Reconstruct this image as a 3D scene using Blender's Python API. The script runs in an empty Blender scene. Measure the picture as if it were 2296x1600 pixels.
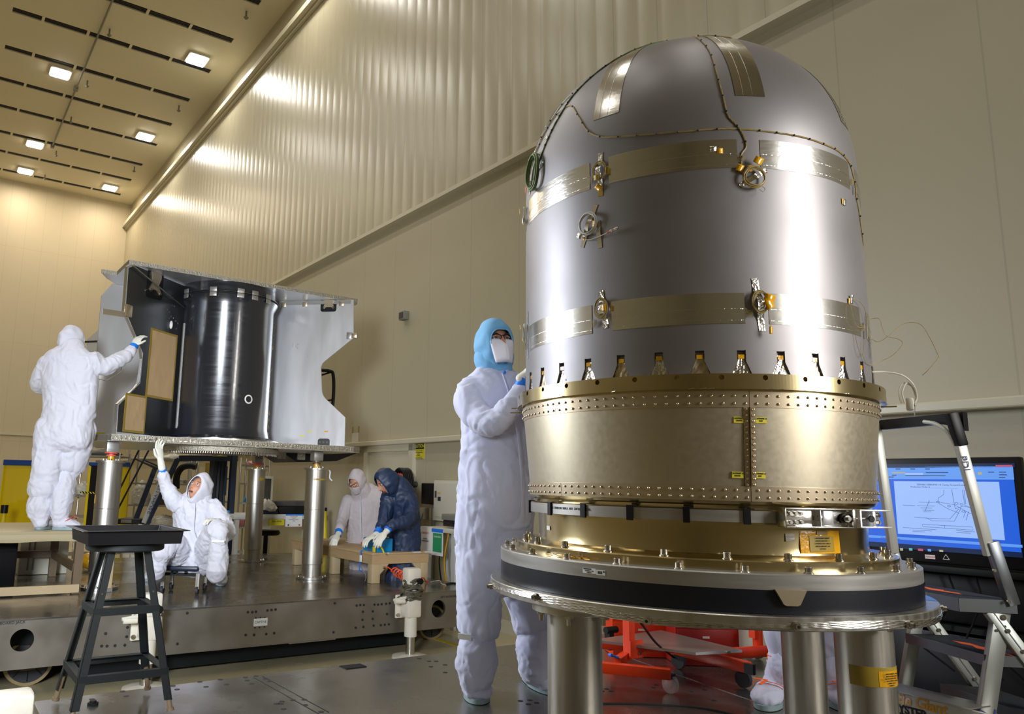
import bpy, bmesh, math, random
import numpy as np
from mathutils import Vector, Matrix, noise
random.seed(7); RNG = np.random.default_rng(5)
SC = bpy.context.scene; COL = SC.collection
PI = math.pi
# ---------------------------------------------------------------- camera
F, CX, CY, PITCH, ROLL = 1702.24, 931.85, 799.1, .1678, .0242
EYE = np.array([0, 0, 1.57])
fw = np.array([0, math.cos(PITCH), math.sin(PITCH)]); up0 = np.array([0, -math.sin(PITCH), math.cos(PITCH)]); r0 = np.array([1., 0, 0])
RR = r0*math.cos(ROLL)+up0*math.sin(ROLL); RU = -r0*math.sin(ROLL)+up0*math.cos(ROLL)
cam = bpy.data.cameras.new('camera'); co = bpy.data.objects.new('camera', cam); COL.objects.link(co)
cam.sensor_width = 36; cam.lens = 36*F/2296; cam.shift_x = -(CX-1148)/2296; cam.shift_y = (CY-800)/2296
cam.clip_end = 200; cam.clip_start = .05
M4 = Matrix.Identity(4)
for i in range(3):
    M4[i][0] = RR[i]; M4[i][1] = RU[i]; M4[i][2] = -fw[i]; M4[i][3] = EYE[i]
co.matrix_world = M4; SC.camera = co
# ---------------------------------------------------------------- world, lamps, exposure
vs = SC.view_settings
vs.view_transform = 'Standard'; vs.look = 'None'; vs.gamma = 1; vs.use_curve_mapping = False
vs.exposure = 0.0
wd = bpy.data.worlds.new('world'); SC.world = wd; wd.use_nodes = True
wd.node_tree.nodes['Background'].inputs[0].default_value = (.55, .5, .38, 1)
wd.node_tree.nodes['Background'].inputs[1].default_value = .07
A = np.array([.8413, .5405, 0]); B = np.array([-.5405, .8413, 0]); RA = math.atan2(.5405, .8413)
def W(s, t, z=0.): return s*A+t*B+np.array([0, 0, z])
def lamp(name, loc, target, size, power, color, sy=None, spread=None):
    l = bpy.data.lights.new(name, 'AREA'); l.energy = power; l.color = color; l.size = size
    if sy: l.shape = 'RECTANGLE'; l.size_y = sy
    if spread: l.spread = spread
    o = bpy.data.objects.new(name, l); COL.objects.link(o); o.location = Vector(loc)
    o.rotation_euler = (Vector(target)-Vector(loc)).to_track_quat('-Z', 'Y').to_euler()
    return o
COOL = (.86, .92, 1.0); WARM = (1.0, .84, .64); MIDW = (1.0, .955, .87)
# photographer's two work lamps, left of the bench and right of the step ladder, outside the frame
lamp('work_and_fill_lamp', (-4.0, 4.9, 3.1), (.6, 3.4, 2.0), 1.3, 70, COOL, 2.4, spread=1.7)
lamp('work_and_fill_lamp', (4.3, .5, 3.0), (1.1, 2.9, 2.0), .9, 50, (1, .97, .92), 2.3, spread=1.6)
lamp('work_and_fill_lamp', (-1.5, -.6, 2.4), (-2.3, 8.0, 1.9), 1.0, 82, COOL, 1.0, spread=1.05)  # added fill lamp for the bus frame, narrowed to miss the tank
CEIL_LIGHTS = [(4.57, 17.23, MIDW), (1.9, 19.87, MIDW), (4.57, 22.3, MIDW), (1.9, 24.87, WARM), (1.9, 27.36, WARM), (4.55, 27.2, WARM),
               (4.57, 12.2, MIDW), (1.9, 14.9, MIDW), (-.8, 17.2, MIDW), (-.8, 22.3, WARM), (1.9, 9.8, MIDW), (-.8, 12.2, MIDW),
               (1.9, 4.8, MIDW), (-.8, 7.2, MIDW), (-.8, 2.2, MIDW), (4.4, 2.2, MIDW), (1.9, -.3, MIDW), (-3.5, 4.8, MIDW), (-3.5, 9.8, MIDW)]
CEIL_POWER = 62
for s, t, c in CEIL_LIGHTS:
    p = W(s, t, 11.52); lamp('ceiling_lamp', p, p-np.array([0, 0, 1.]), .45, CEIL_POWER*(1. if t > 8 else .42), c)
# ---------------------------------------------------------------- pixel rays -> points of the place (set out from the survey of the photo)
def ray(u, v):
    d = fw+(u-CX)/F*RR-(v-CY)/F*RU; return d/d[1]
def P(u, v, Y): return EYE+ray(u, v)*Y
def atz(u, v, z):
    d = ray(u, v); return EYE+d*(z-EYE[2])/d[2]
def att(u, v, t):
    d = ray(u, v); return EYE+d*t/(d@B)
def ats(u, v, s):
    d = ray(u, v); return EYE+d*s/(d@A)
# ---------------------------------------------------------------- materials
def S2L(c): return tuple((x/12.92 if x <= .04045 else ((x+.055)/1.055)**2.4) for x in c)
def hexc(r, g, b): return S2L((r/255, g/255, b/255))
MATS = {}
def mat(name, col, rough=.5, metal=0., spec=.5, var=0., vscale=6., bump=0., bscale=40., emit=None, estr=1., aniso=0., alpha=1., stretch=None, coat=0., trans=0., sheen=0., bdist=.01, rvar=0., ridge=False):
    m = bpy.data.materials.new(name); m.use_nodes = True; nt = m.node_tree; N = nt.nodes; L = nt.links
    b = N['Principled BSDF']; b.inputs['Base Color'].default_value = (*col, 1); b.inputs['Roughness'].default_value = rough
    b.inputs['Metallic'].default_value = metal; b.inputs['Specular IOR Level'].default_value = spec
    if aniso: b.inputs['Anisotropic'].default_value = aniso
    if coat: b.inputs['Coat Weight'].default_value = coat
    if trans: b.inputs['Transmission Weight'].default_value = trans
    if sheen: b.inputs['Sheen Weight'].default_value = sheen
    if alpha < 1: b.inputs['Alpha'].default_value = alpha
    if emit: b.inputs['Emission Color'].default_value = (*emit, 1); b.inputs['Emission Strength'].default_value = estr
    if var or bump or rvar:
        tc = N.new('ShaderNodeTexCoord'); mp = N.new('ShaderNodeMapping'); L.new(tc.outputs['Object'], mp.inputs[0])
        if stretch: mp.inputs['Scale'].default_value = stretch
    if var or rvar:
        n = N.new('ShaderNodeTexNoise'); n.inputs['Scale'].default_value = vscale; n.inputs['Detail'].default_value = 5; L.new(mp.outputs[0], n.inputs[0])
    if var:
        mx = N.new('ShaderNodeMix'); mx.data_type = 'RGBA'
        mx.inputs[6].default_value = tuple(min(1, c*(1-var)) for c in col)+(1,); mx.inputs[7].default_value = tuple(min(1, c*(1+var)) for c in col)+(1,)
        L.new(n.outputs[0], mx.inputs[0]); L.new(mx.outputs[2], b.inputs['Base Color'])
    if rvar:
        mr = N.new('ShaderNodeMapRange'); mr.inputs[3].default_value = max(.02, rough-rvar); mr.inputs[4].default_value = rough+rvar
        mr.inputs[1].default_value = .3; mr.inputs[2].default_value = .7
        L.new(n.outputs[0], mr.inputs[0]); L.new(mr.outputs[0], b.inputs['Roughness'])
    if bump:
        n2 = N.new('ShaderNodeTexNoise'); n2.inputs['Scale'].default_value = bscale; n2.inputs['Detail'].default_value = 4
        if ridge: n2.noise_type = 'RIDGED_MULTIFRACTAL'; n2.inputs['Detail'].default_value = 3; n2.inputs['Distortion'].default_value = .8
        L.new(mp.outputs[0], n2.inputs[0])
        bp = N.new('ShaderNodeBump'); bp.inputs['Strength'].default_value = bump; bp.inputs['Distance'].default_value = bdist
        L.new(n2.outputs[0], bp.inputs['Height']); L.new(bp.outputs[0], b.inputs['Normal'])
    MATS[name] = m; return m
def panel_mat(name, col, axis, period, gw, rough=.4, off=0., dark=.72, horiz=None, var=.03):
    """painted metal wall panels: joints as dark caulked lines at a fixed pitch along one object axis"""
    m = mat(name, col, rough, var=var, vscale=1.3, spec=.5); nt = m.node_tree; N = nt.nodes; L = nt.links; b = N['Principled BSDF']
    tc = N.new('ShaderNodeTexCoord'); sx = N.new('ShaderNodeSeparateXYZ'); L.new(tc.outputs['Object'], sx.inputs[0])
    def line(sock, per, w, o):
        a = N.new('ShaderNodeMath'); a.operation = 'ADD'; L.new(sock, a.inputs[0]); a.inputs[1].default_value = o
        d = N.new('ShaderNodeMath'); d.operation = 'DIVIDE'; L.new(a.outputs[0], d.inputs[0]); d.inputs[1].default_value = per
        f = N.new('ShaderNodeMath'); f.operation = 'FRACT'; L.new(d.outputs[0], f.inputs[0])
        c = N.new('ShaderNodeMath'); c.operation = 'LESS_THAN'; L.new(f.outputs[0], c.inputs[0]); c.inputs[1].default_value = w/per
        return c.outputs[0]
    k = line(sx.outputs[axis], period, gw, off)
    if horiz:
        k2 = line(sx.outputs[2], horiz[0], gw, horiz[1]); mxm = N.new('ShaderNodeMath'); mxm.operation = 'MAXIMUM'
        L.new(k, mxm.inputs[0]); L.new(k2, mxm.inputs[1]); k = mxm.outputs[0]
    src = b.inputs['Base Color'].links[0].from_socket
    mx = N.new('ShaderNodeMix'); mx.data_type = 'RGBA'; L.new(k, mx.inputs[0]); L.new(src, mx.inputs[6])
    mx.inputs[7].default_value = tuple(c*dark for c in col)+(1,); L.new(mx.outputs[2], b.inputs['Base Color'])
    return m
WALLC = (.46, .415, .29)
panel_mat('wall_panel', WALLC, 1, .93, .012, rough=.42, dark=.86)
panel_mat('upper_panel', WALLC, 1, .55, .01, rough=.3, dark=.78)
panel_mat('far_panel', (.6, .53, .38), 0, .55, .012, rough=.5, dark=.86, horiz=(3.3, .6))
mat('ceiling_paint', (.76, .70, .53), .6, var=.03, vscale=1)
mat('trim_paint', (.6, .56, .42), .3)
mat('floor_epoxy', (.50, .44, .27), .25, var=.08, vscale=.8, rvar=.08)
mat('dark_slot', (.012, .012, .013), .7)
mat('slot_metal', (.1, .1, .1), .5, metal=.6)
mat('lens_white', (1, 1, 1), .5, emit=(1, .97, .9), estr=14)
mat('lens_warm', (1, 1, 1), .5, emit=(1, .9, .72), estr=14)
mat('white_paint', (.75, .75, .72), .4)
mat('jack_white', (.74, .70, .60), .35, var=.12, vscale=14, bump=.1)
mat('steel_plate', (.30, .285, .26), .24, metal=.85, var=.18, vscale=2.5, rvar=.1, bump=.05, bscale=6)
mat('steel_side', (.27, .25, .22), .42, metal=.8, var=.2, vscale=3, rvar=.1)
mat('polished_steel', (.55, .54, .5), .33, metal=1., var=.1, vscale=5, stretch=(6, 6, .4), rvar=.06)
mat('column_steel', (.48, .46, .41), .42, metal=1., var=.12, vscale=4, stretch=(8, 8, .5), rvar=.1)
mat('bolt_steel', (.62, .6, .57), .2, metal=1.)
mat('tank_grey', (.27, .26, .27), .46, metal=.7, var=.05, vscale=3, rvar=.04, bump=.04, bscale=220, bdist=.001)
mat('foil_tape', (.78, .77, .74), .2, metal=1., var=.05, vscale=30, bump=.12, bscale=30, bdist=.004, stretch=(1, 1, 3))
mat('foil_shiny', (.75, .74, .72), .22, metal=1., bump=.7, bscale=90, bdist=.006)
mat('gold_alodine', (.60, .50, .28), .2, metal=1., var=.08, vscale=3, stretch=(1, 1, 8))
mat('gold_skin', (.55, .49, .37), .40, metal=.9, var=.07, vscale=60, rvar=.025, bump=.1, bscale=500, bdist=.001)
mat('gold_strip', (.60, .50, .36), .35, metal=.9, var=.05, vscale=10)
mat('rivet_gold', (.72, .64, .48), .3, metal=1.)
mat('ring_grey', (.40, .39, .37), .38, metal=.75, var=.05, vscale=4, stretch=(1, 1, 14), rvar=.05)
mat('dark_band', (.004, .006, .013), .34, var=.2, vscale=3)
mat('blue_film', (.03, .16, .6), .3)
mat('kapton', (.75, .38, .01), .2, coat=.5, bump=.3, bscale=60, var=.15, vscale=20)
mat('kapton_dull', (.36, .25, .03), .35, var=.2, vscale=20)
mat('wire_gold', (.35, .26, .09), .45, var=.4, vscale=120)
mat('wire_white', (.6, .58, .52), .45)
mat('wire_green', (.13, .2, .06), .5, var=.9, vscale=160)
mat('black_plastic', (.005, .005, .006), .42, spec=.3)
mat('black_metal', (.006, .008, .008), .55, var=.2, vscale=8, spec=.25)
mat('black_tray', (.003, .003, .004), .35, spec=.3)
mat('paper', (.82, .82, .8), .6)
mat('yellow_label', (.72, .62, .03), .5)
mat('ink', (.02, .02, .025), .6)
mat('ink_blue', (.05, .06, .2), .6)
mat('green_ink', (.02, .32, .12), .6)
mat('red_ink', (.65, .08, .06), .6)
mat('blue_tape', (.0, .2, .85), .45)
mat('suit_white', (.66, .66, .74), .75, sheen=.2, var=.03, vscale=8, bump=.8, bscale=6, bdist=.02, ridge=True, stretch=(1, 1, .55))
mat('suit_lilac', (.58, .60, .78), .75, sheen=.2, var=.03, vscale=8, bump=.8, bscale=6, bdist=.02, ridge=True, stretch=(1, 1, .55))
mat('suit_tan', (.55, .49, .50), .8, sheen=.2, bump=.5, bscale=8, bdist=.02, ridge=True, stretch=(1, 1, .6))
mat('suit_navy', (.012, .03, .085), .5, spec=.6, bump=.7, bscale=8, bdist=.03, ridge=True, stretch=(1, 1, .6))
mat('hood_blue', (.16, .42, .70), .7, sheen=.1, bump=.45, bscale=9, bdist=.012, ridge=True)
mat('mask_white', (.8, .78, .86), .8)
mat('skin', (.55, .27, .17), .5, var=.06, vscale=20)
mat('lip', (.42, .14, .1), .5)
mat('eye_white', (.75, .72, .68), .3)
mat('hair_dark', (.05, .03, .02), .7)
mat('glove_white', (.78, .77, .68), .55, bump=.1, bscale=60)
mat('sole_grey', (.26, .36, .38), .6)
mat('strap_red', (.75, .12, .08), .6)
mat('cfrp_black', (.012, .014, .02), .22, spec=.8, coat=.4, bump=.06, bscale=70, bdist=.003, stretch=(.3, .3, 6), rvar=.05)
mat('bus_silver', (.80, .81, .84), .3, metal=.72, var=.02, vscale=3, rvar=.03, stretch=(3, 3, .6))
mat('bus_dark', (.10, .105, .11), .32, metal=.9, var=.1, vscale=2)
mat('honeycomb_edge', (.38, .35, .28), .4, metal=.8, var=.35, vscale=60, bump=.8, bscale=90)
mat('kraft_paper', (.48, .33, .17), .8, var=.08, vscale=5, bump=.4, bscale=9, bdist=.01)
mat('kapton_frame', (.30, .20, .03), .45)
mat('wood_ply', (.48, .33, .17), .6, var=.16, vscale=5, stretch=(1, 1, 8), bump=.05)
mat('bench_top', (.44, .37, .22), .38, var=.08, vscale=3)
mat('bench_brown', (.16, .11, .06), .5, var=.2, vscale=4)
mat('post_wood', (.52, .40, .23), .6, var=.1, vscale=8)
mat('lift_blue', (.006, .014, .035), .4)
mat('lift_dark', (.008, .01, .016), .5)
mat('blue_box', (.0, .23, .55), .35)
mat('yellow_tool', (.75, .62, .02), .4)
mat('orange_hose', (.95, .10, .01), .4)
mat('red_paint', (.85, .055, .008), .35, var=.1, vscale=4)
mat('red_dark', (.35, .015, .008), .4)
mat('ladder_alu', (.42, .45, .43), .38, metal=.75, var=.05, vscale=6)
mat('ladder_white', (.58, .60, .56), .4, metal=.3)
mat('ladder_bracket', (.20, .22, .24), .35, metal=.8)
mat('tread_black', (.02, .022, .024), .8, bump=.8, bscale=200, bdist=.004)
mat('orange_mark', (.95, .13, .01), .7)
mat('amber_film', (.75, .55, .0), .15, trans=.0, alpha=.72)
mat('blue_bar', (.01, .05, .22), .4)
mat('plastic_bag', (.55, .53, .47), .25, bump=1., bscale=12, bdist=.04, var=.25, vscale=12)
mat('shelf_wire', (.45, .44, .4), .35, metal=.8)
mat('shelf_dark', (.05, .045, .04), .6, var=.4, vscale=10)
mat('clear_bag', (.7, .7, .68), .12, alpha=.25, bump=1, bscale=14, bdist=.02)
mat('yellow_post', (.68, .52, .0), .4)
mat('grey_box', (.22, .22, .18), .5)
mat('cabinet_white', (.62, .60, .50), .4)
mat('table_white', (.6, .6, .57), .45)
mat('cardboard', (.5, .42, .3), .7)
mat('pink_bag', (.5, .2, .22), .5)
mat('gold_foil_amber', (.8, .5, .05), .25, metal=.6)
mat('iridescent', (.50, .40, .26), .16, metal=1., var=.35, vscale=1.6, stretch=(3, 3, .2), rvar=.05)
mat('tire_tan', (.30, .22, .10), .5)
mat('wheel_dark', (.03, .03, .035), .6)
mat('caster_metal', (.14, .11, .08), .5, metal=.6, var=.3, vscale=12)
mat('bucket_white', (.7, .68, .6), .4)
mat('lens_glass', (.2, .12, .1), .1, alpha=.35)
mat('mirror_wrap', (.09, .085, .06), .2, bump=1., bscale=20, bdist=.03, coat=.5)
for n_, c_, e_ in (('scr_blue', (.01, .1, .62), 1.1), ('scr_light', (.12, .32, .85), 1.0), ('scr_doc', (.32, .5, .95), 1.0), ('scr_line', (.03, .07, .25), .8), ('scr_dark', (.0, .02, .1), .6), ('scr_red', (.6, .1, .2), .8), ('scr_green', (.1, .5, .5), .8), ('scr_yel', (.5, .5, .3), .8)):
    mat(n_, (.01, .01, .01), .3, emit=c_, estr=e_)
# ---------------------------------------------------------------- mesh builder
class MB:
    def __init__(s, room=False): s.v = []; s.f = []; s.n = 0; s.room = room
    def add(s, v, f):
        v = np.asarray(v, float)
        if s.room: v = np.stack([v[:, 0]*A[0]+v[:, 1]*B[0], v[:, 0]*A[1]+v[:, 1]*B[1], v[:, 2]], 1)
        s.v.append(v); k = s.n; s.f += [tuple(i+k for i in q) for q in f]; s.n += len(v); return s
    def box(s, lo, hi, bev=0.):
        (x0, y0, z0), (x1, y1, z1) = lo, hi
        if bev <= 0:
            v = [(x, y, z) for x in (x0, x1) for y in (y0, y1) for z in (z0, z1)]
            return s.add(v, [(0, 1, 3, 2), (4, 6, 7, 5), (0, 4, 5, 1), (2, 3, 7, 6), (0, 2, 6, 4), (1, 5, 7, 3)])
        bm = bmesh.new(); bmesh.ops.create_cube(bm, size=1)
        for q in bm.verts: q.co = Vector(((q.co.x+.5)*(x1-x0)+x0, (q.co.y+.5)*(y1-y0)+y0, (q.co.z+.5)*(z1-z0)+z0))
        bmesh.ops.bevel(bm, geom=list(bm.edges), offset=bev, segments=2, affect='EDGES', profile=.5)
        bm.verts.index_update(); v = [tuple(q.co) for q in bm.verts]; f = [tuple(q.index for q in g.verts) for g in bm.faces]; bm.free()
        return s.add(v, f)
    def obox(s, c, ax, ay, az, h, bev=0):
        """oriented box: centre, three axes, half sizes"""
        c, ax, ay, az = [np.asarray(q, float) for q in (c, ax, ay, az)]
        t = MB(); t.box((-h[0], -h[1], -h[2]), (h[0], h[1], h[2]), bev); v = np.vstack(t.v)
        return s.add(c+v[:, :1]*ax+v[:, 1:2]*ay+v[:, 2:]*az, t.f)
    def bar(s, p, q, w, h, side=(0, 0, 1), bev=0):
        """rectangular bar from p to q, width w across, height h along 'side'"""
        p = np.asarray(p, float); q = np.asarray(q, float); d = q-p; L = np.linalg.norm(d); d = d/L
        u = np.asarray(side, float); u = u-d*(u@d); u /= np.linalg.norm(u); w_ = np.cross(d, u)
        return s.obox((p+q)/2, d, w_, u, (L/2, w/2, h/2), bev)
    def rings(s, R, cap=True, closed=False):
        n = len(R[0]); v = np.vstack(R); f = []
        m = len(R)
        for i in range(m if closed else m-1):
            for j in range(n):
                k = (j+1) % n; i2 = (i+1) % m; f.append((i*n+j, i*n+k, i2*n+k, i2*n+j))
        if cap and not closed: f.append(tuple(range(n-1, -1, -1))); f.append(tuple((m-1)*n+j for j in range(n)))
        return s.add(v, f)
    def cyl(s, p, q, r0, r1=None, n=24, cap=True):
        p = np.asarray(p, float); q = np.asarray(q, float); r1 = r0 if r1 is None else r1
        d = (q-p)/np.linalg.norm(q-p); u = np.cross(d, (0, 0, 1.) if abs(d[2]) < .9 else (1., 0, 0)); u /= np.linalg.norm(u); w = np.cross(d, u)
        t = np.linspace(0, 2*PI, n, endpoint=False)[:, None]; c = np.cos(t)*u+np.sin(t)*w
        return s.rings([p+c*r0, q+c*r1], cap)
    def tube(s, pts, r, n=10, closed=False, smooth=0):
        pts = [np.asarray(p, float) for p in pts]
        if smooth: pts = spline(pts, smooth, closed)
        m = len(pts); R = []; u = None
        for i in range(m):
            a = pts[(i-1) % m] if (closed or i > 0) else pts[i]; b = pts[(i+1) % m] if (closed or i < m-1) else pts[i]
            d = b-a; d = d/max(1e-9, np.linalg.norm(d))
            if u is None: u = np.cross(d, (0, 0, 1.) if abs(d[2]) < .9 else (1., 0, 0))
            u = u-d*(u@d); u /= np.linalg.norm(u); w = np.cross(d, u)
            rr = r[i] if hasattr(r, '__len__') else r
            t = np.linspace(0, 2*PI, n, endpoint=False)[:, None]; R.append(pts[i]+(np.cos(t)*u+np.sin(t)*w)*rr)
        return s.rings(R, True, closed)
    def lathe(s, prof, c, n=96, a0=0., a1=360., solid=False):
        """profile of (r, z) turned about the vertical through c; angle 0 faces -Y, positive towards +X"""
        full = abs(a1-a0) >= 359.9; t = np.radians(np.linspace(a0, a1, n, endpoint=not full)); v = []; m = len(prof)
        for a in t:
            for r, z in prof: v.append((c[0]+r*math.sin(a), c[1]-r*math.cos(a), z))
        f = []; k = len(t)
        for i in range(k if full else k-1):
            for j in range(m-1 if not solid else m):
                j2 = (j+1) % m; i2 = (i+1) % k; f.append((i*m+j, i*m+j2, i2*m+j2, i2*m+j))
        if solid and not full: f.append(tuple(range(m))); f.append(tuple((k-1)*m+j for j in range(m-1, -1, -1)))
        return s.add(v, f)
    def prism(s, poly, o, ux, uy, d):
        """polygon in the plane (o, ux, uy), thickened along vector d"""
        o, ux, uy, d = [np.asarray(q, float) for q in (o, ux, uy, d)]; n = len(poly)
        a = np.array([o+ux*p[0]+uy*p[1] for p in poly]); f = [tuple(range(n)), tuple(range(2*n-1, n-1, -1))]
        f += [(i, (i+1) % n, n+(i+1) % n, n+i) for i in range(n)]
        return s.add(np.vstack([a, a+d]), f)
    def quad(s, a, b, c, d): return s.add([a, b, c, d], [(0, 1, 2, 3)])
    def sph(s, c, r, n=12, m=8, sc=(1, 1, 1)):
        v = [(c[0], c[1], c[2]+r*sc[2])]; f = []
        for i in range(1, m):
            for j in range(n):
                p = PI*i/m; t = 2*PI*j/n; v.append((c[0]+r*sc[0]*math.sin(p)*math.cos(t), c[1]+r*sc[1]*math.sin(p)*math.sin(t), c[2]+r*sc[2]*math.cos(p)))
        v.append((c[0], c[1], c[2]-r*sc[2]))
        for j in range(n):
            k = (j+1) % n; f.append((0, 1+j, 1+k)); f.append((len(v)-1, 1+(m-2)*n+k, 1+(m-2)*n+j))
            for i in range(m-2): f.append((1+i*n+j, 1+(i+1)*n+j, 1+(i+1)*n+k, 1+i*n+k))
        return s.add(v, f)
    def build(s, name, m, parent=None, smooth=True, ang=35, bev=0, recalc=True):
        me = bpy.data.meshes.new(name); V = np.vstack(s.v)
        org = np.zeros(3)
        if parent is not None:
            q = parent
            while q is not None: org = org+np.array(q.location); q = q.parent
        me.from_pydata([tuple(p) for p in (V-org)], [], s.f)
        if recalc:
            bm = bmesh.new(); bm.from_mesh(me); bmesh.ops.recalc_face_normals(bm, faces=bm.faces); bm.to_mesh(me); bm.free()
        if smooth:
            for p_ in me.polygons: p_.use_smooth = True
            me.set_sharp_from_angle(angle=math.radians(ang))
        me.materials.append(MATS[m]); o = bpy.data.objects.new(name, me); COL.objects.link(o)
        if parent is not None: o.parent = parent
        if bev:
            md = o.modifiers.new('bevel', 'BEVEL'); md.width = bev; md.segments = 2; md.limit_method = 'ANGLE'; md.angle_limit = math.radians(40)
        return o
def spline(pts, k, closed=False):
    pts = [np.asarray(p, float) for p in pts]; n = len(pts); out = []
    for i in range(n if closed else n-1):
        p1, p2 = pts[i], pts[(i+1) % n]
        p0_ = pts[(i-1) % n] if (closed or i > 0) else 2*p1-p2
        p3 = pts[(i+2) % n] if (closed or i < n-2) else 2*p2-p1
        for j in range(k):
            t = j/k; out.append(.5*((2*p1)+(-p0_+p2)*t+(2*p0_-5*p1+4*p2-p3)*t*t+(-p0_+3*p1-3*p2+p3)*t**3))
    if not closed: out.append(pts[-1])
    return out
def tag(o, label=None, cat=None, group=None, kind=None):
    if label: o['label'] = label
    if cat: o['category'] = cat
    if group: o['group'] = group
    if kind: o['kind'] = kind
    return o
def thing(name, label, cat, loc, group=None):
    o = bpy.data.objects.new(name, None); COL.objects.link(o); o.empty_display_size = .1; o.location = Vector([float(x) for x in loc])
    return tag(o, label, cat, group)
def dup(root, loc, label=None, group=None):
    def rec(o, par):
        c = o.copy(); COL.objects.link(c); c.parent = par
        for ch in [q for q in o.children]: rec(ch, c)
        return c
    r = rec(root, None); r.location = Vector([float(x) for x in loc])
    if label: r['label'] = label
    if group: r['group'] = group
    return r
def struct(name, mb, m, **k): return tag(mb.build(name, m, **k), kind='structure')
def roomobj(o):
    """give a world-built mesh the room's own axes so that its object coordinates are (s, t, z)"""
    R = Matrix.Rotation(RA, 4, 'Z'); o.data.transform(R.inverted()); o.rotation_euler = (0, 0, RA); return o
def text(name, s, size, o, ux, uy, m, parent=None, align='LEFT', bold=0., extrude=.0004, shear=0.):
    cu = bpy.data.curves.new(name, 'FONT'); cu.body = s; cu.size = size; cu.extrude = extrude; cu.align_x = align; cu.align_y = 'CENTER'; cu.offset = bold; cu.shear = shear; cu.resolution_u = 3
    t = bpy.data.objects.new(name, cu); COL.objects.link(t); bpy.context.view_layer.update()
    me = bpy.data.meshes.new_from_object(t.evaluated_get(bpy.context.evaluated_depsgraph_get())); bpy.data.objects.remove(t); bpy.data.curves.remove(cu)
    ux = np.asarray(ux, float)/np.linalg.norm(ux); uy = np.asarray(uy, float); uy = uy-ux*(uy@ux); uy /= np.linalg.norm(uy); uz = np.cross(ux, uy)
    org = np.zeros(3); q = parent
    while q is not None: org = org+np.array(q.location); q = q.parent
    Mx = Matrix.Identity(4)
    for i in range(3): Mx[i][0] = ux[i]; Mx[i][1] = uy[i]; Mx[i][2] = uz[i]; Mx[i][3] = float(o[i]-org[i])
    me.transform(Mx); me.materials.clear(); me.materials.append(MATS[m]); ob = bpy.data.objects.new(name, me); COL.objects.link(ob)
    if parent is not None: ob.parent = parent
    return ob
# ================================================================ the room
SW = 5.585; TF = 28.65; ZC = 11.65
roomobj(struct('floor', MB(True).box((-9, -9, -.2), (SW+.4, TF+.3, 0)), 'floor_epoxy', smooth=False))
c_ = MB(True)
SLOT_T = [9.15, 10.85, 12.6, 14.32, 16.03, 17.67, 19.43, 21.15, 22.8, 24.6, 26.15, 27.8]
# ceiling with real recesses: strips of ceiling between the slots
tt = [-9]+[x for q in SLOT_T for x in (q-.11, q+.11)]+[TF+.2]
for i in range(0, len(tt), 2): c_.box((-9, tt[i], ZC), (SW+.4, tt[i+1], ZC+.25))
for q in SLOT_T:
    c_.box((5.03, q-.11, ZC), (SW+.4, q+.11, ZC+.25)); c_.box((.35, q-.11, ZC), (.62, q+.11, ZC+.25)); c_.box((-9, q-.11, ZC), (-4.1, q+.11, ZC+.25))
roomobj(struct('ceiling', c_, 'ceiling_paint', smooth=False))
roomobj(struct('wall_right', MB(True).box((SW, -9, 0), (SW+.3, TF+.3, 5.43)), 'wall_panel', smooth=False))
# upper wall: shallow ribbed sheet standing 8 cm proud of the lower wall
u = MB(True); prof = []
t = -9.
while t < TF:
    prof += [(SW-.075, t), (SW-.0768, t+.13), (SW-.0728, t+.155), (SW-.075, t+.18)]; t += .275
prof += [(SW-.075, TF), (SW+.3, TF), (SW+.3, -9)]
u.prism(prof, (0, 0, 5.43), (1, 0, 0), (0, 1, 0), (0, 0, 10.72-5.43))
roomobj(struct('wall_upper', u, 'upper_panel', smooth=True, ang=50))
roomobj(struct('wall_top', MB(True).box((SW-.0, -9, 10.72), (SW+.3, TF, ZC)), 'upper_panel', smooth=False))
roomobj(struct('wall_far', MB(True).box((-9, TF, 0), (SW+.3, TF+.3, ZC)), 'far_panel', smooth=False))
roomobj(struct('wall_left', MB(True).box((-9.3, -9, 0), (-9, TF+.3, ZC)), 'wall_panel', smooth=False))
roomobj(struct('wall_back', MB(True).box((-9.3, -9.3, 0), (SW+.3, -9, ZC)), 'wall_panel', smooth=False))
roomobj(struct('trim_1', MB(True).box((SW-.10, -9, 2.12), (SW, TF, 2.19), .012), 'trim_paint', smooth=False))
roomobj(struct('trim_2', MB(True).box((SW-.24, -9, 10.72), (SW, TF, 10.84)).box((SW-.14, -9, 10.66), (SW-.07, TF, 10.73)), 'trim_paint', smooth=False))
roomobj(struct('trim_3', MB(True).box((SW-.11, -9, 5.40), (SW, TF, 5.455)), 'trim_paint', smooth=False))
roomobj(struct('trim_4', MB(True).box((-9, TF-.05, 2.9), (SW-.1, TF, 2.98)), 'trim_paint', smooth=False))
roomobj(struct('baseboard_right', MB(True).box((SW-.02, -9, 0), (SW, TF, .14)), 'trim_paint', smooth=False))
# door in the long wall: frame and leaf
d = tag(MB(True).box((SW-.06, 8.62, 0), (SW, 8.72, 2.12)).box((SW-.06, 9.86, 0), (SW, 9.96, 2.12)).box((SW-.06, 8.62, 2.03), (SW, 9.96, 2.12)).build('door_1', 'trim_paint', smooth=False), kind='structure')
MB(True).box((SW-.03, 8.72, 0), (SW, 9.86, 2.03)).build('door_leaf', 'trim_paint', d, smooth=False)
MB(True).box((SW-.09, 8.84, .98), (SW-.03, 8.97, 1.01), .005).build('door_handle', 'bolt_steel', d)
# yellow tape line on the floor
tag(MB(True).box((SW-.9, 3, .0), (SW-.84, 16, .002)).build('floor_tape', 'yellow_post', smooth=False), 'thin yellow tape line on the floor along the long wall', 'tape')
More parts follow.
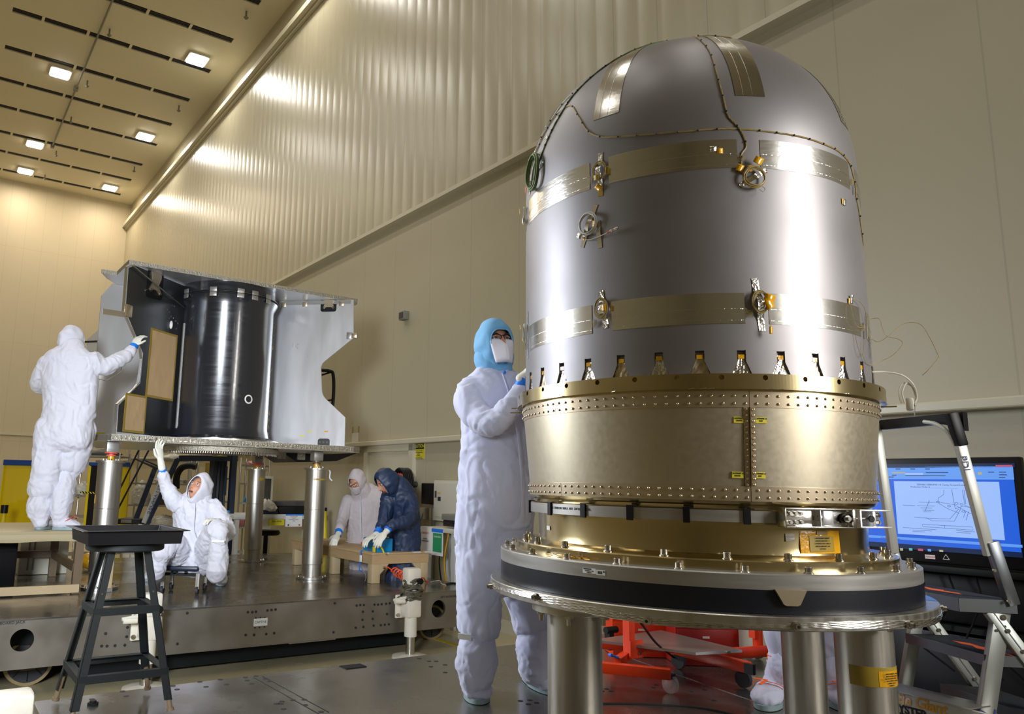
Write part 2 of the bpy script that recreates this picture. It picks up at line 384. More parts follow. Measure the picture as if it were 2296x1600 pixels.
# ceiling slots
vi = 0
for q in SLOT_T[3:]:
    vi += 1
    words = ['nearest', 'second', 'third', 'fourth', 'fifth', 'sixth', 'seventh', 'eighth', 'ninth'][vi-1]
    th = thing('ceiling_slot_vent', words+' dark slot vent across the ceiling, counted from the camera towards the far wall', 'vent', W(2.8, q, ZC), 'slot vents across the ceiling')
    MB(True).box((-4.1, q-.11, ZC+.2), (5.03, q+.11, ZC+.24)).build('slot_back', 'dark_slot', th, smooth=False)
    lo = MB(True)
    for k in (-.02, .03, .08): lo.box((-4.1, q+k, ZC+.02), (5.03, q+k+.012, ZC+.05))
    lo.build('louvre', 'slot_metal', th, smooth=False)
    s_ = 5.03-.98
    while s_ > -4:
        MB(True).box((s_-.03, q-.115, ZC-.004), (s_+.03, q+.115, ZC+.012)).build('cross_bar', 'ceiling_paint', th, smooth=False); s_ -= .94
# ceiling lights
pos = ['nearest on the right, above the ribbed wall', 'nearest in the left row', 'middle of the right row', 'middle of the left row', 'last in the left row by the far wall', 'last in the right row near the room corner']
for i, (s, t, c) in enumerate(CEIL_LIGHTS):
    warm = c is WARM
    if i < 6: th = thing('ceiling_light', ('warm' if warm else 'white')+' square high bay light, '+pos[i], 'ceiling light', W(s, t, ZC), 'high bay lights in the ceiling')
    else: th = thing('ceiling_light', 'square high bay light outside the frame, over the work area', 'ceiling light', W(s, t, ZC), 'high bay lights outside the frame')
    MB(True).box((s-.25, t-.26, ZC-.05), (s+.25, t+.26, ZC), .01).build('light_frame', 'white_paint', th)
    MB(True).box((s-.21, t-.22, ZC-.085), (s+.21, t+.22, ZC-.05), .02).build('light_lens', 'lens_warm' if warm else 'lens_white', th)
# pipe and sprinklers
pp = thing('sprinkler_pipe', 'thin dark pipe running along the ceiling across the slot vents', 'pipe', W(2.36, 16, ZC))
MB().tube([W(2.36, 9, ZC-.06), W(2.36, 24.7, ZC-.06)], .022, 8).build('pipe_run', 'grey_box', pp)
for q in (20.45, 24.65): MB(True).box((2.31, q-.06, ZC-.11), (2.41, q+.06, ZC)).build('pipe_hanger', 'grey_box', pp)
sl = ['beside the nearest right light', 'by the pipe at the second vent', 'by the pipe, past the third vent', 'to the right, past the third vent', 'by the pipe, past the fourth slot vent', 'by the pipe, near the pipe end', 'to the right, near the sixth slot vent', 'closest to the far wall']
for (s, t), l in zip([(4.89, 14.76), (2.55, 17.2), (2.55, 19.94), (4.88, 19.87), (2.54, 22.36), (2.53, 25.1), (4.85, 24.9), (2.5, 27.42)], sl):
    th = thing('ceiling_sprinkler', 'small dark sprinkler head hanging from the ceiling '+l, 'sprinkler', W(s, t, ZC), 'ceiling sprinkler heads')
    MB().cyl(W(s, t, ZC), W(s, t, ZC-.16), .02, n=8).build('drop_pipe', 'grey_box', th)
    MB().cyl(W(s, t, ZC-.15), W(s, t, ZC-.19), .055, .02, n=10).build('head', 'grey_box', th)
# things on the long wall
nrm = -A; SF = SW-.002
def wallthing(u0, v0, u1, v1, off=0.): # two corner pixels -> t,z range on the wall
    p = ats(u0, v0, SW); q = ats(u1, v1, SW); return p@B, p[2], q@B, q[2]
t0, z0, t1, z1 = wallthing(906, 701, 917, 716)
th = thing('wall_box', 'small grey electrical box high on the bare wall', 'box', W(SW, t0, z1)); MB(True).box((SW-.09, t1, z1), (SW, t0, z0), .006).build('box_body', 'grey_box', th); MB(True).box((SW-.1, t1+.02, z1+.02), (SW-.09, t0-.02, z0-.02)).build('box_cover', 'slot_metal', th, smooth=False)
t0, z0, t1, z1 = wallthing(927, 993, 952, 1028)
th = thing('caution_sign', 'yellow caution sign with black header on the long wall', 'sign', W(SW, t0, z1)); MB(True).box((SW-.006, t1, z1), (SW, t0, z0)).build('sign_plate', 'yellow_label', th, smooth=False)
MB(True).box((SW-.008, t1+.01, z0-.085), (SW-.006, t0-.01, z0-.008)).build('sign_header', 'ink', th, smooth=False)
text('lettering', 'CAUTION', .062, W(SW-.0085, (t0+t1)/2, z0-.046), -B, (0, 0, 1), 'yellow_label', th, 'CENTER', .001)
tx = MB(True)
for i, w_ in enumerate((.8, .86, .3, .36, .8, .9)):
    m_ = (t0+t1)/2; h_ = (t0-t1)/2*w_*.82; zz = z0-.105-i*.021; tx.box((SW-.0075, m_-h_, zz-.007), (SW-.006, m_+h_, zz))
tx.build('small_print', 'ink', th, smooth=False)
t0, z0, t1, z1 = wallthing(790, 968, 804, 990)
th = thing('hanging_notice', 'faint clear sleeve with a notice taped above the wall rail', 'notice', W(SW, t0, z1)); MB(True).box((SW-.005, t1, z1), (SW, t0, z0-.02)).build('sleeve', 'slot_metal' if 0 else 'cabinet_white', th, smooth=False)
for q in (t0-.01, t1+.01): MB(True).box((SW-.006, q-.012, z0-.02), (SW-.001, q+.012, z0+.08)).build('tape_strip', 'kapton_dull', th, smooth=False)
t0, z0, t1, z1 = wallthing(965, 1083, 994, 1131)
th = thing('wall_screen', 'black flat screen on the wall left of the white cabinet', 'screen', W(SW, t0, z1)); MB(True).box((SW-.14, t1, z1), (SW-.08, t0, z0), .008).build('screen_case', 'black_plastic', th); MB(True).box((SW-.08, t1+.1, z1+.1), (SW, t0-.1, z0-.1)).build('wall_mount', 'black_metal', th, smooth=False)
th = thing('socket_box', 'white outlet boxes and grey conduit under the black wall screen', 'socket', W(SW, t1, z1-.2))
for q in (.16, -.06): MB(True).box((SW-.05, t0-.02-q, z1-.2), (SW, t0+.1-q, z1-.05), .006).build('outlet_box', 'cabinet_white', th)
MB().cyl(W(SW-.03, t0-.12, z1), W(SW-.03, t0-.12, .2), .025, n=10).build('conduit', 'grey_box', th)
MB().tube([W(SW-.05, t0+.08, z1-.12), W(SW-.07, t0+.13, z1-.3), W(SW-.06, t0+.1, z1-.6), W(SW-.3, t0-.1, .5), W(SW-.4, t0-.4, .1)], .006, 6, smooth=6).build('cable', 'grey_box', th)
p0 = ats(996, 1077, SW); p1 = ats(1040, 1170, SW)
th = thing('wall_cabinet', 'tall white metal cabinet on the wall beside the black screen', 'cabinet', W(SW, p0@B, p1[2]))
ta, tb = p1@B-.25, p0@B
MB(True).box((SW-.16, ta, p1[2]), (SW, tb, p0[2]), .01).build('cabinet_body', 'cabinet_white', th)
MB(True).box((SW-.175, ta+.03, p1[2]+.05), (SW-.16, tb-.04, p0[2]-.03), .004).build('cabinet_door', 'cabinet_white', th)
MB(True).box((SW-.19, tb-.09, p1[2]+.28), (SW-.175, tb-.07, p1[2]+.36)).build('door_latch', 'slot_metal', th, smooth=False)
MB(True).box((SW-.178, tb-.18, p0[2]-.16), (SW-.175, tb-.12, p0[2]-.145)).build('orange_label', 'kapton', th, smooth=False)
MB(True).box((SW-.178, tb-.18, p0[2]-.25), (SW-.175, tb-.12, p0[2]-.2)).build('printed_label', 'ink', th, smooth=False)
c0 = ats(912, 1085, SW-.15); 
th = thing('hose_reel', 'black hose coiled on a wall reel behind the person in navy', 'hose reel', c0)
for k in range(5): MB().tube([c0+(-A)*(.03*k)+B*.15*math.cos(a_)+np.array([0, 0, .2*math.sin(a_)]) for a_ in np.linspace(0, 2*PI, 28, endpoint=False)], .017, 8, closed=True).build('hose_turn', 'black_plastic', th)
MB(True).obox((SW-.2, c0@B+.14, c0[2]+.1), (1, 0, 0), (0, 1, 0), (0, 0, 1), (.05, .05, .05)).build('reel_bracket', 'strap_red', th)
MB().cyl(W(SW-.15, c0@B, c0[2]), W(SW, c0@B, c0[2]), .04, n=16).build('reel_hub', 'slot_metal', th)

# ================================================================ steel air platforms
def hole_ring(mb, c, r, n=14):  # a shallow drilled hole, as a dark countersunk cup slightly proud of nothing
    mb.cyl(c, np.asarray(c)+np.array([0, 0, .0012]), r, n=n)
# far platform
FT, FB = 6.35, 10.62; FS0, FS1 = -2.4, 4.95
pf = thing('work_platform', 'long low steel platform on wheels under the silver bus frame', 'platform', W(1.2, 8.5, .55))
def side_with_holes(s0, s1, z0, z1, tf, th_, holes, nseg=20):
    """front plate of the platform as a real plate with round openings (boolean-free: grid of strips around each hole)"""
    bm = bmesh.new(); 
    xs = sorted(holes); cur = s0; m = MB(True)
    for hs, hz, hr in xs:
        e = hr*1.25; m.box((cur, tf, z0), (hs-e, tf+th_, z1)); m.box((hs-e, tf, hz+e), (hs+e, tf+th_, z1)); m.box((hs-e, tf, z0), (hs+e, tf+th_, hz-e))
        n = 40; ci = []; sq = []
        for k in range(n):
            a = 2*PI*k/n; c, q = math.cos(a), math.sin(a); ci.append((hs+hr*c, hz+hr*q)); mm = max(abs(c), abs(q)); sq.append((hs+e*c/mm, hz+e*q/mm))
        v = [(x, y, z) for y in (tf, tf+th_) for x, z in ci] + [(x, y, z) for y in (tf, tf+th_) for x, z in sq]; f = []
        for k in range(n):
            l = (k+1) % n; f += [(k, l, 2*n+l, 2*n+k), (n+k, 3*n+k, 3*n+l, n+l), (k, n+k, n+l, l)]
        m.add(v, f); cur = hs+e
    m.box((cur, tf, z0), (s1, tf+th_, z1)); return m
MB(True).box((FS0, FT, .535), (FS1, FB, .55)).build('deck_plate', 'steel_plate', pf, smooth=False, bev=.003)
side_with_holes(FS0, FS1, .20, .536, FT+.004, .03, [(.765, .40, .078), (4.42, .385, .082), (-1.7, .4, .08)]).build('side_plate', 'steel_side', pf, smooth=False)
MB(True).box((FS1-.03, FT+.03, .2), (FS1, FB, .536)).build('end_plate', 'steel_side', pf, smooth=False)
MB(True).box((FS0, FB-.03, .2), (FS1-.03, FB, .536)).build('rear_plate', 'steel_side', pf, smooth=False)
MB(True).box((1.2, FT+.28, .03), (4.3, FB-.35, .5)).box((FS0, FT+.35, .3), (1.2, FB-.35, .5)).build('under_frame_fill', 'black_metal', pf, smooth=False)  # black box carried down low to stand for the shade under the deck
MB(True).box((2.1, FT-.002, .2), (2.9, FT+.03, .206)).box((2.85, FT-.003, .193), (3.3, FT+.03, .2)).build('lower_lip', 'steel_side', pf, smooth=False)
bh = []
for q, zs in (((420, 1374), 0), ((398, 1443), 0), ((556, 1372), 0), ((566, 1372), 0), ((574, 1371), 0), ((600, 1368), 0), ((609, 1367), 0), ((618, 1366), 0), ((551, 1423), 0), ((570, 1423), 0), ((597, 1421), 0), ((615, 1419), 0),
               ((751, 1352), 0), ((748, 1417), 0), ((800, 1357), 0), ((808, 1356), 0), ((816, 1356), 0), ((840, 1355), 0), ((848, 1355), 0), ((856, 1354), 0), ((866, 1353), 0), ((874, 1352), 0), ((814, 1371), 0), ((836, 1370), 0), ((813, 1389), 0), ((836, 1387), 0), ((868, 1376), 0), ((798, 1407), 0), ((815, 1405), 0), ((838, 1402), 0), ((854, 1401), 0), ((863, 1400), 0), ((872, 1399), 0),
               ((286, 1406), 0), ((237, 1420), 0), ((284, 1427), 0), ((228, 1448), 0), ((240, 1448), 0), ((258, 1447), 0), ((280, 1446), 0), ((334, 1443), 0), ((574, 1385), 0), ((584, 1384), 0), ((594, 1384), 0), ((572, 1407), 0), ((582, 1406), 0), ((593, 1405), 0)):
    p = att(q[0], q[1], FT); bh.append(p)
for i, p in enumerate(bh):
    r = .011 if i not in (41, 42, 43, 44, 45, 46) else .006
    MB().cyl(p-B*.001, p+B*.004, r, n=14).build('bolt_hole', 'dark_slot', pf)
lp = att(584, 1394, FT); MB().obox(lp-B*.0025, A, B, (0, 0, 1), (.062, .0015, .031)).build('paper_label', 'table_white', pf)
text('lettering', 'CAPTIVE', .028, lp-B*.0045, A, (0, 0, 1), 'ink', pf, 'CENTER', .0)
for (q, w_) in (((8, 1397), 'AFT OUTBOARD JACK'), ((1008, 1337), 'AFT OUTBOARD')):
    p = att(q[0], q[1], FT); text('lettering', w_, .028, p-B*.0015, A, (0, 0, 1), 'ink', pf, 'CENTER', .0)
def caster(par, s, t):
    ax_ = np.array(W(s, t, .17))
    m = MB(); m.cyl(ax_-B*.035, ax_+B*.035, .17, n=40); w = m.build('caster_wheel', 'wheel_dark', par)
    MB().rings([np.array([ax_+B*y+(A*math.cos(a)+np.array([0, 0, math.sin(a)]))*r for a in np.linspace(0, 2*PI, 40, endpoint=False)]) for y, r in ((-.04, .15), (-.042, .172), (-.02, .178), (.02, .178), (.042, .172), (.04, .15))], cap=False, closed=True).build('wheel_tread', 'tire_tan', w)
    hb = MB()
    for a in range(8): hb.bar(ax_-B*.037, ax_-B*.037+(A*math.cos(a*PI/4)+np.array([0, 0, math.sin(a*PI/4)]))*.14, .008, .004, B)
    hb.build('wheel_rib', 'black_plastic', w)
    y = MB(); y.prism([(-.30, .045), (-.26, .10), (-.10, .08), (.05, .045), (.07, 0), (.05, -.05), (0, -.06), (-.2, -.03), (-.28, -.02)], ax_-B*.055, A, (0, 0, 1), B*.012)
    y.prism([(-.30, .045), (-.26, .10), (-.10, .08), (.05, .045), (.07, 0), (.05, -.05), (0, -.06), (-.2, -.03), (-.28, -.02)], ax_+B*.05, A, (0, 0, 1), B*.012)
    y.build('caster_fork', 'caster_metal', w)
    MB().cyl(ax_-B*.075, ax_+B*.075, .024, n=12).cyl(ax_-A*.25+np.array([0, 0, .035])-B*.085, ax_-A*.25+np.array([0, 0, .035])+B*.085, .036, n=14).build('axle', 'wheel_dark', w)
caster(pf, .87, 6.75); caster(pf, 4.66, 6.85); caster(pf, .9, 10.1); caster(pf, 4.6, 10.1)
def jack(s, t, label, wrap, zt=.66):
    """levelling jack bolted to a platform side: foot disc, ram, sleeve, gear housing, top box, crank"""
    th = thing('levelling_jack', label, 'jack', W(s, t, 0), 'levelling jacks of the platforms')
    c = W(s, t, 0); Z = np.array([0, 0, 1.])
    MB().lathe([(0, 0), (.17, 0), (.165, .02), (.09, .035), (.0, .035)], c, 40).build('foot_disc', 'jack_white', th)
    MB().cyl(c+Z*.03, c+Z*.3, .042, n=24).build('ram', 'polished_steel', th)
    MB().cyl(c+Z*.19, c+Z*.42, .058, n=24).build('sleeve', 'jack_white', th)
    MB().obox(c+Z*.45, A, B, Z, (.075, .07, .09), .02).build('gear_housing', 'jack_white', th)
    MB().obox(c+Z*.45+B*.085, A, B, Z, (.12, .012, .105), .008).build('mount_flange', 'jack_white', th)
    for ds in (-.1, .1):
        for dz in (-.075, .075): MB().cyl(c+Z*(.45+dz)+A*ds+B*.06, c+Z*(.45+dz)+A*ds+B*.085, .018, n=12).build('flange_bolt', 'bolt_steel', th)
    MB().cyl(c+Z*.53, c+Z*(zt-.02), .05, n=20).build('neck', 'jack_white', th)
    MB().obox(c+Z*(zt+.06), A, B, Z, (.072, .06, .085), .018).build('top_box', 'jack_white', th)
    MB().cyl(c+Z*(zt+.03)+A*.04-B*.07, c+Z*(zt+.03)+A*.04-B*.1, .028, n=16).build('vent_cap', 'black_plastic', th)
    h = MB(); h.cyl(c+Z*.55-A*.04-B*.04, c+Z*.53-A*.22-B*.05, .014, n=10).cyl(c+Z*.515-A*.21-B*.05, c+Z*.515-A*.11-B*.06, .02, n=12); h.build('crank_handle', 'jack_white', th)
    if wrap:
        w = MB()
        for k in range(13):
            zz = .535+.012*k+random.uniform(-.006, .006); r = .085+random.uniform(-.012, .018)-(.02 if k > 9 else 0); tl = random.uniform(-.25, .25)
            w.tube([c+Z*(zz+tl*.12*math.sin(a)+.01*math.sin(3*a+k))+(A*math.cos(a)*1.05+B*math.sin(a))*r*(1+.06*math.sin(5*a+k)) for a in np.linspace(0, 2*PI, 36, endpoint=False)], .013, 7, closed=True)
        w.build('plastic_wrap', 'mirror_wrap', th)
    return th
jack(4.0, 6.2, 'white levelling jack wrapped in dark plastic at the right end of the far platform', True)
jack(1.62, 6.2, 'white levelling jack on the far platform, seen between the legs of the black stool', False, .56)
jack(1.35, 10.72, 'white jack top behind the far platform under the wooden post', False)
# near platform
NT = 4.05; NS0, NS1 = .56, 4.62
pn = thing('base_platform', 'low steel floor plate with bolt holes carrying the grey tank stand', 'platform', W(2.6, 2, .55))
# deck as a slab with the left margin cut for the jack
MB(True).box((NS0, -2.6, .52), (NS1, NT, .55)).build('deck_plate', 'steel_plate', pn, smooth=False, bev=.003)
MB(True).box((NS0+.02, NT-.035, .2), (NS1-.02, NT-.005, .52)).box((NS0, -2.6, .2), (NS0+.03, NT-.035, .52)).build('side_plate', 'steel_side', pn, smooth=False)
MB(True).box((NS0+.3, -2.3, .0), (NS1-.3, NT-.3, .5)).build('under_frame_fill', 'black_metal', pn, smooth=False)
for q in ((388, 1537), (397, 1545), (550, 1518), (554, 1525), (564, 1532), (574, 1515), (595, 1521), (604, 1527), (448, 1528), (462, 1539), (494, 1523), (508, 1534), (165, 1567), (206, 1567), (213, 1574), (168, 1587), (275, 1549), (283, 1560), (630, 1577), (657, 1569), (632, 1572), (620, 1577), (682, 1568), (636, 1589), (940, 1476), (962, 1482), (978, 1482), (966, 1494), (998, 1490), (1028, 1504), (998, 1507), (720, 1595), (1167, 1571), (1188, 1569), (1185, 1578), (1203, 1575), (1360, 1544), (1350, 1549), (1370, 1549), (1465, 1541), (1472, 1535), (1515, 1526), (1550, 1550), (1580, 1546), (685, 1580), (765, 1494), (1500, 1580), (1600, 1570)):
    p = atz(q[0], q[1], .55); MB().cyl(p-np.array([0, 0, .002]), p+np.array([0, 0, .0008]), .0135, n=14).build('bolt_hole', 'dark_slot', pn)
p = atz(208, 1580, .55); MB().cyl(p, p+np.array([0, 0, .012]), .024, n=6).cyl(p+np.array([0, 0, .012]), p+np.array([0, 0, .02]), .015, n=12).build('floor_bolt', 'black_metal', pn)
q0, q1 = atz(568, 1518, .55), atz(715, 1600, .55)
for k in (0, .05):
    MB().bar(q0+A*k+np.array([0, 0, .001]), q1+A*k+np.array([0, 0, .001]), .004, .001).build('plate_seam', 'dark_slot', pn)
q0, q1 = atz(1485, 1500, .55), atz(1700, 1575, .55); MB().bar(q0+(q0-q1)*.6+np.array([0, 0, .001]), q1+np.array([0, 0, .001]), .006, .001).build('plate_seam', 'ring_grey', pn)
cp_ = atz(792, 1494, .55); tag(MB().obox(cp_+np.array([0, 0, .002]), A, B, (0, 0, 1), (.065, .04, .002)).build('cover_plate', 'black_metal'), 'small dark square cover plate on the near edge of the base platform', 'plate')
arc = [atz(u_, v_, .55)+np.array([0, 0, .0015]) for u_, v_ in ((1348, 1578), (1400, 1578), (1460, 1580), (1520, 1583), (1570, 1588), (1620, 1597), (1680, 1612))]
MB().tube(arc, .006, 6, smooth=4).build('arc_groove', 'dark_slot', pn)
jk = jack(.40, 3.42, 'white levelling jack box at the bottom left corner of the photo', False, .61)
# ================================================================ tank, adapter, clamp band, stand
AX = np.array([1.1298, 3.12, 0.]); Z1 = np.array([0, 0, 1.])
def cyp(r, deg, z): a = math.radians(deg); return np.array([AX[0]+r*math.sin(a), AX[1]-r*math.cos(a), z])
def outv(deg): a = math.radians(deg); return np.array([math.sin(a), -math.cos(a), 0])
def tanv(deg): a = math.radians(deg); return np.array([math.cos(a), math.sin(a), 0])
RT, ZB, HD, ND = .6626, 2.78, .66, 2.2
def rz(z):
    if z <= ZB: return RT
    q = min(1., (z-ZB)/HD); return RT*max(0, 1-q**ND)**(1/ND)
def dome_prof(n=40):
    o = []
    for i in range(n+1):
        p = PI/2*i/n; o.append((RT*max(0, math.cos(p))**(2/ND), ZB+HD*math.sin(p)**(2/ND)))
    return o
def ts(deg, z, off=0.):
    """point on the tank skin, lifted by off along the skin normal"""
    r = rz(z); e = .004
    if z <= ZB: nr, nz = 1., 0.
    else:
        dr = (rz(min(z+e, ZB+HD-1e-4))-rz(z-e))/(min(z+e, ZB+HD-1e-4)-z+e); l = math.hypot(1, dr); nr, nz = 1/l, -dr/l
    return cyp(r+off*nr, deg, z+off*nz)
tank = thing('propellant_tank', 'large grey domed tank wrapped with foil tape bands and sensor wires', 'tank', (*AX[:2], 1.952))
prof = [(0, 1.95), (RT-.012, 1.95), (RT-.012, 2.030), (RT, 2.034)]+[(RT, z) for z in (2.3, 2.6)]+dome_prof(); prof[-1] = (0, ZB+HD)
MB().lathe(prof, AX, 160).build('tank_shell', 'tank_grey', tank, ang=25)
# raised lugs round the skirt, with foil wedges between
NL = 32; base = -17.3+1.0
for k in range(NL):
    c = base+k*360/NL-5.6; m = MB(); n = 8; V = []; Fc = []
    ht, hb = 4.4, 2.8; zt, zm, zb = 2.0355, 1.998, 1.953
    for (z, h) in ((zt, ht), (zm, ht), (zb, hb)):
        for rr_ in (RT-.02, RT+.003):
            for j in range(n+1): V.append(cyp(rr_, c-h+2*h*j/n, z))
    st_ = n+1
    for lv in range(2):
        a0 = lv*2*st_; a1 = (lv+1)*2*st_
        for j in range(n): Fc += [(a0+st_+j, a0+st_+j+1, a1+st_+j+1, a1+st_+j), (a0+j, a1+j, a1+j+1, a0+j+1)]
        Fc += [(a0, a0+st_, a1+st_, a1), (a0+n, a1+n, a1+st_+n, a0+st_+n)]
    for j in range(n): Fc += [(j, j+1, st_+j+1, st_+j), (4*st_+j, 5*st_+j, 5*st_+j+1, 4*st_+j+1)]
    m.add(V, Fc); m.build('skirt_lug', 'tank_grey', tank, ang=30)
    # foil wedge in the gap
    g = c+360/NL/2; V = []; rows = 7
    for i in range(rows+1):
        z = 1.954+(.066*i/rows); h = 2.6-(2.6-.75)*i/rows
        for j in range(7): V.append(cyp(RT-.004+RNG.uniform(-.0012, .0012), g-h+2*h*j/6, z))
    Fc = [(i*7+j, i*7+j+1, (i+1)*7+j+1, (i+1)*7+j) for i in range(rows) for j in range(6)]
    w = MB().add(V, Fc).build('foil_wedge', 'foil_shiny' if k % 3 else 'gold_strip', tank, smooth=False, recalc=True)
    V = [cyp(RT+.0005, g+s_*.85, z) for z in (2.006, 2.02) for s_ in (-1, 0, 1)]; MB().add(V, [(0, 1, 4, 3), (1, 2, 5, 4)]).build('amber_tape', 'kapton', w)
# foil tape bands: a band is a patch on the skin with a thin visible edge
def patch(a0, a1, z0, z1, off=.0012, n=None, m_=1, zf=None):
    n = n or max(2, int(abs(a1-a0)/1.5)); m = max(1, m_); V = []; 
    for i in range(m+1):
        for j in range(n+1):
            a = a0+(a1-a0)*j/n; z = z0+(z1-z0)*i/m
            V.append(ts(a, z, off))
    for i in range(m+1):
        for j in range(n+1):
            a = a0+(a1-a0)*j/n; z = z0+(z1-z0)*i/m; V.append(ts(a, z, -.0005))
    N_ = (m+1)*(n+1); f = [(i*(n+1)+j, i*(n+1)+j+1, (i+1)*(n+1)+j+1, (i+1)*(n+1)+j) for i in range(m) for j in range(n)]
    for j in range(n): f += [(j, N_+j, N_+j+1, j+1), (m*(n+1)+j, m*(n+1)+j+1, N_+m*(n+1)+j+1, N_+m*(n+1)+j)]
    for i in range(m): f += [(i*(n+1), (i+1)*(n+1), N_+(i+1)*(n+1), N_+i*(n+1)), (i*(n+1)+n, N_+i*(n+1)+n, N_+(i+1)*(n+1)+n, (i+1)*(n+1)+n)]
    return MB().add(V, f)
for k in range(8):
    o_ = k*45.
    for zc0, zc1 in ((2.671, 2.775), (2.124, 2.229)):
        a0, a1 = (-41.5+o_, -3.4+o_)
        b = patch(a0, a1, zc0, zc1, .0014, m_=3).build('foil_band', 'foil_tape', tank, ang=60)
        for q in (.012, .055): patch(a0+.2, a1-.2, zc0+q*.9, zc0+q*.9+.0012, .0022).build('tape_seam', 'foil_shiny', b)
    # heater wires leaving the end of each band
    for zc in (2.722, 2.176):
        w = MB()
        for q in range(6): w.tube([ts(-3.4+o_, zc-.03+.006*q, .003), ts(-2.4+o_, zc-.03+.004*q, .006), ts(-1.3+o_, zc-.02+.003*q, .008)], .0008, 5, smooth=3)
        w.build('heater_lead', 'wire_gold', tank)
# tapes up the dome
def tape(p0, p1, w, m, mat_, off=.0016, par=None, name='tape_strip', lift=0., twist=0.):
    """strip of tape between two skin points given as (angle, z); lift bows it off the skin over whatever it holds"""
    n = 16; V = []; a0, z0 = p0; a1, z1 = p1
    for i in range(n+1):
        t = i/n; a = a0+(a1-a0)*t; z = z0+(z1-z0)*t; c = ts(a, z, off+lift*math.exp(-((t-.5)/.16)**2)); 
        d = ts(a1, z1)-ts(a0, z0); d /= np.linalg.norm(d); nn = ts(a, z, .01)-ts(a, z, 0); nn /= np.linalg.norm(nn); u = np.cross(d, nn); u /= np.linalg.norm(u)
        V += [c-u*w/2, c+u*w/2, c-u*w/2-nn*.0012, c+u*w/2-nn*.0012]
    f = []
    for i in range(n):
        a = 4*i; b = 4*i+4; f += [(a, a+1, b+1, b), (a+2, b+2, b+3, a+3), (a, b, b+2, a+2), (a+1, a+3, b+3, b+1)]
    f += [(0, 2, 3, 1), (4*n, 4*n+1, 4*n+3, 4*n+2)]
    return MB().add(V, f).build(name, mat_, par or tank, ang=60)
for k in range(8):
    o_ = k*45.
    V = MB(); n = 26; rows = []
    for i in range(n+1):
        z = 2.945+(3.335-2.945)*(i/n)**1.0; r_ = max(.05, rz(z)); wdt = math.degrees(.0505/r_*1.05); rows.append([ts(-42.9+o_+wdt*(q/4-.5)*2, z, .0015) for q in range(5)])
    v = [p for r_ in rows for p in r_]; f = [(i*5+j, i*5+j+1, (i+1)*5+j+1, (i+1)*5+j) for i in range(n) for j in range(4)]
    b = MB().add(v, f).build('dome_tape', 'foil_tape', tank, ang=60)
    for q in (-.5, .15): MB().tube([ts(-42.9+o_+math.degrees(.0505/rz(z))*q, z, .002) for z in np.linspace(2.95, 3.33, 24)], .0006, 5).build('tape_seam', 'foil_shiny', b)
# second strips measured on the photo sit at 45 degree pitch: -43 and +2
# harnesses
w1 = [(-88, 2.9), (-80, 3.0), (-73.4, 3.078), (-67.5, 3.1), (-60.4, 3.076), (-53.9, 2.986), (-49.5, 2.911), (-45.5, 2.872), (-40.6, 2.849), (-29.2, 2.825), (-17.4, 2.814), (-9.8, 2.814), (-1.6, 2.812), (9, 2.806), (18.4, 2.804), (27.9, 2.799), (35.2, 2.796), (42.5, 2.778), (45.8, 2.738), (47.5, 2.70), (47.4, 2.66), (50, 2.62), (52, 2.56), (55, 2.5)]
w2 = [(-9.7, 3.31), (-7.7, 3.173), (-7.3, 3.058), (-6.4, 2.945), (-5.4, 2.864), (-2.7, 2.82), (-1.1, 2.779), (-.7, 2.746), (-2.1, 2.72), (-2.3, 2.69), (-2.7, 2.665), (-1.5, 2.645)]
w3 = [(-20, 3.40), (-41.3, 3.318), (-53.9, 3.242), (-63, 3.154), (-66.4, 3.083), (-70, 3.013), (-73.1, 2.952), (-76, 2.90), (-77, 2.86)]
def dens(L, k=8): return [tuple(p) for p in spline([np.array([a, z, 0]) for a, z in L], k)]
def harness(L, m, r, name, strands=3):
    D = dens(L); mb = MB()
    for s_ in range(strands):
        ph = s_*2*PI/strands; mb.tube([ts(a+.14*math.cos(ph+i*.9), z+.0015*math.sin(ph+i*.9), .0026+.001*math.sin(ph+i*.9)) for i, (a, z, _) in enumerate(D)], r, 6)
    h = mb.build(name, m, tank); acc = 0; last = None; ties = MB()
    for i, (a, z, _) in enumerate(D):
        p = ts(a, z, .004)
        if last is not None:
            acc += np.linalg.norm(p-last)
            if acc > .062: acc = 0; ties.sph(p, .0036, 8, 6)
        last = p
    ties.build('cable_tie', 'ink', h); return h
harness(w1, 'wire_gold', .0013, 'sensor_harness'); harness(w2, 'wire_gold', .0013, 'sensor_harness'); harness(w3, 'wire_green', .0022, 'sensor_harness', 2)
harness([(8, 3.30), (2, 3.33), (-6, 3.345), (-9.7, 3.33)], 'wire_gold', .0013, 'sensor_harness', 2)
harness([(-92, 2.86), (-86, 2.95), (-80, 3.05), (-70, 3.15), (-63, 3.17)], 'wire_white', .0016, 'sensor_harness', 2)
def coil(a, z, ra, rb, turns, r, m, tilt=0, off=.012, name='wire_coil'):
    mb = MB(); c = ts(a, z, off); u = tanv(a); w_ = Z1*math.cos(tilt)+u*math.sin(tilt); u2 = u*math.cos(tilt)-Z1*math.sin(tilt); nn = outv(a)
    for k in range(turns):
        ox, oz, sc = RNG.uniform(-.004, .004), RNG.uniform(-.004, .004), 1+RNG.uniform(-.09, .06); tl = RNG.uniform(-.12, .12)
        mb.tube([c+u2*(ra*sc*math.cos(t)+ox)+w_*(rb*sc*math.sin(t)+oz)+nn*(.0025*k/turns+ra*tl*math.sin(t)) for t in np.linspace(0, 2*PI, 40, endpoint=False)], r, 6, closed=True)
    return mb.build(name, m, tank)
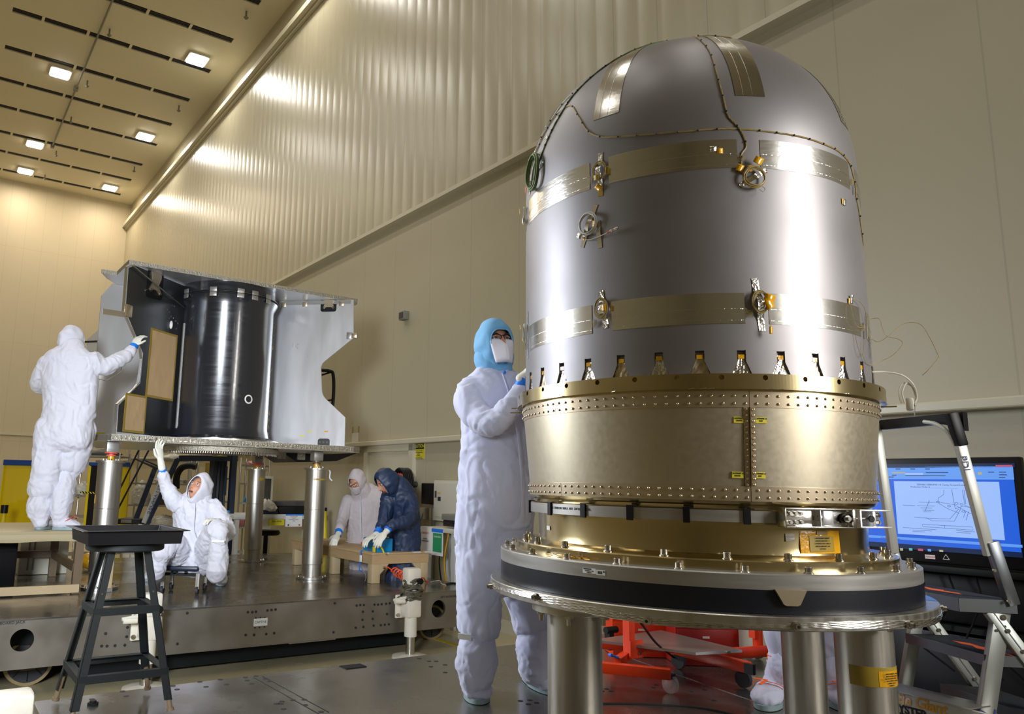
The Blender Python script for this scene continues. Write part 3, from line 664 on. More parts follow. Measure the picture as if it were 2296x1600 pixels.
def flap(a, z, w, h, m, par=None, rot=0., off=.008, curl=.14, name='label_flap'):
    c = ts(a, z, off); u = tanv(a)*math.cos(rot)+Z1*math.sin(rot); v = Z1*math.cos(rot)-tanv(a)*math.sin(rot); nn = outv(a); V = []; n = 6
    for i in range(n+1):
        t = i/n-.5; b = c+v*h*t+nn*(curl*h*(t+.5)**2*.5)
        V += [b-u*w/2, b+u*w/2]
    f = [(2*i, 2*i+1, 2*i+3, 2*i+2) for i in range(n)]
    o = MB().add(V, f).build(name, m, par or tank, recalc=False); md = o.modifiers.new('thick', 'SOLIDIFY'); md.thickness = .0006; return o
# hanging bundles with their tapes, placed on measured angles
coil(-44.3, 2.726, .024, .032, 6, .0016, 'wire_gold'); tape((-44.3, 2.80), (-44.6, 2.655), .019, 0, 'foil_shiny', lift=.02); tape((-44.4, 2.66), (-44.6, 2.632), .02, 0, 'kapton_dull'); flap(-44.9, 2.665, .022, .026, 'kapton', rot=.7); flap(-41.9, 2.72, .02, .03, 'kapton_dull'); flap(-45, 2.70, .02, .02, 'kapton_dull', off=.02)
coil(-48.8, 2.535, .036, .040, 7, .0019, 'wire_white', tilt=.2); t_ = tape((-46.2, 2.605), (-51.9, 2.455), .018, 0, 'foil_tape', lift=.012); tape((-45.6, 2.54), (-45.0, 2.435), .017, 0, 'foil_tape', lift=.004); flap(-51.7, 2.495, .022, .02, 'foil_shiny', rot=-.5, off=.018); flap(-46.6, 2.53, .018, .022, 'kapton', rot=-.3); flap(-50.5, 2.483, .012, .012, 'kapton')
MB().tube([ts(-51, 2.49, .01), ts(-49, 2.475, .008), ts(-46, 2.475, .008), ts(-43, 2.48, .01), ts(-42, 2.482, .012)], .0018, 6, smooth=6).build('wire_tail', 'wire_white', tank)
MB().cyl(ts(-42, 2.482, .012), ts(-40.6, 2.485, .013), .0035, n=8).build('splice', 'strap_red', tank); MB().cyl(ts(-40.9, 2.485, .013), ts(-38.2, 2.492, .014), .0058, n=10).build('connector', 'foil_shiny', tank)
coil(.8, 2.633, .036, .034, 7, .0018, 'wire_gold'); tape((-3.0, 2.605), (5.2, 2.665), .018, 0, 'foil_shiny', lift=.018); flap(2.0, 2.69, .03, .026, 'kapton', rot=-.5, off=.02); flap(-3.0, 2.667, .022, .024, 'kapton', rot=-.4); flap(-.2, 2.665, .018, .022, 'kapton', rot=.2)
MB().tube([ts(2.5, 2.605, .01), ts(3.5, 2.59, .018), ts(2.8, 2.578, .02), ts(1.8, 2.586, .02)], .0008, 5, smooth=5).build('wire_tail', 'foil_tape', tank)
coil(-44.4, 2.208, .024, .034, 7, .0016, 'wire_gold'); tape((-45, 2.275), (-43.6, 2.135), .02, 0, 'foil_shiny', lift=.02); flap(-43.0, 2.205, .016, .024, 'kapton', off=.024); flap(-42.4, 2.16, .014, .026, 'foil_shiny', off=.006); flap(-41.4, 2.205, .012, .02, 'kapton_dull')
coil(.6, 2.195, .024, .036, 7, .0017, 'wire_gold'); tape((-.2, 2.28), (1.3, 2.10), .022, 0, 'foil_shiny', lift=.022); flap(3.0, 2.205, .036, .034, 'kapton', rot=-.3, off=.018); flap(2.6, 2.185, .028, .03, 'kapton', rot=.4, off=.026)
MB().bar(ts(2.9, 2.165, .014), ts(2.9, 2.115, .018), .004, .001, outv(3)).build('tag_strip', 'foil_tape', tank); flap(2.9, 2.10, .011, .026, 'kapton', off=.02); 
coil(-92.5, 2.74, .026, .034, 6, .0017, 'wire_white'); flap(-93, 2.755, .02, .028, 'kapton', off=.03); flap(-90.5, 2.70, .016, .03, 'foil_shiny', off=.02)
coil(-92.0, 2.215, .026, .034, 6, .0017, 'wire_white'); flap(-92.6, 2.24, .022, .022, 'kapton', off=.028); tape((-88.9, 2.30), (-88.9, 2.1), .02, 0, 'foil_shiny')
# the long green bundle hanging at upper left
mb = MB(); 
for k in range(6):
    q = 1+.05*math.sin(k*2.1); mb.tube([ts(-79+1.0*math.sin(.5*k)+x*5.0*q, 2.865+y*.075*q-.02*x, .012+.003*k) for x, y in ((0, 1), (.75, .75), (1, 0), (.72, -.75), (0, -1.03), (-.75, -.7), (-1, 0), (-.7, .72))], .0034, 7, closed=True, smooth=5)
mb.build('wire_bundle', 'wire_green', tank); MB().tube([ts(-77, 2.94, .01), ts(-78, 2.87, .016), ts(-81, 2.79, .012)], .0034, 7, smooth=5).build('wire_bundle', 'wire_green', tank)
tape((-71.5, 2.88), (-80.5, 2.855), .018, 0, 'foil_tape', lift=.012); tape((-78.5, 2.86), (-86, 2.80), .018, 0, 'foil_tape', lift=.012); flap(-88, 2.86, .02, .03, 'kapton', off=.012); flap(-90, 2.84, .02, .026, 'strap_red', off=.01)
for a, z in ((-71.6, 2.985), (-75.4, 2.93), (-80, 2.95), (-83, 2.98)): flap(a, z, .014, .012, 'foil_shiny', rot=.4)
flap(-10.2, 2.741, .022, .018, 'foil_shiny', off=.003, curl=.05); flap(-8.4, 2.733, .022, .019, 'kapton', off=.003, curl=.05); flap(35.1, 2.606, .012, .022, 'kapton', off=.003, curl=.1); flap(36.3, 2.604, .012, .022, 'foil_shiny', off=.004, curl=.2)
flap(34.4, 2.238, .012, .022, 'kapton', off=.004, curl=.2); flap(35.6, 2.246, .012, .032, 'foil_shiny', off=.006, curl=.3)
for a, z0, z1 in ((44.3, 2.18, 2.12), (44.3, 2.72, 2.66), (47.5, 2.21, 2.13), (50, 2.14, 2.06)): tape((a, z0), (a, z1), .006, 0, 'foil_shiny', off=.004)
# loose thin wires on the right side
def loose(pts, r, m, name='loose_wire'):
    MB().tube([ts(a, z, o) for a, z, o in pts], r, 6, smooth=7).build(name, m, tank)
loose([(34.6, 2.235, .005), (34.0, 2.2, .012), (35, 2.16, .014), (38, 2.15, .01), (41, 2.155, .01), (44, 2.16, .008)], .0009, 'wire_gold')
loose([(36.2, 2.25, .006), (40, 2.245, .012), (43.5, 2.22, .014), (45, 2.17, .012), (44.5, 2.12, .01)], .0009, 'wire_gold')
loose([(36, 2.13, .006), (36.4, 2.08, .01), (38, 2.05, .012), (40, 2.06, .01), (41.5, 2.11, .01)], .0007, 'wire_gold')
loose([(40, 2.06, .006), (42, 2.035, .008), (46, 2.03, .01), (50, 2.045, .03), (52, 2.07, .07), (53, 2.11, .1), (53, 2.13, .085), (52, 2.14, .055), (51, 2.17, .045), (50, 2.20, .04), (50, 2.205, .02), (49, 2.2, .005)], .0009, 'wire_gold')
loose([(50, 2.13, .01), (51, 2.12, .03), (52, 2.14, .06), (54, 2.18, .1), (55, 2.19, .13), (56, 2.18, .16), (57, 2.14, .18), (58, 2.08, .2), (58, 2.06, .2), (57, 2.02, .17), (57, 2.0, .15)], .0011, 'wire_gold')
loose([(50, 2.01, .004), (53, 2.012, .04), (55, 2.0, .09), (58, 1.97, .12), (60, 1.93, .13), (60, 1.9, .12)], .003, 'wire_white')
for k in range(2): loose([(56, 1.90, .08+.01*k), (56, 1.94, .075+.01*k), (57, 1.975, .09+.01*k), (58.5, 1.965, .115), (60, 1.93, .125), (60.5, 1.895, .12)], .0026, 'wire_white')
p = ts(58.5, 1.90, .105); MB().obox(p, tanv(58), outv(58), Z1, (.022, .012, .022), .006).build('foam_block', 'wire_white', tank); flap(61, 1.885, .03, .05, 'foil_shiny', off=.12, rot=.3)
# top cap
m = MB(); c = ts(-14, 3.40); tp = AX+Z1*3.425+np.array([-.03, -.02, 0]); m.obox(tp+np.array([0, 0, .022]), (1, 0, 0), (0, 1, 0), Z1, (.06, .05, .006), .002).obox(tp, (1, 0, 0), (0, 1, 0), Z1, (.03, .03, .02)); m.build('top_fitting', 'bus_silver', tank)
# --------------------------------------------------------------- adapter
ad = thing('cone_adapter', 'gold riveted metal skirt section with a bolt-hole flange below the grey tank', 'adapter', (*AX[:2], 1.37))
# upper flange with real bolt holes: strip of quads around each opening
def flange_holes(R0, z0, z1, holes, hr, m_):
    V = []; f = []; segs = []
    hs = sorted(holes); zc = (z0+z1)/2+.012
    def col(a, z, r=R0): V.append(cyp(r, a, z)); return len(V)-1
    e = math.degrees(hr*1.35/R0); ez = hr*1.35
    n = len(hs)
    for i in range(n):
        h = hs[i]; nx = hs[(i+1) % n]+(360 if i == n-1 else 0)
        ci = []; sq = []; ck = []; N_ = 24
        for k in range(N_):
            t = 2*PI*k/N_; c, s = math.cos(t), math.sin(t); mm = max(abs(c), abs(s))
            ci.append(col(h+math.degrees(hr*c/R0), zc+hr*s)); sq.append(col(h+e*c/mm, zc+ez*s/mm)); ck.append(col(h+math.degrees(hr*c/R0), zc+hr*s, R0-.035))
        for k in range(N_):
            l = (k+1) % N_; f += [(ci[k], ci[l], sq[l], sq[k]), (ci[l], ci[k], ck[k], ck[l])]
        f.append(tuple(ck))
        for za, zb in ((z0, zc-ez), (zc+ez, z1)):
            g = 4
            for q in range(g):
                a0 = h-e+2*e*q/g; a1 = h-e+2*e*(q+1)/g; f.append((col(a0, za), col(a1, za), col(a1, zb), col(a0, zb)))
        g = 10
        for q in range(g):
            a0 = h+e+(nx-h-2*e)*q/g; a1 = h+e+(nx-h-2*e)*(q+1)/g; f.append((col(a0, z0), col(a1, z0), col(a1, z1), col(a0, z1)))
    return MB().add(V, f)
def ang_at(u, v, r):
    d = ray(u, v); a_ = d[0]**2+d[1]**2; b_ = -2*(d[0]*AX[0]+d[1]*AX[1]); c_ = AX[0]**2+AX[1]**2-r*r; dd = b_*b_-4*a_*c_
    k = (-b_-math.sqrt(max(0, dd)))/(2*a_); p = EYE+d*k; return math.degrees(math.atan2(p[0]-AX[0], -(p[1]-AX[1]))), p[2]
RF = .698; h0 = ang_at(1618, 847, RF)[0]
fl = flange_holes(RF, 1.902, 1.952, [h0+k*11.25-360*(k > 16) for k in range(32)], .0085, '').build('flange_rim', 'gold_alodine', ad, ang=30, recalc=True)
MB().lathe([(.55, 1.952), (RF, 1.952)], AX, 128).lathe([(RF, 1.902), (.672, 1.902), (.672, 1.896), (.60, 1.896)], AX, 128).build('flange_web', 'gold_alodine', ad)
for a in (-103, -100, 59, -75, -58, -40, -19, -16, -14, 1, 4, 11, 25): 
    MB().bar(cyp(RF-.004, a-.8, 1.9015), cyp(RF+.004, a+.8, 1.9035), .004, .001).build('lock_wire', 'foil_shiny', ad)
for a, z in ((-104, 1.91), (-99, 1.885), (58, 1.893)): MB().cyl(cyp(RF-.02, a, z), cyp(RF+.03, a, z), .0028, n=8).build('guide_pin', 'rivet_gold', ad)
def rc(z): return .672+(z-1.87)*(.672-.645)/(1.87-1.545)   # slightly tapering skirt
MB().lathe([(rc(1.895), 1.895), (rc(1.5), 1.54)], AX, 160).build('skirt_shell', 'gold_skin', ad)
seam = ang_at(1683, 1000, .665)[0]; segs = [seam+k*60 for k in range(-3, 3)]
for zt, zb in ((1.896, 1.845), (1.592, 1.545)):
    for k in range(6):
        MB().lathe([(rc(zt)-.001, zt), (rc(zt)+.002, zt), (rc(zb)+.002, zb), (rc(zb)-.001, zb)], AX, 36, segs[k]+.1, segs[k]+59.9, solid=True).build('rivet_strip', 'gold_strip', ad, ang=30)
sa = seam; MB().bar(cyp(rc(1.845)+.006, sa, 1.845), cyp(rc(1.592)+.006, sa, 1.592), .0016, .012, outv(sa)).build('seam_fin', 'gold_strip', ad)
MB().lathe([(rc(1.845), 1.845), (rc(1.845)+.0022, 1.845), (rc(1.592)+.0022, 1.592), (rc(1.592), 1.592)], AX, 4, sa-1.6, sa-.2, solid=True).lathe([(rc(1.845), 1.845), (rc(1.845)+.0022, 1.845), (rc(1.592)+.0022, 1.592), (rc(1.592), 1.592)], AX, 4, sa+.2, sa+1.6, solid=True).build('seam_strip', 'gold_strip', ad)
rv = MB(); 
V0 = []
rvm = MB(); rvm.sph((0, 0, 0), .0046, 10, 6); o0 = rvm.build('rivet', 'rivet_gold', ad, recalc=False); rme = o0.data
for v_ in rme.vertices: v_.co = Vector((v_.co.x+AX[0], v_.co.y+AX[1], v_.co.z+1.37))   # back to its own centre
bpy.data.objects.remove(o0)
allr = []
for zt in (1.882, 1.857, 1.580, 1.557):
    for k in range(120):
        a = seam+2.0+k*3.0 if True else 0
        allr.append((a, zt, rc(zt)+.0025))
for k in range(14):
    zt = 1.838-k*(.24/13)
    for d_ in (-.95, 1.0): allr.append((seam+d_, zt, rc(zt)+.0025))
def front(a):
    a = (a+180) % 360-180; return -118 < a < 78
vis = [q for q in allr if front(q[0])]; vis.sort(key=lambda q: abs(((q[0]+180) % 360-180)+20))
for a, z, r in vis[:100]:
    o = bpy.data.objects.new('rivet', rme); COL.objects.link(o); o.parent = ad; p = cyp(r, a, z); o.location = Vector([float(x) for x in (p-np.array([AX[0], AX[1], 1.37]))])
rest = vis[100:]+[q for q in allr if not front(q[0])]; m = MB()
for a, z, r in rest: m.sph(cyp(r, a, z), .0046, 8, 5)
tag(m.build('rivet', 'rivet_gold', ad), kind='stuff')
for (u_, v_, tx_) in ((1657, 941, 'CATMOUNT-2\nDATE'), (1705, 942, 'CATMOUNT-2\nKIT'), (1656, 1064, 'CATMOUNT-2\nDATE'), (1707, 1065, 'CATMOUNT-2\nKIT')):
    a, z = ang_at(u_, v_, .662); r = rc(z)+.0012; 
    l = MB().lathe([(r-.002, z-.010), (r, z-.010), (r, z+.010), (r-.002, z+.010)], AX, 4, a-1.55, a+1.55, solid=True).build('yellow_sticker', 'yellow_label', ad); text('lettering', tx_.replace('CATMOUNT', 'CATMNT'), .0075, cyp(r+.0008, a, z+.001), tanv(a), Z1, 'ink', l, 'CENTER')
# lower flange of the skirt
MB().lathe([(.645, 1.545), (.640, 1.535), (.628, 1.53), (.625, 1.512), (.636, 1.508)], AX, 128).build('lower_flange', 'gold_alodine', ad)
# --------------------------------------------------------------- clamp band
cb = thing('clamp_band', 'silver clamp band with black straps round the joint below the gold skirt', 'clamp', (*AX[:2], 1.498))
RB = .648
MB().lathe([(RB-.012, 1.478), (RB, 1.478), (RB, 1.515), (RB-.012, 1.515)], AX, 128, -137, 14, solid=True).build('band_segment', 'ring_grey', cb, ang=30)
MB().lathe([(RB-.012, 1.478), (RB, 1.478), (RB, 1.515), (RB-.012, 1.515)], AX, 128, 47, 220, solid=True).build('band_segment', 'ring_grey', cb, ang=30)
for u_, v_ in ((1186, 1132), (1231, 1137), (1306, 1142), (1411, 1147), (1539, 1154), (1676, 1160)):
    a, z = ang_at(u_, v_, RB+.006); ha = math.degrees(.0105/RB)
    k_ = MB().lathe([(RB-.002, 1.472), (RB+.007, 1.472), (RB+.007, 1.522), (RB-.002, 1.522)], AX, 4, a-ha, a+ha, solid=True).build('retainer_clip', 'black_plastic', cb)
    MB().obox(cyp(RB-.004, a+ha*1.6, 1.521), tanv(a), outv(a), Z1, (.006, .012, .0015)).build('clip_foot', 'black_plastic', k_)
for k in (75, 95, 115, 135, 155, 175, 195, 210): MB().lathe([(RB-.002, 1.472), (RB+.007, 1.472), (RB+.007, 1.522), (RB-.002, 1.522)], AX, 4, k-.9, k+.9, solid=True).build('retainer_clip', 'black_plastic', cb)
# band lettering: single characters laid round the curve
def curved_text(s, a0, z, size, r, m, par, pitch):
    for i, ch in enumerate(s):
        if ch == ' ': continue
        a = a0+i*pitch; text('lettering', ch, size, cyp(r, a, z), tanv(a), Z1, m, par, 'CENTER')
A0 = ang_at(1238, 1136, RB)[0]; curved_text('HT-TENSION SHALL NOT EXCEED', A0, 1.500, .0115, RB+.001, 'ink', cb, (ang_at(1296, 1143, RB)[0]-A0)/23.5); A1 = ang_at(1316, 1141, RB)[0]; curved_text('LBS.', A1, 1.500, .0115, RB+.001, 'ink', cb, .55)
# the tensioner: machined channel block, bolts, screw, end clevis
def tens(u_, v_): return ang_at(u_, v_, RB+.022)
aL, aR = tens(1750, 1163)[0], tens(1910, 1170)[0]
mb = MB(); Rr_ = RB+.002
zt, zb = 1.527, 1.467
blk = thing('tmp', '', '', (0, 0, 0)) if 0 else None
nseg = 1
pL, pR = cyp(RB+.012, aL, 1.497), cyp(RB+.012, aR, 1.497); dx = (pR-pL)/np.linalg.norm(pR-pL); nn = np.cross(dx, Z1); Ln = np.linalg.norm(pR-pL); pc = (pL+pR)/2+nn*.012
mb.obox(pc-nn*.012, dx, nn, Z1, (Ln/2, .005, .03), .001); mb.obox(pc+Z1*.0285, dx, nn, Z1, (Ln/2, .018, .0022), .0006); mb.obox(pc-Z1*.0285, dx, nn, Z1, (Ln/2, .018, .0022), .0006); mb.obox(pc-dx*(Ln/2-.002), dx, nn, Z1, (.002, .018, .03), .0006); mb.obox(pc+dx*(Ln/2-.006), dx, nn, Z1, (.006, .018, .03), .0006)
tn = mb.build('tensioner_block', 'foil_tape', cb, ang=30)
MB().obox(pc+dx*.002, dx, nn, Z1, (.0012, .014, .028)).obox(pc+dx*.034, dx, nn, Z1, (.02, .012, .024), .003).build('inner_slide', 'bus_silver', tn)
MB().obox(pc-dx*.0+nn*.004+dx*.012, dx, nn, Z1, (.016, .004, .009), .004).build('slot_key', 'bolt_steel', tn)
for i in range(3):
    for q in (-1, 1):
        c = pc-dx*(Ln/2-.022-i*.021)+Z1*.0135*q; MB().cyl(c-nn*.008, c+nn*.012, .0075, n=6).cyl(c+nn*.012, c+nn*.018, .0055, n=14).build('block_bolt', 'bolt_steel', tn)
c = pc+dx*(Ln/2-.028); MB().cyl(c-nn*.004, c+nn*.004, .0165, n=28).build('bearing_ring', 'black_metal', tn); MB().cyl(c+nn*.002, c+nn*.014, .0115, n=24).cyl(c+nn*.012, c+nn*.022, .0065, n=16).build('pin_head', 'bolt_steel', tn)
e0 = pc+dx*(Ln/2); e1 = e0+dx*.075-nn*.012; MB().cyl(e0-dx*.01, e1+dx*.02-Z1*.0, .0055, n=14).build('tension_screw', 'polished_steel', cb)
cv = MB(); cc = pc+dx*(Ln/2+.052)-nn*.008
cv.obox(cc+Z1*.027+dx*.035, dx, nn, Z1, (.062, .02, .0025), .001); cv.obox(cc-Z1*.027+dx*.035, dx, nn, Z1, (.062, .02, .0025), .001); cv.obox(cc-dx*.026, dx, nn, Z1, (.003, .02, .027)); cv.obox(cc+dx*.032-nn*.004, dx, nn, Z1, (.006, .02, .027), .001); cv.obox(cc-nn*.014, dx, nn, Z1, (.03, .003, .027))
cl = cv.build('end_clevis', 'bus_silver', cb, ang=30); MB().cyl(cc+dx*.022+nn*.012, cc+dx*.022+nn*.0165, .011, n=20).build('clevis_bore', 'black_metal', cl)
for q in (-1, 1): MB().cyl(cc+dx*.045+Z1*.012*q, cc+dx*.062+Z1*.012*q, .0055, n=8).cyl(cc+dx*.062+Z1*.012*q, cc+dx*.068+Z1*.012*q, .008, n=6).build('clevis_bolt', 'bolt_steel', cl)
MB().lathe([(RB-.004, 1.482), (RB, 1.482), (RB, 1.513), (RB-.004, 1.513)], AX, 20, aL-5, aL+1, solid=True).build('band_end', 'ring_grey', cb)
# --------------------------------------------------------------- mounting ring below the clamp
mr = thing('mounting_ring', 'polished gold cylinder and bolted flange between clamp band and grey ring', 'ring', (*AX[:2], 1.36))
MB().lathe([(.60, 1.512), (.630, 1.508), (.628, 1.49), (.612, 1.478), (.608, 1.40), (.612, 1.375), (.63, 1.366), (.695, 1.364), (.700, 1.360), (.700, 1.333), (.60, 1.333)], AX, 160).build('ring_wall', 'gold_alodine', mr, ang=30)
def fitang(u, v, r): return ang_at(u, v, r)
def hexbolt(par, c, r=.011, h=.017, name='bolt'):
    o = MB().cyl(c, c+Z1*.0025, r*1.45, n=20).cyl(c+Z1*.0025, c+Z1*.0045, r*1.25, n=20).cyl(c+Z1*.0045, c+Z1*(.0045+h), r, n=18).build(name, 'bolt_steel', par, bev=.0008)
    MB().cyl(c+Z1*(.0045+h), c+Z1*(.0050+h), r*.55, n=6).build('hex_socket', 'black_metal', o); return o
b0 = math.degrees(math.atan2(*(lambda p: (p[0]-AX[0], -(p[1]-AX[1])))(atz(1604, 1240, 1.366))))
for k in range(22): hexbolt(mr, cyp(.665, b0+k*360/22, 1.3645))
for a, z, w_, m_ in ((9.0, 1.432, .016, 'foil_tape'), (-79, 1.42, .010, 'paper')):
    MB().lathe([(.6115, z-w_/1.3), (.6125, z-w_/1.3), (.6125, z+w_/1.3), (.6115, z+w_/1.3)], AX, 5, a-1.5, a+1.5, solid=True).build('small_patch', m_, mr)
MB().lathe([(.610, 1.382), (.6135, 1.382), (.6115, 1.455), (.609, 1.455)], AX, 24, 12.4, 28.5, solid=True).build('amber_sheet', 'kapton', mr)
MB().lathe([(.612, 1.388), (.6150, 1.388), (.614, 1.438), (.611, 1.438)], AX, 16, 15.6, 25.5, solid=True).build('amber_label', 'kapton_dull', mr)
MB().lathe([(.612, 1.442), (.6150, 1.442), (.614, 1.454), (.611, 1.454)], AX, 8, 18.5, 22.8, solid=True).build('amber_label', 'kapton_frame', mr)
for i, s_ in enumerate(('PART NUMBER   0002007', 'PROOF LOAD DATE   7', 'WORKING LOAD  1000 LB', 'PROOF LOAD TEST   NA', 'EXP DATE')): text('lettering', s_, .0055, cyp(.617, 20.5, 1.431-i*.0085), tanv(20.5), Z1, 'ink', mr, 'CENTER')
for k in range(10): flapc = cyp(.715+.012*math.sin(k*2.2), -63+k*1.7, 1.3355); MB().obox(flapc+Z1*.003, tanv(-60), outv(-60), Z1, (.010, .004, .002)).build('amber_scrap', 'kapton', mr)
# --------------------------------------------------------------- stand: grey ring, dark band, plate, braid, columns
sd = thing('tank_stand', 'round test stand of grey and dark rings on a braided steel plate and thick columns', 'stand', (*AX[:2], .55))
MB().lathe([(.55, 1.333), (.762, 1.333), (.766, 1.329), (.766, 1.286), (.70, 1.286)], AX, 180).build('grey_ring', 'ring_grey', sd, ang=30)
MB().lathe([(.6, 1.286), (.7655, 1.286), (.7655, 1.2165), (.6, 1.2165)], AX, 180).build('dark_ring', 'dark_band', sd, ang=30)
MB().lathe([(0, 1.2155), (.803, 1.2155), (.806, 1.2125), (.806, 1.178), (.80, 1.174), (0, 1.174)], AX, 180).build('stand_plate', 'polished_steel', sd, ang=30)
MB().lathe([(.766, 1.2158), (.803, 1.2162)], AX, 30, 62, 125).build('blue_film', 'blue_film', sd)
b1 = math.degrees(math.atan2(*(lambda p: (p[0]-AX[0], -(p[1]-AX[1])))(atz(1532, 1262, 1.334))))
for k in range(24): hexbolt(sd, cyp(.738, b1+k*15.0, 1.333), .0105, .015)
# anchor lug hanging on the dark ring
aT = ang_at(1774, 1340, .775)[0]; p = cyp(.7665, aT, 0)
MB().prism([(-.048, 1.289), (.048, 1.289), (.046, 1.286), (.026, 1.247), (.018, 1.243), (-.016, 1.243), (-.024, 1.247), (-.046, 1.286)], p, tanv(aT), Z1, outv(aT)*.012).build('hanging_lug', 'gold_strip', sd, ang=30)
# sticker
aS = ang_at(1331, 1274, .767)[0]
st_ = MB().lathe([(.766, 1.298), (.7672, 1.298), (.7672, 1.315), (.766, 1.315)], AX, 10, aS-3.1, aS+.6, solid=True).lathe([(.766, 1.2965), (.7672, 1.2965), (.7672, 1.3125), (.766, 1.3125)], AX, 8, aS+.7, aS+3.1, solid=True).build('barcode_sticker', 'paper', sd)
m = MB()
for i in range(26):
    a = aS-2.9+i*.09
    if i % 3 != 1: m.lathe([(.767, 1.310), (.7678, 1.310), (.7678, 1.3145), (.767, 1.3145)], AX, 2, a, a+.045, solid=True)
for i in range(14):
    a = aS+1.1+i*.09
    if i % 4 != 1: m.lathe([(.767, 1.300), (.7678, 1.300), (.7678, 1.309), (.767, 1.309)], AX, 2, a, a+.05, solid=True)
tag(m.build('barcode_print', 'ink', st_), kind='stuff'); text('lettering', 'SERV-00611   L-30', .0042, cyp(.768, aS-1.3, 1.3065), tanv(aS), Z1, 'ink', st_, 'CENTER'); text('lettering', 'SHEET 10', .0042, cyp(.768, aS-1.3, 1.301), tanv(aS), Z1, 'ink', st_, 'CENTER')
MB().cyl(cyp(.767, aS+2.75, 1.308), cyp(.7679, aS+2.75, 1.308), .003, n=14).build('round_mark', 'ink', st_)
# braided ground strap draped round the plate edge
def braid(a): # centre height of the strap and its flatness along the rim
    z = 1.190+.009*math.sin(math.radians(a*5.1+40))-.004*math.cos(math.radians(a*2.3)); tw = abs(math.sin(math.radians(a*2.55+20))); return z, .0030+.0075*tw
NB = 420; strands = 6; 
for s_ in range(strands):
    pts = []
    for i in range(NB):
        a = -180+360*i/NB; z, hw = braid(a); q = (s_/(strands-1)-.5)*2
        pts.append(cyp(.8075+.0009*math.sin(i*1.2+s_*PI), a, z+hw*q+.0009*math.sin(i*1.2+s_*PI)))
    MB().tube(pts, .0017, 6, closed=True).build('braid_strand', 'foil_tape', sd)
for k, a in enumerate([ang_at(u_, v_, .81)[0] for u_, v_ in ((1203, 1339), (1452, 1375), (1784, 1397), (2036, 1390))]+[-88, 62, 100, 140, 180]):
    z, _ = braid(a); c = cyp(.806, a, z); n_ = outv(a)
    o = MB().cyl(c, c+n_*.012, .0125, n=18).cyl(c+n_*.012, c+n_*.022, .0085, n=18).build('strap_screw', 'bolt_steel', sd); MB().cyl(c+n_*.022, c+n_*.0225, .005, n=6).build('hex_socket', 'black_metal', o)
# columns with top flanges
cols = []
for u_, v_, Y, rr_ in ((1288, 1420, 2.80, .094), (1800, 1440, 3.55, .088), (1937, 1450, 2.84, .094), ):
    p = P(u_, v_, Y); cols.append((p[0], p[1], rr_))
cols.append((AX[0]-.45, AX[1]+.60, .088)) if 0 else None
for i, (x, y, r) in enumerate(cols):
    o = MB().lathe([(0, .55), (r, .55), (r, 1.15), (0, 1.15)], (x, y), 72).build('column', 'column_steel', sd, ang=30)
    R_ = .145 if i == 0 else .15
    MB().lathe([(0, 1.174), (R_, 1.174), (R_+.002, 1.172), (R_+.002, 1.148), (R_-.002, 1.146), (0, 1.146)], (x, y), 72).build('column_flange', 'polished_steel', o, ang=30)
    for k in range(6):
        a = math.radians(-20+60*k) if i == 0 else math.radians(10+60*k); c = np.array([x+(R_-.022)*math.sin(a), y-(R_-.022)*math.cos(a), 1.146]); MB().cyl(c, c-Z1*.01, .015, n=6).cyl(c-Z1*.01, c-Z1*.032, .0085, n=12).build('flange_bolt', 'bolt_steel', o)
    MB().lathe([(0, .55), (r+.05, .55), (r+.05, .57), (0, .57)], (x, y), 48).build('base_flange', 'polished_steel', o, ang=30)
x, y, r = cols[2]; 
o = MB().lathe([(r, .925), (r+.0012, .925), (r+.0012, .990), (r, .990)], (x, y), 24, -62, 62, solid=True).build('amber_tape', 'kapton_dull', sd)
MB().lathe([(r+.001, .928), (r+.002, .928), (r+.002, .978), (r+.001, .978)], (x, y), 16, -6, 55, solid=True).build('amber_label', 'kapton', o)
for i, s_ in enumerate(('PART NUMBER   0002', 'PROOF LOAD DATE', 'PROOF LOAD TEST  NA', 'MAX WORK LOAD', 'EXPIRE DATE', 'QUALITY')):
    a = math.radians(22); text('lettering', s_, .0062, np.array([x+(r+.0045)*math.sin(a), y-(r+.0045)*math.cos(a), .970-i*.0075]), (math.cos(a), math.sin(a), 0), Z1, 'ink', o, 'CENTER')
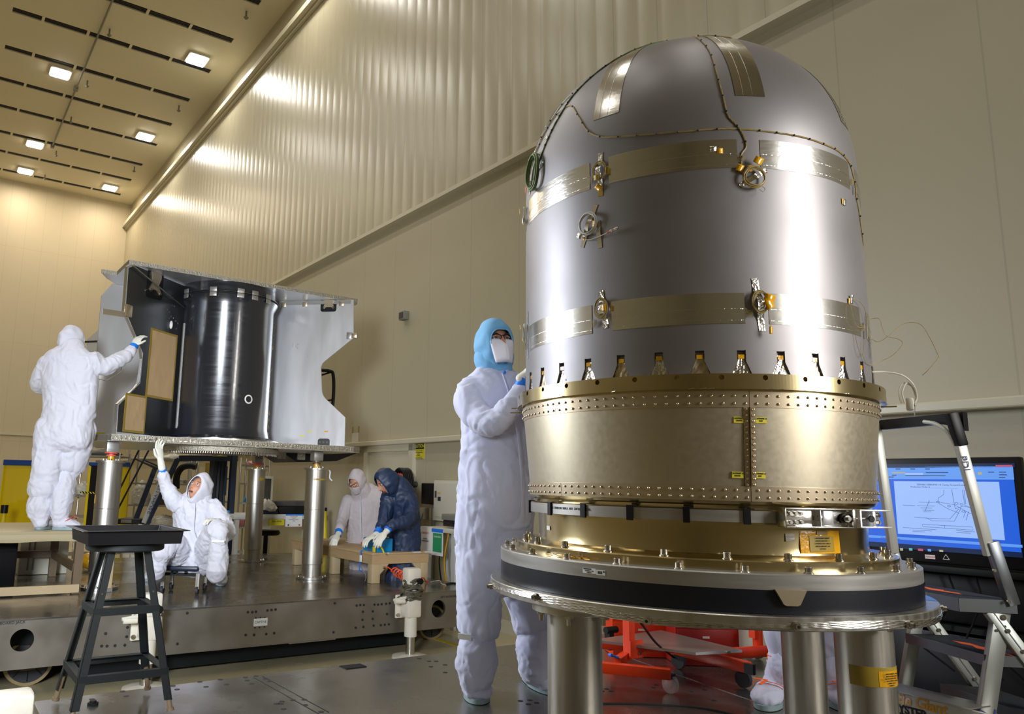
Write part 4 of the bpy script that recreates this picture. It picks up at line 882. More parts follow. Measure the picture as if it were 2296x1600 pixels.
# ================================================================ silver bus frame on columns
C0 = (2.84, 8.6); RC = .55
bus = thing('bus_frame', 'square silver spacecraft frame with notched fins around a glossy black cylinder', 'spacecraft frame', W(C0[0], C0[1], 1.915))
def st_of(p): return float(p@A), float(p@B)
p1 = st_of(atz(290, 583, 3.69)); p2 = st_of(atz(263, 609, 3.69)); p3 = st_of(atz(229, 604, 3.69))
top = [p1, (4.07, p1[1]), (4.12, p1[1]+.1), (4.12, 9.75), (1.95, 9.75), (1.90, 9.0), (p3[0]+.1, p3[1]+.22), (p3[0], p3[1]), (p2[0], p2[1])]
def deck(poly, z0, z1, name, m): return MB(True).prism(poly, (0, 0, z0), (1, 0, 0), (0, 1, 0), (0, 0, z1-z0))
o = deck(top, 3.652, 3.695, '', '').build('top_deck', 'bus_silver', bus, smooth=False)
def edge_band(poly, z0, z1, par, th=.004):
    m = MB(True); n = len(poly)
    for i in range(n):
        a = np.array([*poly[i], 0.]); b = np.array([*poly[(i+1) % n], 0.]); d = (b-a)/np.linalg.norm(b-a); nn = np.array([d[1], -d[0], 0])
        m.add([a+nn*th+Z1*z0, b+nn*th+Z1*z0, b+nn*th+Z1*z1, a+nn*th+Z1*z1, a+Z1*z0, b+Z1*z0, b+Z1*z1, a+Z1*z1], [(0, 1, 2, 3), (0, 4, 5, 1), (3, 2, 6, 7)])
    return m.build('honeycomb_edge', 'honeycomb_edge', par, smooth=False)
edge_band(top, 3.654, 3.693, o)
low = [(1.47, 7.48), (1.36, 7.80), (1.42, 8.4), (1.75, 9.7), (4.1, 9.7), (4.13, 7.55), (4.02, 7.48)]
o = deck(low, 1.915, 1.975, '', '').build('lower_deck', 'bus_silver', bus, smooth=False); edge_band(low[::-1], 1.917, 1.973, o)
for k in range(46): # fasteners and clips along the front edge
    s = 1.55+k*.054+RNG.uniform(-.012, .012); 
    if s > 4.0: continue
    MB(True).box((s-.006, 7.468, 1.93), (s+.006+.01*(k % 3), 7.48, 1.93+.012+.02*((k*7) % 3 == 0))).build('edge_fastener', 'bolt_steel', o, smooth=False)
cc = W(C0[0], C0[1])
cyc_ = W(2.71, 8.10); RC = .496
MB().lathe([(.58, 1.905), (.58, 1.86), (.64, 1.86), (.64, 1.905)], cyc_, 96, 0, 360, solid=True).build('separation_ring', 'honeycomb_edge', bus, smooth=False)
rb_ = MB()
for k in range(90): a = math.radians(-100+k*2.2+20); p = cyc_+np.array([.61*math.sin(a), -.61*math.cos(a), 1.86]); rb_.cyl(p, p-Z1*.022, .006, n=6)
tag(rb_.build('ring_bolt', 'bolt_steel', bus), kind='stuff')
zj = att(500, 653, 7.605)[2]
cyl = MB().lathe([(RC+.11, 1.99), (RC+.11, 2.0), (RC+.02, 2.03), (RC, 2.12), (RC, zj-.10), (RC+.035, zj-.02), (RC+.04, zj-.008), (RC+.02, zj-.004)], cyc_, 128).build('core_cylinder', 'cfrp_black', bus, ang=25)
MB().lathe([(RC+.02, zj+.004), (RC+.045, zj+.008), (RC+.04, zj+.02), (RC+.01, zj+.03), (RC+.01, 3.652)], cyc_, 128).build('core_cap', 'cfrp_black', bus, ang=25)
MB().lathe([(RC+.03, zj-.004), (RC+.04, zj-.003), (RC+.04, zj+.003), (RC+.03, zj+.004)], cyc_, 128).build('joint_gap', 'dark_slot', bus)
MB().lathe([(RC+.02, 1.976), (RC+.135, 1.976), (RC+.135, 1.992), (RC+.02, 1.992)], cyc_, 128).build('base_flange', 'polished_steel', bus)
for u_ in (419, 479, 540, 587):
    p = att(u_, 655, 7.605); d = p-cyc_; a = math.atan2(d[0], -d[1]); r = RC+.047
    # nearest point of the ring seen at this column
    best = min((abs((EYE+0)[0]*0+projx(cyc_+np.array([r*math.sin(t), -r*math.cos(t), zj]))-u_), t) for t in np.linspace(-1.9, .9, 160)) if 0 else None
def projpx(p):
    q = np.asarray(p)-EYE; return CX+F*(q@RR)/(q@fw), CY-F*(q@RU)/(q@fw)
def ring_ang(u, r, z, lo=-1.7, hi=.9): return min((abs(projpx(cyc_+np.array([r*math.sin(t), -r*math.cos(t), z]))[0]-u), t) for t in np.linspace(lo, hi, 260))[1]
for u_ in (419, 479, 540, 587, 350, 640):
    if u_ == 350: t = -1.5
    elif u_ == 640: t = 1.1
    else: t = ring_ang(u_, RC+.045, zj, -1.3, .75)
    p = cyc_+np.array([(RC+.05)*math.sin(t), -(RC+.05)*math.cos(t), 0]); tv = np.array([math.cos(t), math.sin(t), 0]); ov = np.array([math.sin(t), -math.cos(t), 0])
    c = MB().obox(p+Z1*(zj+.026), tv, ov, Z1, (.038, .006, .024), .005).build('joint_clip', 'ring_grey', bus); MB().obox(p+Z1*(zj-.026), tv, ov, Z1, (.038, .006, .024), .005).build('clip_plate', 'ring_grey', c)
t = ring_ang(559, RC, 2.35, -1.0, .8); p = cyc_+np.array([RC*math.sin(t), -RC*math.cos(t), 0]); hz_ = att(559, 895, 7.62)[2]; ov = np.array([math.sin(t), -math.cos(t), 0]); tv = np.array([math.cos(t), math.sin(t), 0])
port = MB().rings([np.array([p+Z1*hz_+ov*d_+(tv*math.cos(q)+Z1*math.sin(q))*r_ for q in np.linspace(0, 2*PI, 36, endpoint=False)]) for r_, d_ in ((.034, -.01), (.034, .006), (.047, .004), (.047, -.01))], cap=False).build('port_ring', 'white_paint', bus)
MB().cyl(p+Z1*hz_-ov*.012, p+Z1*hz_+ov*.001, .034, n=30).build('port_bore', 'dark_slot', port)
# white and dark strips running down both flanks of the cylinder
for u_, m_ in ((408, 'ring_grey'),):
    t = ring_ang(u_, RC, 2.9, -1.45, .8); 
    p = cyc_+np.array([(RC+.004)*math.sin(t), -(RC+.004)*math.cos(t), 0]); ov = np.array([math.sin(t), -math.cos(t), 0]); tv = np.array([math.cos(t), math.sin(t), 0])
    MB().obox(p+Z1*2.66, tv, ov, Z1, (.012, .006, .56)).build('edge_strip', m_, bus, smooth=False)
# fins
dR_ = np.array([1.16, -1.1]); dR_ /= np.linalg.norm(dR_); dL_ = np.array([-1.34, -1.05]); dL_ /= np.linalg.norm(dL_)
dS_ = np.array([-1., -.05]); dS_ /= np.linalg.norm(dS_); dG_ = np.array([-1., 1.2]); dG_ /= np.linalg.norm(dG_); dH_ = np.array([1., 1.]); dH_ /= np.linalg.norm(dH_)
def w2(d): return d[0]*A+d[1]*B
def fin(prof, d, m, name='shear_fin', th=.022):
    d3 = w2(d); n3 = np.cross(d3, Z1)
    if n3@(EYE-cc) < 0: n3 = -n3
    o = MB().prism(prof, cc-n3*th, d3, Z1, n3*th).build(name, m, bus, smooth=False)
    return o, d3, n3
def arc_round(poly, idx, r):  # soften the chosen corners
    out = []
    n = len(poly)
    for i, p in enumerate(poly):
        if i not in idx: out.append(p); continue
        p = np.array(p, float); a = np.array(poly[i-1], float); b = np.array(poly[(i+1) % n], float); da = (a-p)/np.linalg.norm(a-p); db = (b-p)/np.linalg.norm(b-p)
        for k in range(6):
            t = k/5; q0 = p+da*r; q1 = p+db*r; out.append(tuple((1-t)**2*q0+2*t*(1-t)*p+t*t*q1))
    return out
fR, d3, n3 = fin(arc_round([(.60, 3.65), (.57, 2.10), (.66, 1.98), (1.52, 1.98), (1.515, 2.30), (1.235, 2.545), (1.20, 2.90), (1.575, 3.205), (1.56, 3.65)], (5, 6), .06), dR_, 'bus_silver')
def onfin(r, z, off, d3, n3): return cc+d3*r+Z1*z+n3*off
# hinge line with clips near the top of the right fin
MB().obox(onfin(1.07, 3.625, .003, d3, n3), d3, n3, Z1, (.46, .004, .022)).build('edge_rail', 'ring_grey', fR)
for r in (.72, .98, 1.42): MB().obox(onfin(r, 3.605, .008, d3, n3), d3, n3, Z1, (.028, .004, .026), .003).build('rail_clip', 'gold_strip', fR)
sh = MB().prism(arc_round([(1.17, 3.65), (1.17, 3.515), (1.36, 3.515), (1.36, 3.65)], (1, 2), .03), cc+n3*.001, d3, Z1, n3*.003).build('cutout_pad', 'black_metal', fR, smooth=False)  # black pad drawn for the darkness of a cutout in the fin
MB().prism([(1.205, 3.65), (1.225, 3.61), (1.20, 3.56), (1.215, 3.545), (1.24, 3.565), (1.30, 3.565), (1.325, 3.545), (1.34, 3.56), (1.315, 3.61), (1.335, 3.65)], cc+n3*.004, d3, Z1, n3*.012).build('hoist_bracket', 'gold_strip', fR, smooth=False)
for r in (1.212, 1.328): MB().cyl(onfin(r, 3.562, .014, d3, n3), onfin(r, 3.562, .022, d3, n3), .012, n=14).build('bracket_bolt', 'bolt_steel', fR)
MB().obox(onfin(1.59, 3.23, 0, d3, n3), d3, n3, Z1, (.03, .02, .028), .004).build('corner_latch', 'gold_strip', fR); MB().obox(onfin(1.525, 3.23, .005, d3, n3), d3, n3, Z1, (.03, .004, .04), .004).build('corner_pad', 'ring_grey', fR)
for z in (2.1, 2.18, 2.26, 2.34, 2.6, 2.85, 3.1, 3.35): MB().obox(onfin(.60, z, .006, d3, n3), d3, n3, Z1, (.016, .004, .024), .003).build('side_clip', 'gold_strip', fR)
bb = MB().prism(arc_round([(1.21, 1.98), (1.21, 2.06), (1.35, 2.06), (1.35, 1.98)], (1, 2), .03), cc+n3*.001, d3, Z1, n3*.006).build('lower_pad', 'bus_dark', fR, smooth=False)
for r in (1.24, 1.28, 1.32): MB().cyl(onfin(r, 2.02, .006, d3, n3), onfin(r, 2.02, .016, d3, n3), .014, n=14, r1=.012).build('pad_bolt', 'bolt_steel', fR)
for r, z, m_ in ((1.02, 2.09, 'yellow_label'), (1.11, 2.14, 'yellow_label'), (1.3, 2.14, 'kapton'), (.85, 1.995, 'kapton'), (1.0, 1.99, 'kapton')): MB().obox(onfin(r, z, .002, d3, n3), d3, n3, Z1, (.022, .001, .007)).build('small_sticker', m_, fR)
# front-left silver fin; its dark reflections are put into a thin dark skin
fL, d3, n3 = fin(arc_round([(.60, 3.65), (.57, 2.10), (.64, 1.98), (1.68, 1.98), (1.685, 2.26), (1.42, 2.47), (1.395, 2.80), (1.71, 3.16), (1.72, 3.60), (1.62, 3.65)], (5, 6), .07), dL_, 'bus_silver')
MB().prism([(.60, 3.64), (.58, 2.0), (1.66, 2.0), (1.67, 2.25), (1.39, 2.50), (1.385, 2.80), (1.69, 3.17), (1.70, 3.59), (1.62, 3.64)], cc+n3*.0002, d3, Z1, n3*.0008).build('dark_reflection_skin', 'bus_dark', fL, smooth=False)
edge = [(1.68, 1.98), (1.685, 2.26), (1.46, 2.44), (1.405, 2.51), (1.395, 2.74), (1.43, 2.845), (1.71, 3.16), (1.72, 3.60), (1.62, 3.65)]
m = MB()
for i in range(len(edge)-1): m.bar(cc+d3*edge[i][0]+Z1*edge[i][1]-n3*.011, cc+d3*edge[i+1][0]+Z1*edge[i+1][1]-n3*.011, .026, .008, d3)
m.build('edge_foil', 'foil_shiny', fL)
for (r0_, r1_, z0_, z1_) in ((.885, 1.28, 2.40, 3.06), (1.295, 1.565, 2.03, 2.36)):
    rm, zm_ = (r0_+r1_)/2, (z0_+z1_)/2; fr = MB().obox(onfin(rm, zm_, .002, d3, n3), d3, n3, Z1, ((r1_-r0_)/2+.022, .0015, (z1_-z0_)/2+.022)).build('tape_frame', 'kapton_frame', fL)
    g = 14; V = [onfin(r0_+(r1_-r0_)*i/g, z0_+(z1_-z0_)*j/g, .0045+(.006*abs(noise.noise(Vector((i*.4+r0_*9, j*.25, 3))))), d3, n3) for j in range(g+1) for i in range(g+1)]
    MB().add(V, [(j*(g+1)+i, j*(g+1)+i+1, (j+1)*(g+1)+i+1, (j+1)*(g+1)+i) for j in range(g) for i in range(g)]).build('kraft_cover', 'kraft_paper', fr)
pd = MB().prism(arc_round([(1.17, 3.65), (1.17, 3.39), (1.42, 3.37), (1.42, 3.65)], (1, 2), .04), cc+n3*.001, d3, Z1, n3*.003).build('cutout_pad', 'black_plastic', fL, smooth=False)
MB().prism([(1.22, 3.60), (1.255, 3.52), (1.205, 3.46), (1.225, 3.43), (1.27, 3.47), (1.33, 3.47), (1.365, 3.44), (1.39, 3.46), (1.345, 3.54), (1.36, 3.65), (1.22, 3.65)], cc+n3*.004, d3, Z1, n3*.014).build('hoist_bracket', 'gold_strip', fL, smooth=False)
for r, z in ((1.222, 3.445), (1.372, 3.455)): MB().cyl(onfin(r, z, .016, d3, n3), onfin(r, z, .03, d3, n3), .014, n=14).build('bracket_bolt', 'bolt_steel', fL)
MB().cyl(onfin(1.68, 3.62, .03, d3, n3), onfin(.62, 3.34, .03, d3, n3), .007, n=8).build('diagonal_wire', 'polished_steel', fL)
MB().cyl(onfin(.78, 3.5, .05, d3, n3), onfin(.78, 3.515, .05, d3, n3), .06, n=28).cyl(onfin(.78, 3.42, .05, d3, n3), onfin(.78, 3.5, .05, d3, n3), .008, n=8).build('hanging_disc', 'polished_steel', fL)
MB().obox(onfin(1.66, 3.17, .01, d3, n3), d3, n3, Z1, (.045, .012, .06), .004).build('corner_latch', 'gold_strip', fL); 
for r, z in ((.98, 3.28), (.95, 3.28), (.99, 3.21), (.96, 3.21), (1.07, 3.15), (1.03, 3.13), (1.0, 3.09), (.96, 3.08), (.92, 3.06), (1.07, 3.08), (1.03, 3.06), (.99, 3.02), (.88, 3.04), (.9, 2.98)): MB().cyl(onfin(r, z+.17, 0, d3, n3), onfin(r, z+.17, .004, d3, n3), .008, n=8).build('insert', 'bolt_steel', fL)
MB().sph(onfin(1.0, 3.17, .012, d3, n3), .045, 16, 10, (.4, .4, 1)).build('bubble_mount', 'white_paint', fL)
# left silver fin and rear-left fin, rear-right fin
fS, d3, n3 = fin([(.58, 1.98), (1.38, 1.98), (1.395, 3.50), (1.30, 3.65), (.58, 3.65)], dS_, 'bus_silver'); 
MB().obox(onfin(1.15, 3.33, .004, d3, n3), d3, n3, Z1, (.22, .006, .03)).build('cross_rail', 'gold_strip', fS)
MB().obox(onfin(1.28, 2.03, .003, d3, n3), d3, n3, Z1, (.05, .001, .008)).build('small_sticker', 'yellow_label', fS)
fG, d3, n3 = fin([(.58, 1.98), (1.86, 1.98), (1.93, 2.7), (1.95, 3.27), (1.45, 3.65), (.58, 3.65)], dG_, 'bus_silver', 'rear_fin')
MB().obox(onfin(1.72, 3.24, .004, d3, n3), d3, n3, Z1, (.26, .004, .012)).build('cross_rail', 'bus_dark', fG); MB().obox(onfin(1.83, 2.55, .004, d3, n3), d3, n3, Z1, (.045, .003, .05)).build('white_patch', 'white_paint', fG)
for r, z in ((1.8, 2.8), (1.75, 2.7), (1.86, 2.68), (1.6, 3.45)): MB().cyl(onfin(r, z, 0, d3, n3), onfin(r, z, .004, d3, n3), .012, n=8).build('insert', 'dark_slot', fG)
fin([(.58, 1.98), (1.5, 1.98), (1.2, 2.6), (1.2, 2.9), (1.5, 3.2), (1.5, 3.65), (.58, 3.65)], dH_, 'bus_dark', 'rear_fin')
# dark trapezoid tray under the lower deck
q = [att(u_, v_, 8.8) for u_, v_ in ((607, 1012), (642, 1036), (730, 1034), (785, 1013))]; sts = [(float(p@A), float(p[2])) for p in q]
MB(True).prism(sts, (0, 8.5, 0), (1, 0, 0), (0, 0, 1), (0, .7, 0)).build('under_tray', 'black_plastic', bus, smooth=False)
for s in (3.85, 3.6): MB(True).box((s-.05, 8.48, 1.84), (s+.05, 8.5, 1.915)).build('tray_bracket', 'honeycomb_edge', bus, smooth=False)
for s in (2.9, 2.98, 3.06, 3.16, 3.22): MB().cyl(W(s, 7.85, 1.915), W(s, 7.85, 1.84), .008, n=8).build('hanging_bolt', 'bolt_steel', bus)
# support columns under the frame
lab = {0: 'steel support column nearest the person crouching, under the right corner of the frame', 1: 'slimmer looking steel support column standing further back under the frame', 2: 'steel support column at the left beside the wooden bench'}
for i, (s, t, tz) in enumerate(((3.70, 7.74, .115), (3.74, 9.62, .12), (1.535, 7.74, .12))):
    c = W(s, t); th = thing('support_column', ['steel support column in front under the right corner of the silver frame', 'steel support column farther back, between the seated person and the front column', 'steel support column at the left, beside the person standing on the bench'][i], 'column', W(s, t, .551), 'steel columns under the silver frame')
    r = .112
    MB().lathe([(0, .552), (r-.01, .552), (r-.01, .70), (r, .705), (r, 1.28), (r-.004, 1.282), (r-.004, 1.286), (r, 1.288), (r, 1.715), (0, 1.715)], c, 64).build('column_tube', 'column_steel', th, ang=30)
    MB().lathe([(0, 1.712), (r+.022, 1.712), (r+.022, 1.732), (0, 1.732)], c, 64).build('top_flange', 'polished_steel', th, ang=30)
    b_ = MB().lathe([(r-.02, .552), (r+.055, .552), (r+.055, .574), (r-.02, .574)], c, 64).build('base_flange', 'polished_steel', th, ang=30)
    for k in range(8): a = k*PI/4+.3; p = c+np.array([(r+.034)*math.cos(a), (r+.034)*math.sin(a), .574]); MB().cyl(p, p+Z1*.014, .012, n=8).build('base_bolt', 'bolt_steel', b_)
    MB().lathe([(0, 1.732), (.03, 1.732), (.03, 1.775), (0, 1.775)], c, 20).build('load_pin', 'kapton', th); MB().lathe([(0, 1.775), (.045, 1.775), (.045, 1.79), (.022, 1.79), (.022, 1.80), (.06, 1.80), (.06, 1.812), (0, 1.812)], c, 20).build('swivel', 'strap_red' if i else 'caster_metal', th)
    MB().obox(c+Z1*1.862, A, B, Z1, (.055, .055, .05), .004).build('top_block', 'ring_grey', th)
    for k in range(5): a = k*1.25; p = c+np.array([.07*math.cos(a), .07*math.sin(a), 1.732]); MB().cyl(p, p+Z1*.018, .009, n=8).build('top_bolt', 'bolt_steel', th)
    if i < 2:
        a0, a1 = ((-5, 78) if i == 0 else (25, 80)); zz = 1.60 if i == 0 else 1.585; hh = .018 if i == 0 else .04
        MB().lathe([(r-.001, zz), (r+.0015, zz), (r+.0015, zz+hh), (r-.001, zz+hh)], c, 20, a0, a1, solid=True).build('amber_tape', 'kapton_dull', th)
    if i == 0: MB().tube([c+A*.13+Z1*1.72, c+A*.17+Z1*1.70, c+A*.17+Z1*1.63, c+A*.2+Z1*1.6], .008, 6, smooth=5).build('loose_tape', 'paper', th)
    if i == 2: MB().lathe([(r-.001, 1.33), (r+.002, 1.33), (r+.002, 1.41), (r-.001, 1.41)], c, 8, -75, -50, solid=True).build('amber_label', 'kapton', th)
# ================================================================ wooden bench the left person stands on
bn = thing('work_bench', 'low wooden bench with smooth tan top that the person in white stands on', 'bench', W(.2, 8.2, .551)); T0, T1, BS1 = 7.45, 8.95, 1.34
MB(True).box((-1.9, T0, 1.045), (BS1, T1, 1.095), .006).build('bench_top', 'bench_top', bn)
V = []; n = 60
for i in range(n+1):
    s = -1.9+(BS1+1.9)*i/n; dz = .012*math.sin(s*7)+.008*math.sin(s*13+1); V += [W(s, T0-.004, 1.07), W(s, T0-.012, 1.04+dz*.4), W(s, T0-.006, 1.008+dz*.3)]
MB().add(V, [(3*i+j, 3*i+j+1, 3*i+j+4, 3*i+j+3) for i in range(n) for j in range(2)]).build('wrap_skirt', 'bench_top', bn)
for s, t in ((BS1-.06, T1-.08), (-1.8, T0+.06), (-1.8, T1-.08), (BS1-.05, T0+.07)): MB(True).box((s-.035, t-.035, .552), (s+.035, t+.035, 1.045)).build('leg', 'bench_brown', bn, smooth=False)
for t, z in ((T1-.09, .78), (T0+.03, .60)): MB(True).box((-1.8, t-.02, z-.035), (BS1-.03, t+.02, z+.035)).build('rail', 'bench_brown' if z > .7 else 'post_wood', bn, smooth=False)
MB(True).box((BS1-.09, T0+.06, .74), (BS1-.05, T1-.1, .81)).build('rail', 'bench_brown', bn, smooth=False)
wp = thing('wooden_post', 'pale wooden post with metal shoe standing behind the black stool', 'post', W(1.55, 7.53, .551)); MB(True).box((1.525, 7.50, .56), (1.595, 7.57, .93), .004).build('post_body', 'post_wood', wp); MB(True).box((1.52, 7.495, .552), (1.60, 7.575, .585)).build('metal_shoe', 'ring_grey', wp, smooth=False)
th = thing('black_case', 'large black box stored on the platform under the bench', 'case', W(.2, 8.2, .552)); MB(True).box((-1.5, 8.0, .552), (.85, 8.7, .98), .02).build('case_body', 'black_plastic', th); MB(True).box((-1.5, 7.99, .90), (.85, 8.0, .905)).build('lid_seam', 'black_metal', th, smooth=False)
th = thing('striped_case', 'beige ribbed case standing on the platform behind the bench legs', 'case', W(1.1, 9.2, .552)); MB(True).box((.98, 9.05, .552), (1.45, 9.4, .98), .01).build('case_body', 'cabinet_white', th)
for k in range(2): MB(True).box((1.06+.05*k, 9.04, .6), (1.075+.05*k, 9.05, .95)).build('grille', 'grey_box', th, smooth=False)
th = thing('orange_bag', 'crumpled orange bag on the platform beside the bench', 'bag', W(1.75, 9.3, .552)); MB().sph(W(1.70, 9.2, .66), .11, 14, 10, (1, .9, .85)).build('bag_body', 'kapton', th)
th = thing('clear_sheet', 'clear plastic sheet standing on the platform behind the black stool', 'sheet', W(2.0, 8.0, .552)); g = 12; V = [W(1.78+.55*i/g, 8.05+.05*noise.noise(Vector((i*.4, j*.4, 1))), .552+.33*j/g) for j in range(g+1) for i in range(g+1)]; MB().add(V, [(j*(g+1)+i, j*(g+1)+i+1, (j+1)*(g+1)+i+1, (j+1)*(g+1)+i) for j in range(g) for i in range(g)]).build('sheet_film', 'clear_bag', th)
# ================================================================ black stool with tray
sc = W(.845, 3.765); st = thing('metal_stool', 'tall black angle-iron stool with four splayed legs in the left foreground', 'stool', (*sc[:2], .551)); zt_ = 1.245
MB().lathe([(0, zt_), (.165, zt_), (.172, zt_+.006), (.172, zt_+.03), (.166, zt_+.036), (0, zt_+.036)], sc, 64).build('seat', 'black_metal', st, ang=40)
ft = {}
for i, (ds, dt) in enumerate(((-1, 1), (1, 1), (1, -1), (-1, -1))):
    f0 = sc+A*ds*.208+B*dt*.205+Z1*.612; f1 = sc+A*ds*.095+B*dt*.095+Z1*zt_; ft[i] = (f0, f1)
    L = MB(); L.bar(f0, f1, .034, .004, (f0-sc)*np.array([1, 1, 0])@A*0+B*dt).bar(f0+0, f1+0, .034, .004, A*ds)
    L = MB(); u1, u2 = -A*ds, -B*dt
    for uu, vv in ((u1, u2), (u2, u1)):
        L.add([f0, f0+uu*.034, f1+uu*.034, f1, f0+vv*.004, f0+uu*.034+vv*.004, f1+uu*.034+vv*.004, f1+vv*.004], [(0, 1, 2, 3), (4, 7, 6, 5), (0, 4, 5, 1), (1, 5, 6, 2), (2, 6, 7, 3), (3, 7, 4, 0)])
    o = L.build('leg', 'black_metal', st, smooth=False)
    fd = (f0-f1)/np.linalg.norm(f0-f1); MB().cyl(f0+u1*.012+u2*.012-fd*.06, f0+u1*.012+u2*.012+fd*.035, .011, n=10).cyl(f0+u1*.012+u2*.012+fd*.035, f0+u1*.012+u2*.012+fd*.048, .017, n=12).build('foot', 'bench_brown', o)
    for k in range(3): p = f1+(f0-f1)*(.22+.04*k)+u2*.017-A*0+u1*-.001; 
    MB().cyl(f0+(f1-f0)*.72+u1*.017-u2*.001, f0+(f1-f0)*.72+u1*.017-u2*.004, .005, n=8).build('rivet_head', 'bolt_steel', o)
for lv in (.18, .60):
    for i in range(4):
        a = ft[i][0]+(ft[i][1]-ft[i][0])*lv; b = ft[(i+1) % 4][0]+(ft[(i+1) % 4][1]-ft[(i+1) % 4][0])*lv
        inn = (sc-(a+b)/2)*np.array([1, 1, 0]); inn /= np.linalg.norm(inn)
        MB().bar(a, b, .032, .003, inn).bar(a+Z1*.014+inn*.016, b+Z1*.014+inn*.016, .003, .032, inn).build('cross_rail', 'black_metal', st, smooth=False)
tr = thing('black_tray', 'shallow square black plastic tray lying on the tall stool', 'tray', (*sc[:2], zt_+.037))
tx, ty = A, B; hw, hd = .205, .205; zb_ = zt_+.037
def ringp(w, d, z): return np.array([sc+tx*x+ty*y+Z1*z for x, y in ((-w, -d), (w, -d), (w, d), (-w, d))])
MB().rings([ringp(hw-.006, hd-.006, zb_), ringp(hw, hd, zb_+.055), ringp(hw+.024, hd+.024, zb_+.058), ringp(hw+.024, hd+.024, zb_+.061), ringp(hw-.003, hd-.003, zb_+.061), ringp(hw-.01, hd-.01, zb_+.004)], cap=False).add(ringp(hw-.006, hd-.006, zb_), [(0, 1, 2, 3)]).add(ringp(hw-.01, hd-.01, zb_+.004), [(0, 1, 2, 3)]).build('tray_body', 'black_tray', tr, smooth=False, bev=.004)
# ================================================================ wooden table at the right end of the platform
tb = thing('wooden_table', 'pale wooden table with thick apron standing on the far platform', 'table', W(4.4, 8, .551)); ZT_ = .862
S0, S1_, TA, TB_ = 4.07, 4.78, 7.08, 9.12
MB(True).box((S0-.01, TA-.01, ZT_-.02), (S1_+.01, TB_+.01, ZT_), .003).build('table_top', 'wood_ply', tb)
for lo, hi in (((S0, TA, ZT_-.115), (S1_, TA+.035, ZT_-.02)), ((S0, TB_-.035, ZT_-.115), (S1_, TB_, ZT_-.02)), ((S0, TA+.035, ZT_-.115), (S0+.035, TB_-.035, ZT_-.02)), ((S1_-.035, TA+.035, ZT_-.115), (S1_, TB_-.035, ZT_-.02))): MB(True).box(lo, hi).build('apron', 'wood_ply', tb, smooth=False)
for s, t in ((S0+.055, TA+.05), (S1_-.055, TA+.05), (S0+.055, TB_-.05), (S1_-.055, TB_-.05), (S0+.055, 8.03)):
    MB(True).box((s-.05, t-.045, .552), (s+.05, t+.045, ZT_-.115), .003).build('leg', 'post_wood', tb)
for s, q in ((S0+.1, 1), (S1_-.1, -1)): MB(True).prism([(0, 0), (q*.11, 0), (0, -.11)], (s, TA+.005, ZT_-.115), (1, 0, 0), (0, 0, 1), (0, .03, 0)).build('corner_brace', 'post_wood', tb, smooth=False)
for s, w_ in ((4.62, .05), (4.77, .05), (4.24, .03)): MB(True).box((s-w_, TA-.014, ZT_-.012), (s+w_, TA+.02, ZT_+.003)).build('clear_tape', 'wire_white', tb, smooth=False)
bx = thing('tool_box', 'open blue metal toolbox with two latches at the table corner', 'toolbox', W(4.25, 7.4, ZT_)); e1, e2 = W(.25, -.97), W(.97, .25)
bs, bt = 4.17, 7.12
MB(True).box((bs-.02, bt+.0, ZT_+.001), (bs+.17, bt+.30, ZT_+.14)).build('box_body', 'blue_box', bx, smooth=False, bev=.004); MB(True).box((bs-.01, bt+.01, ZT_+.14), (bs+.16, bt+.29, ZT_+.142)).build('box_inside', 'dark_slot', bx, smooth=False)
for t in (.07, .22):
    o = MB(True).box((bs-.03, bt+t-.02, ZT_+.10), (bs-.02, bt+t+.02, ZT_+.135)).build('latch', 'bolt_steel', bx, smooth=False); MB(True).box((bs-.028, bt+t-.008, ZT_+.06), (bs-.02, bt+t+.012, ZT_+.075)).build('latch_keeper', 'bolt_steel', o, smooth=False)
m = MB(True)
for k in range(9): s = bs+.02+.018*k; m.box((s-.01, bt+.03+.02*(k % 3), ZT_+.1425), (s, bt+.15+.04*(k % 4), ZT_+.150+.006*(k % 2)))
m.build('tools', 'foil_tape', bx, smooth=False)
hs = thing('hacksaw', 'yellow hacksaw frame leaning against the blue toolbox', 'saw', W(bs, bt-.06, ZT_)); c = W(bs-.045, bt+.02, ZT_)
MB().tube([c+Z1*.004, c+Z1*.05, c-B*.03+Z1*.066, c-B*.13+Z1*.066, c-B*.17+Z1*.05, c-B*.21+Z1*.006], .008, 8, smooth=4).build('saw_frame', 'yellow_tool', hs); MB().obox(c+Z1*.03+B*.0, A, B, Z1, (.008, .022, .028), .004).build('saw_handle', 'yellow_tool', hs)
for i, (lb, p0_, p1_, r, m_) in enumerate((('upper pale rolled tube lying on the table right of the toolbox', (878, 1214), (935, 1216), .014, 'paper'), ('lower pale rolled tube lying on the table right of the toolbox', (876, 1221), (937, 1223), .014, 'cardboard'), ('grey metal rod lying behind the rolled tubes on the table', (880, 1208), (934, 1210), .008, 'ring_grey'))):
    a, b = atz(*p0_, ZT_+.02), atz(*p1_, ZT_+.02); 
    MB().cyl(a*np.array([1, 1, 0])+Z1*(ZT_+r+.001), b*np.array([1, 1, 0])+Z1*(ZT_+r+.001), r, n=14).build('rod', m_); o = bpy.data.objects[-1] if 0 else None
    ob = [q for q in COL.objects if q.name.startswith('rod') and 'label' not in q and q.parent is None][0]; ob.name = 'rolled_tube'; tag(ob, lb, 'tube', 'rods and tubes on the wooden table')
a = atz(795, 1214, ZT_); tag(MB().obox(a+Z1*.004, A*.7+B*.7, B*.7-A*.7, Z1, (.05, .12, .004)).build('white_wipe', 'paper'), 'folded white wipe lying on the table in front of the person in tan', 'cloth')
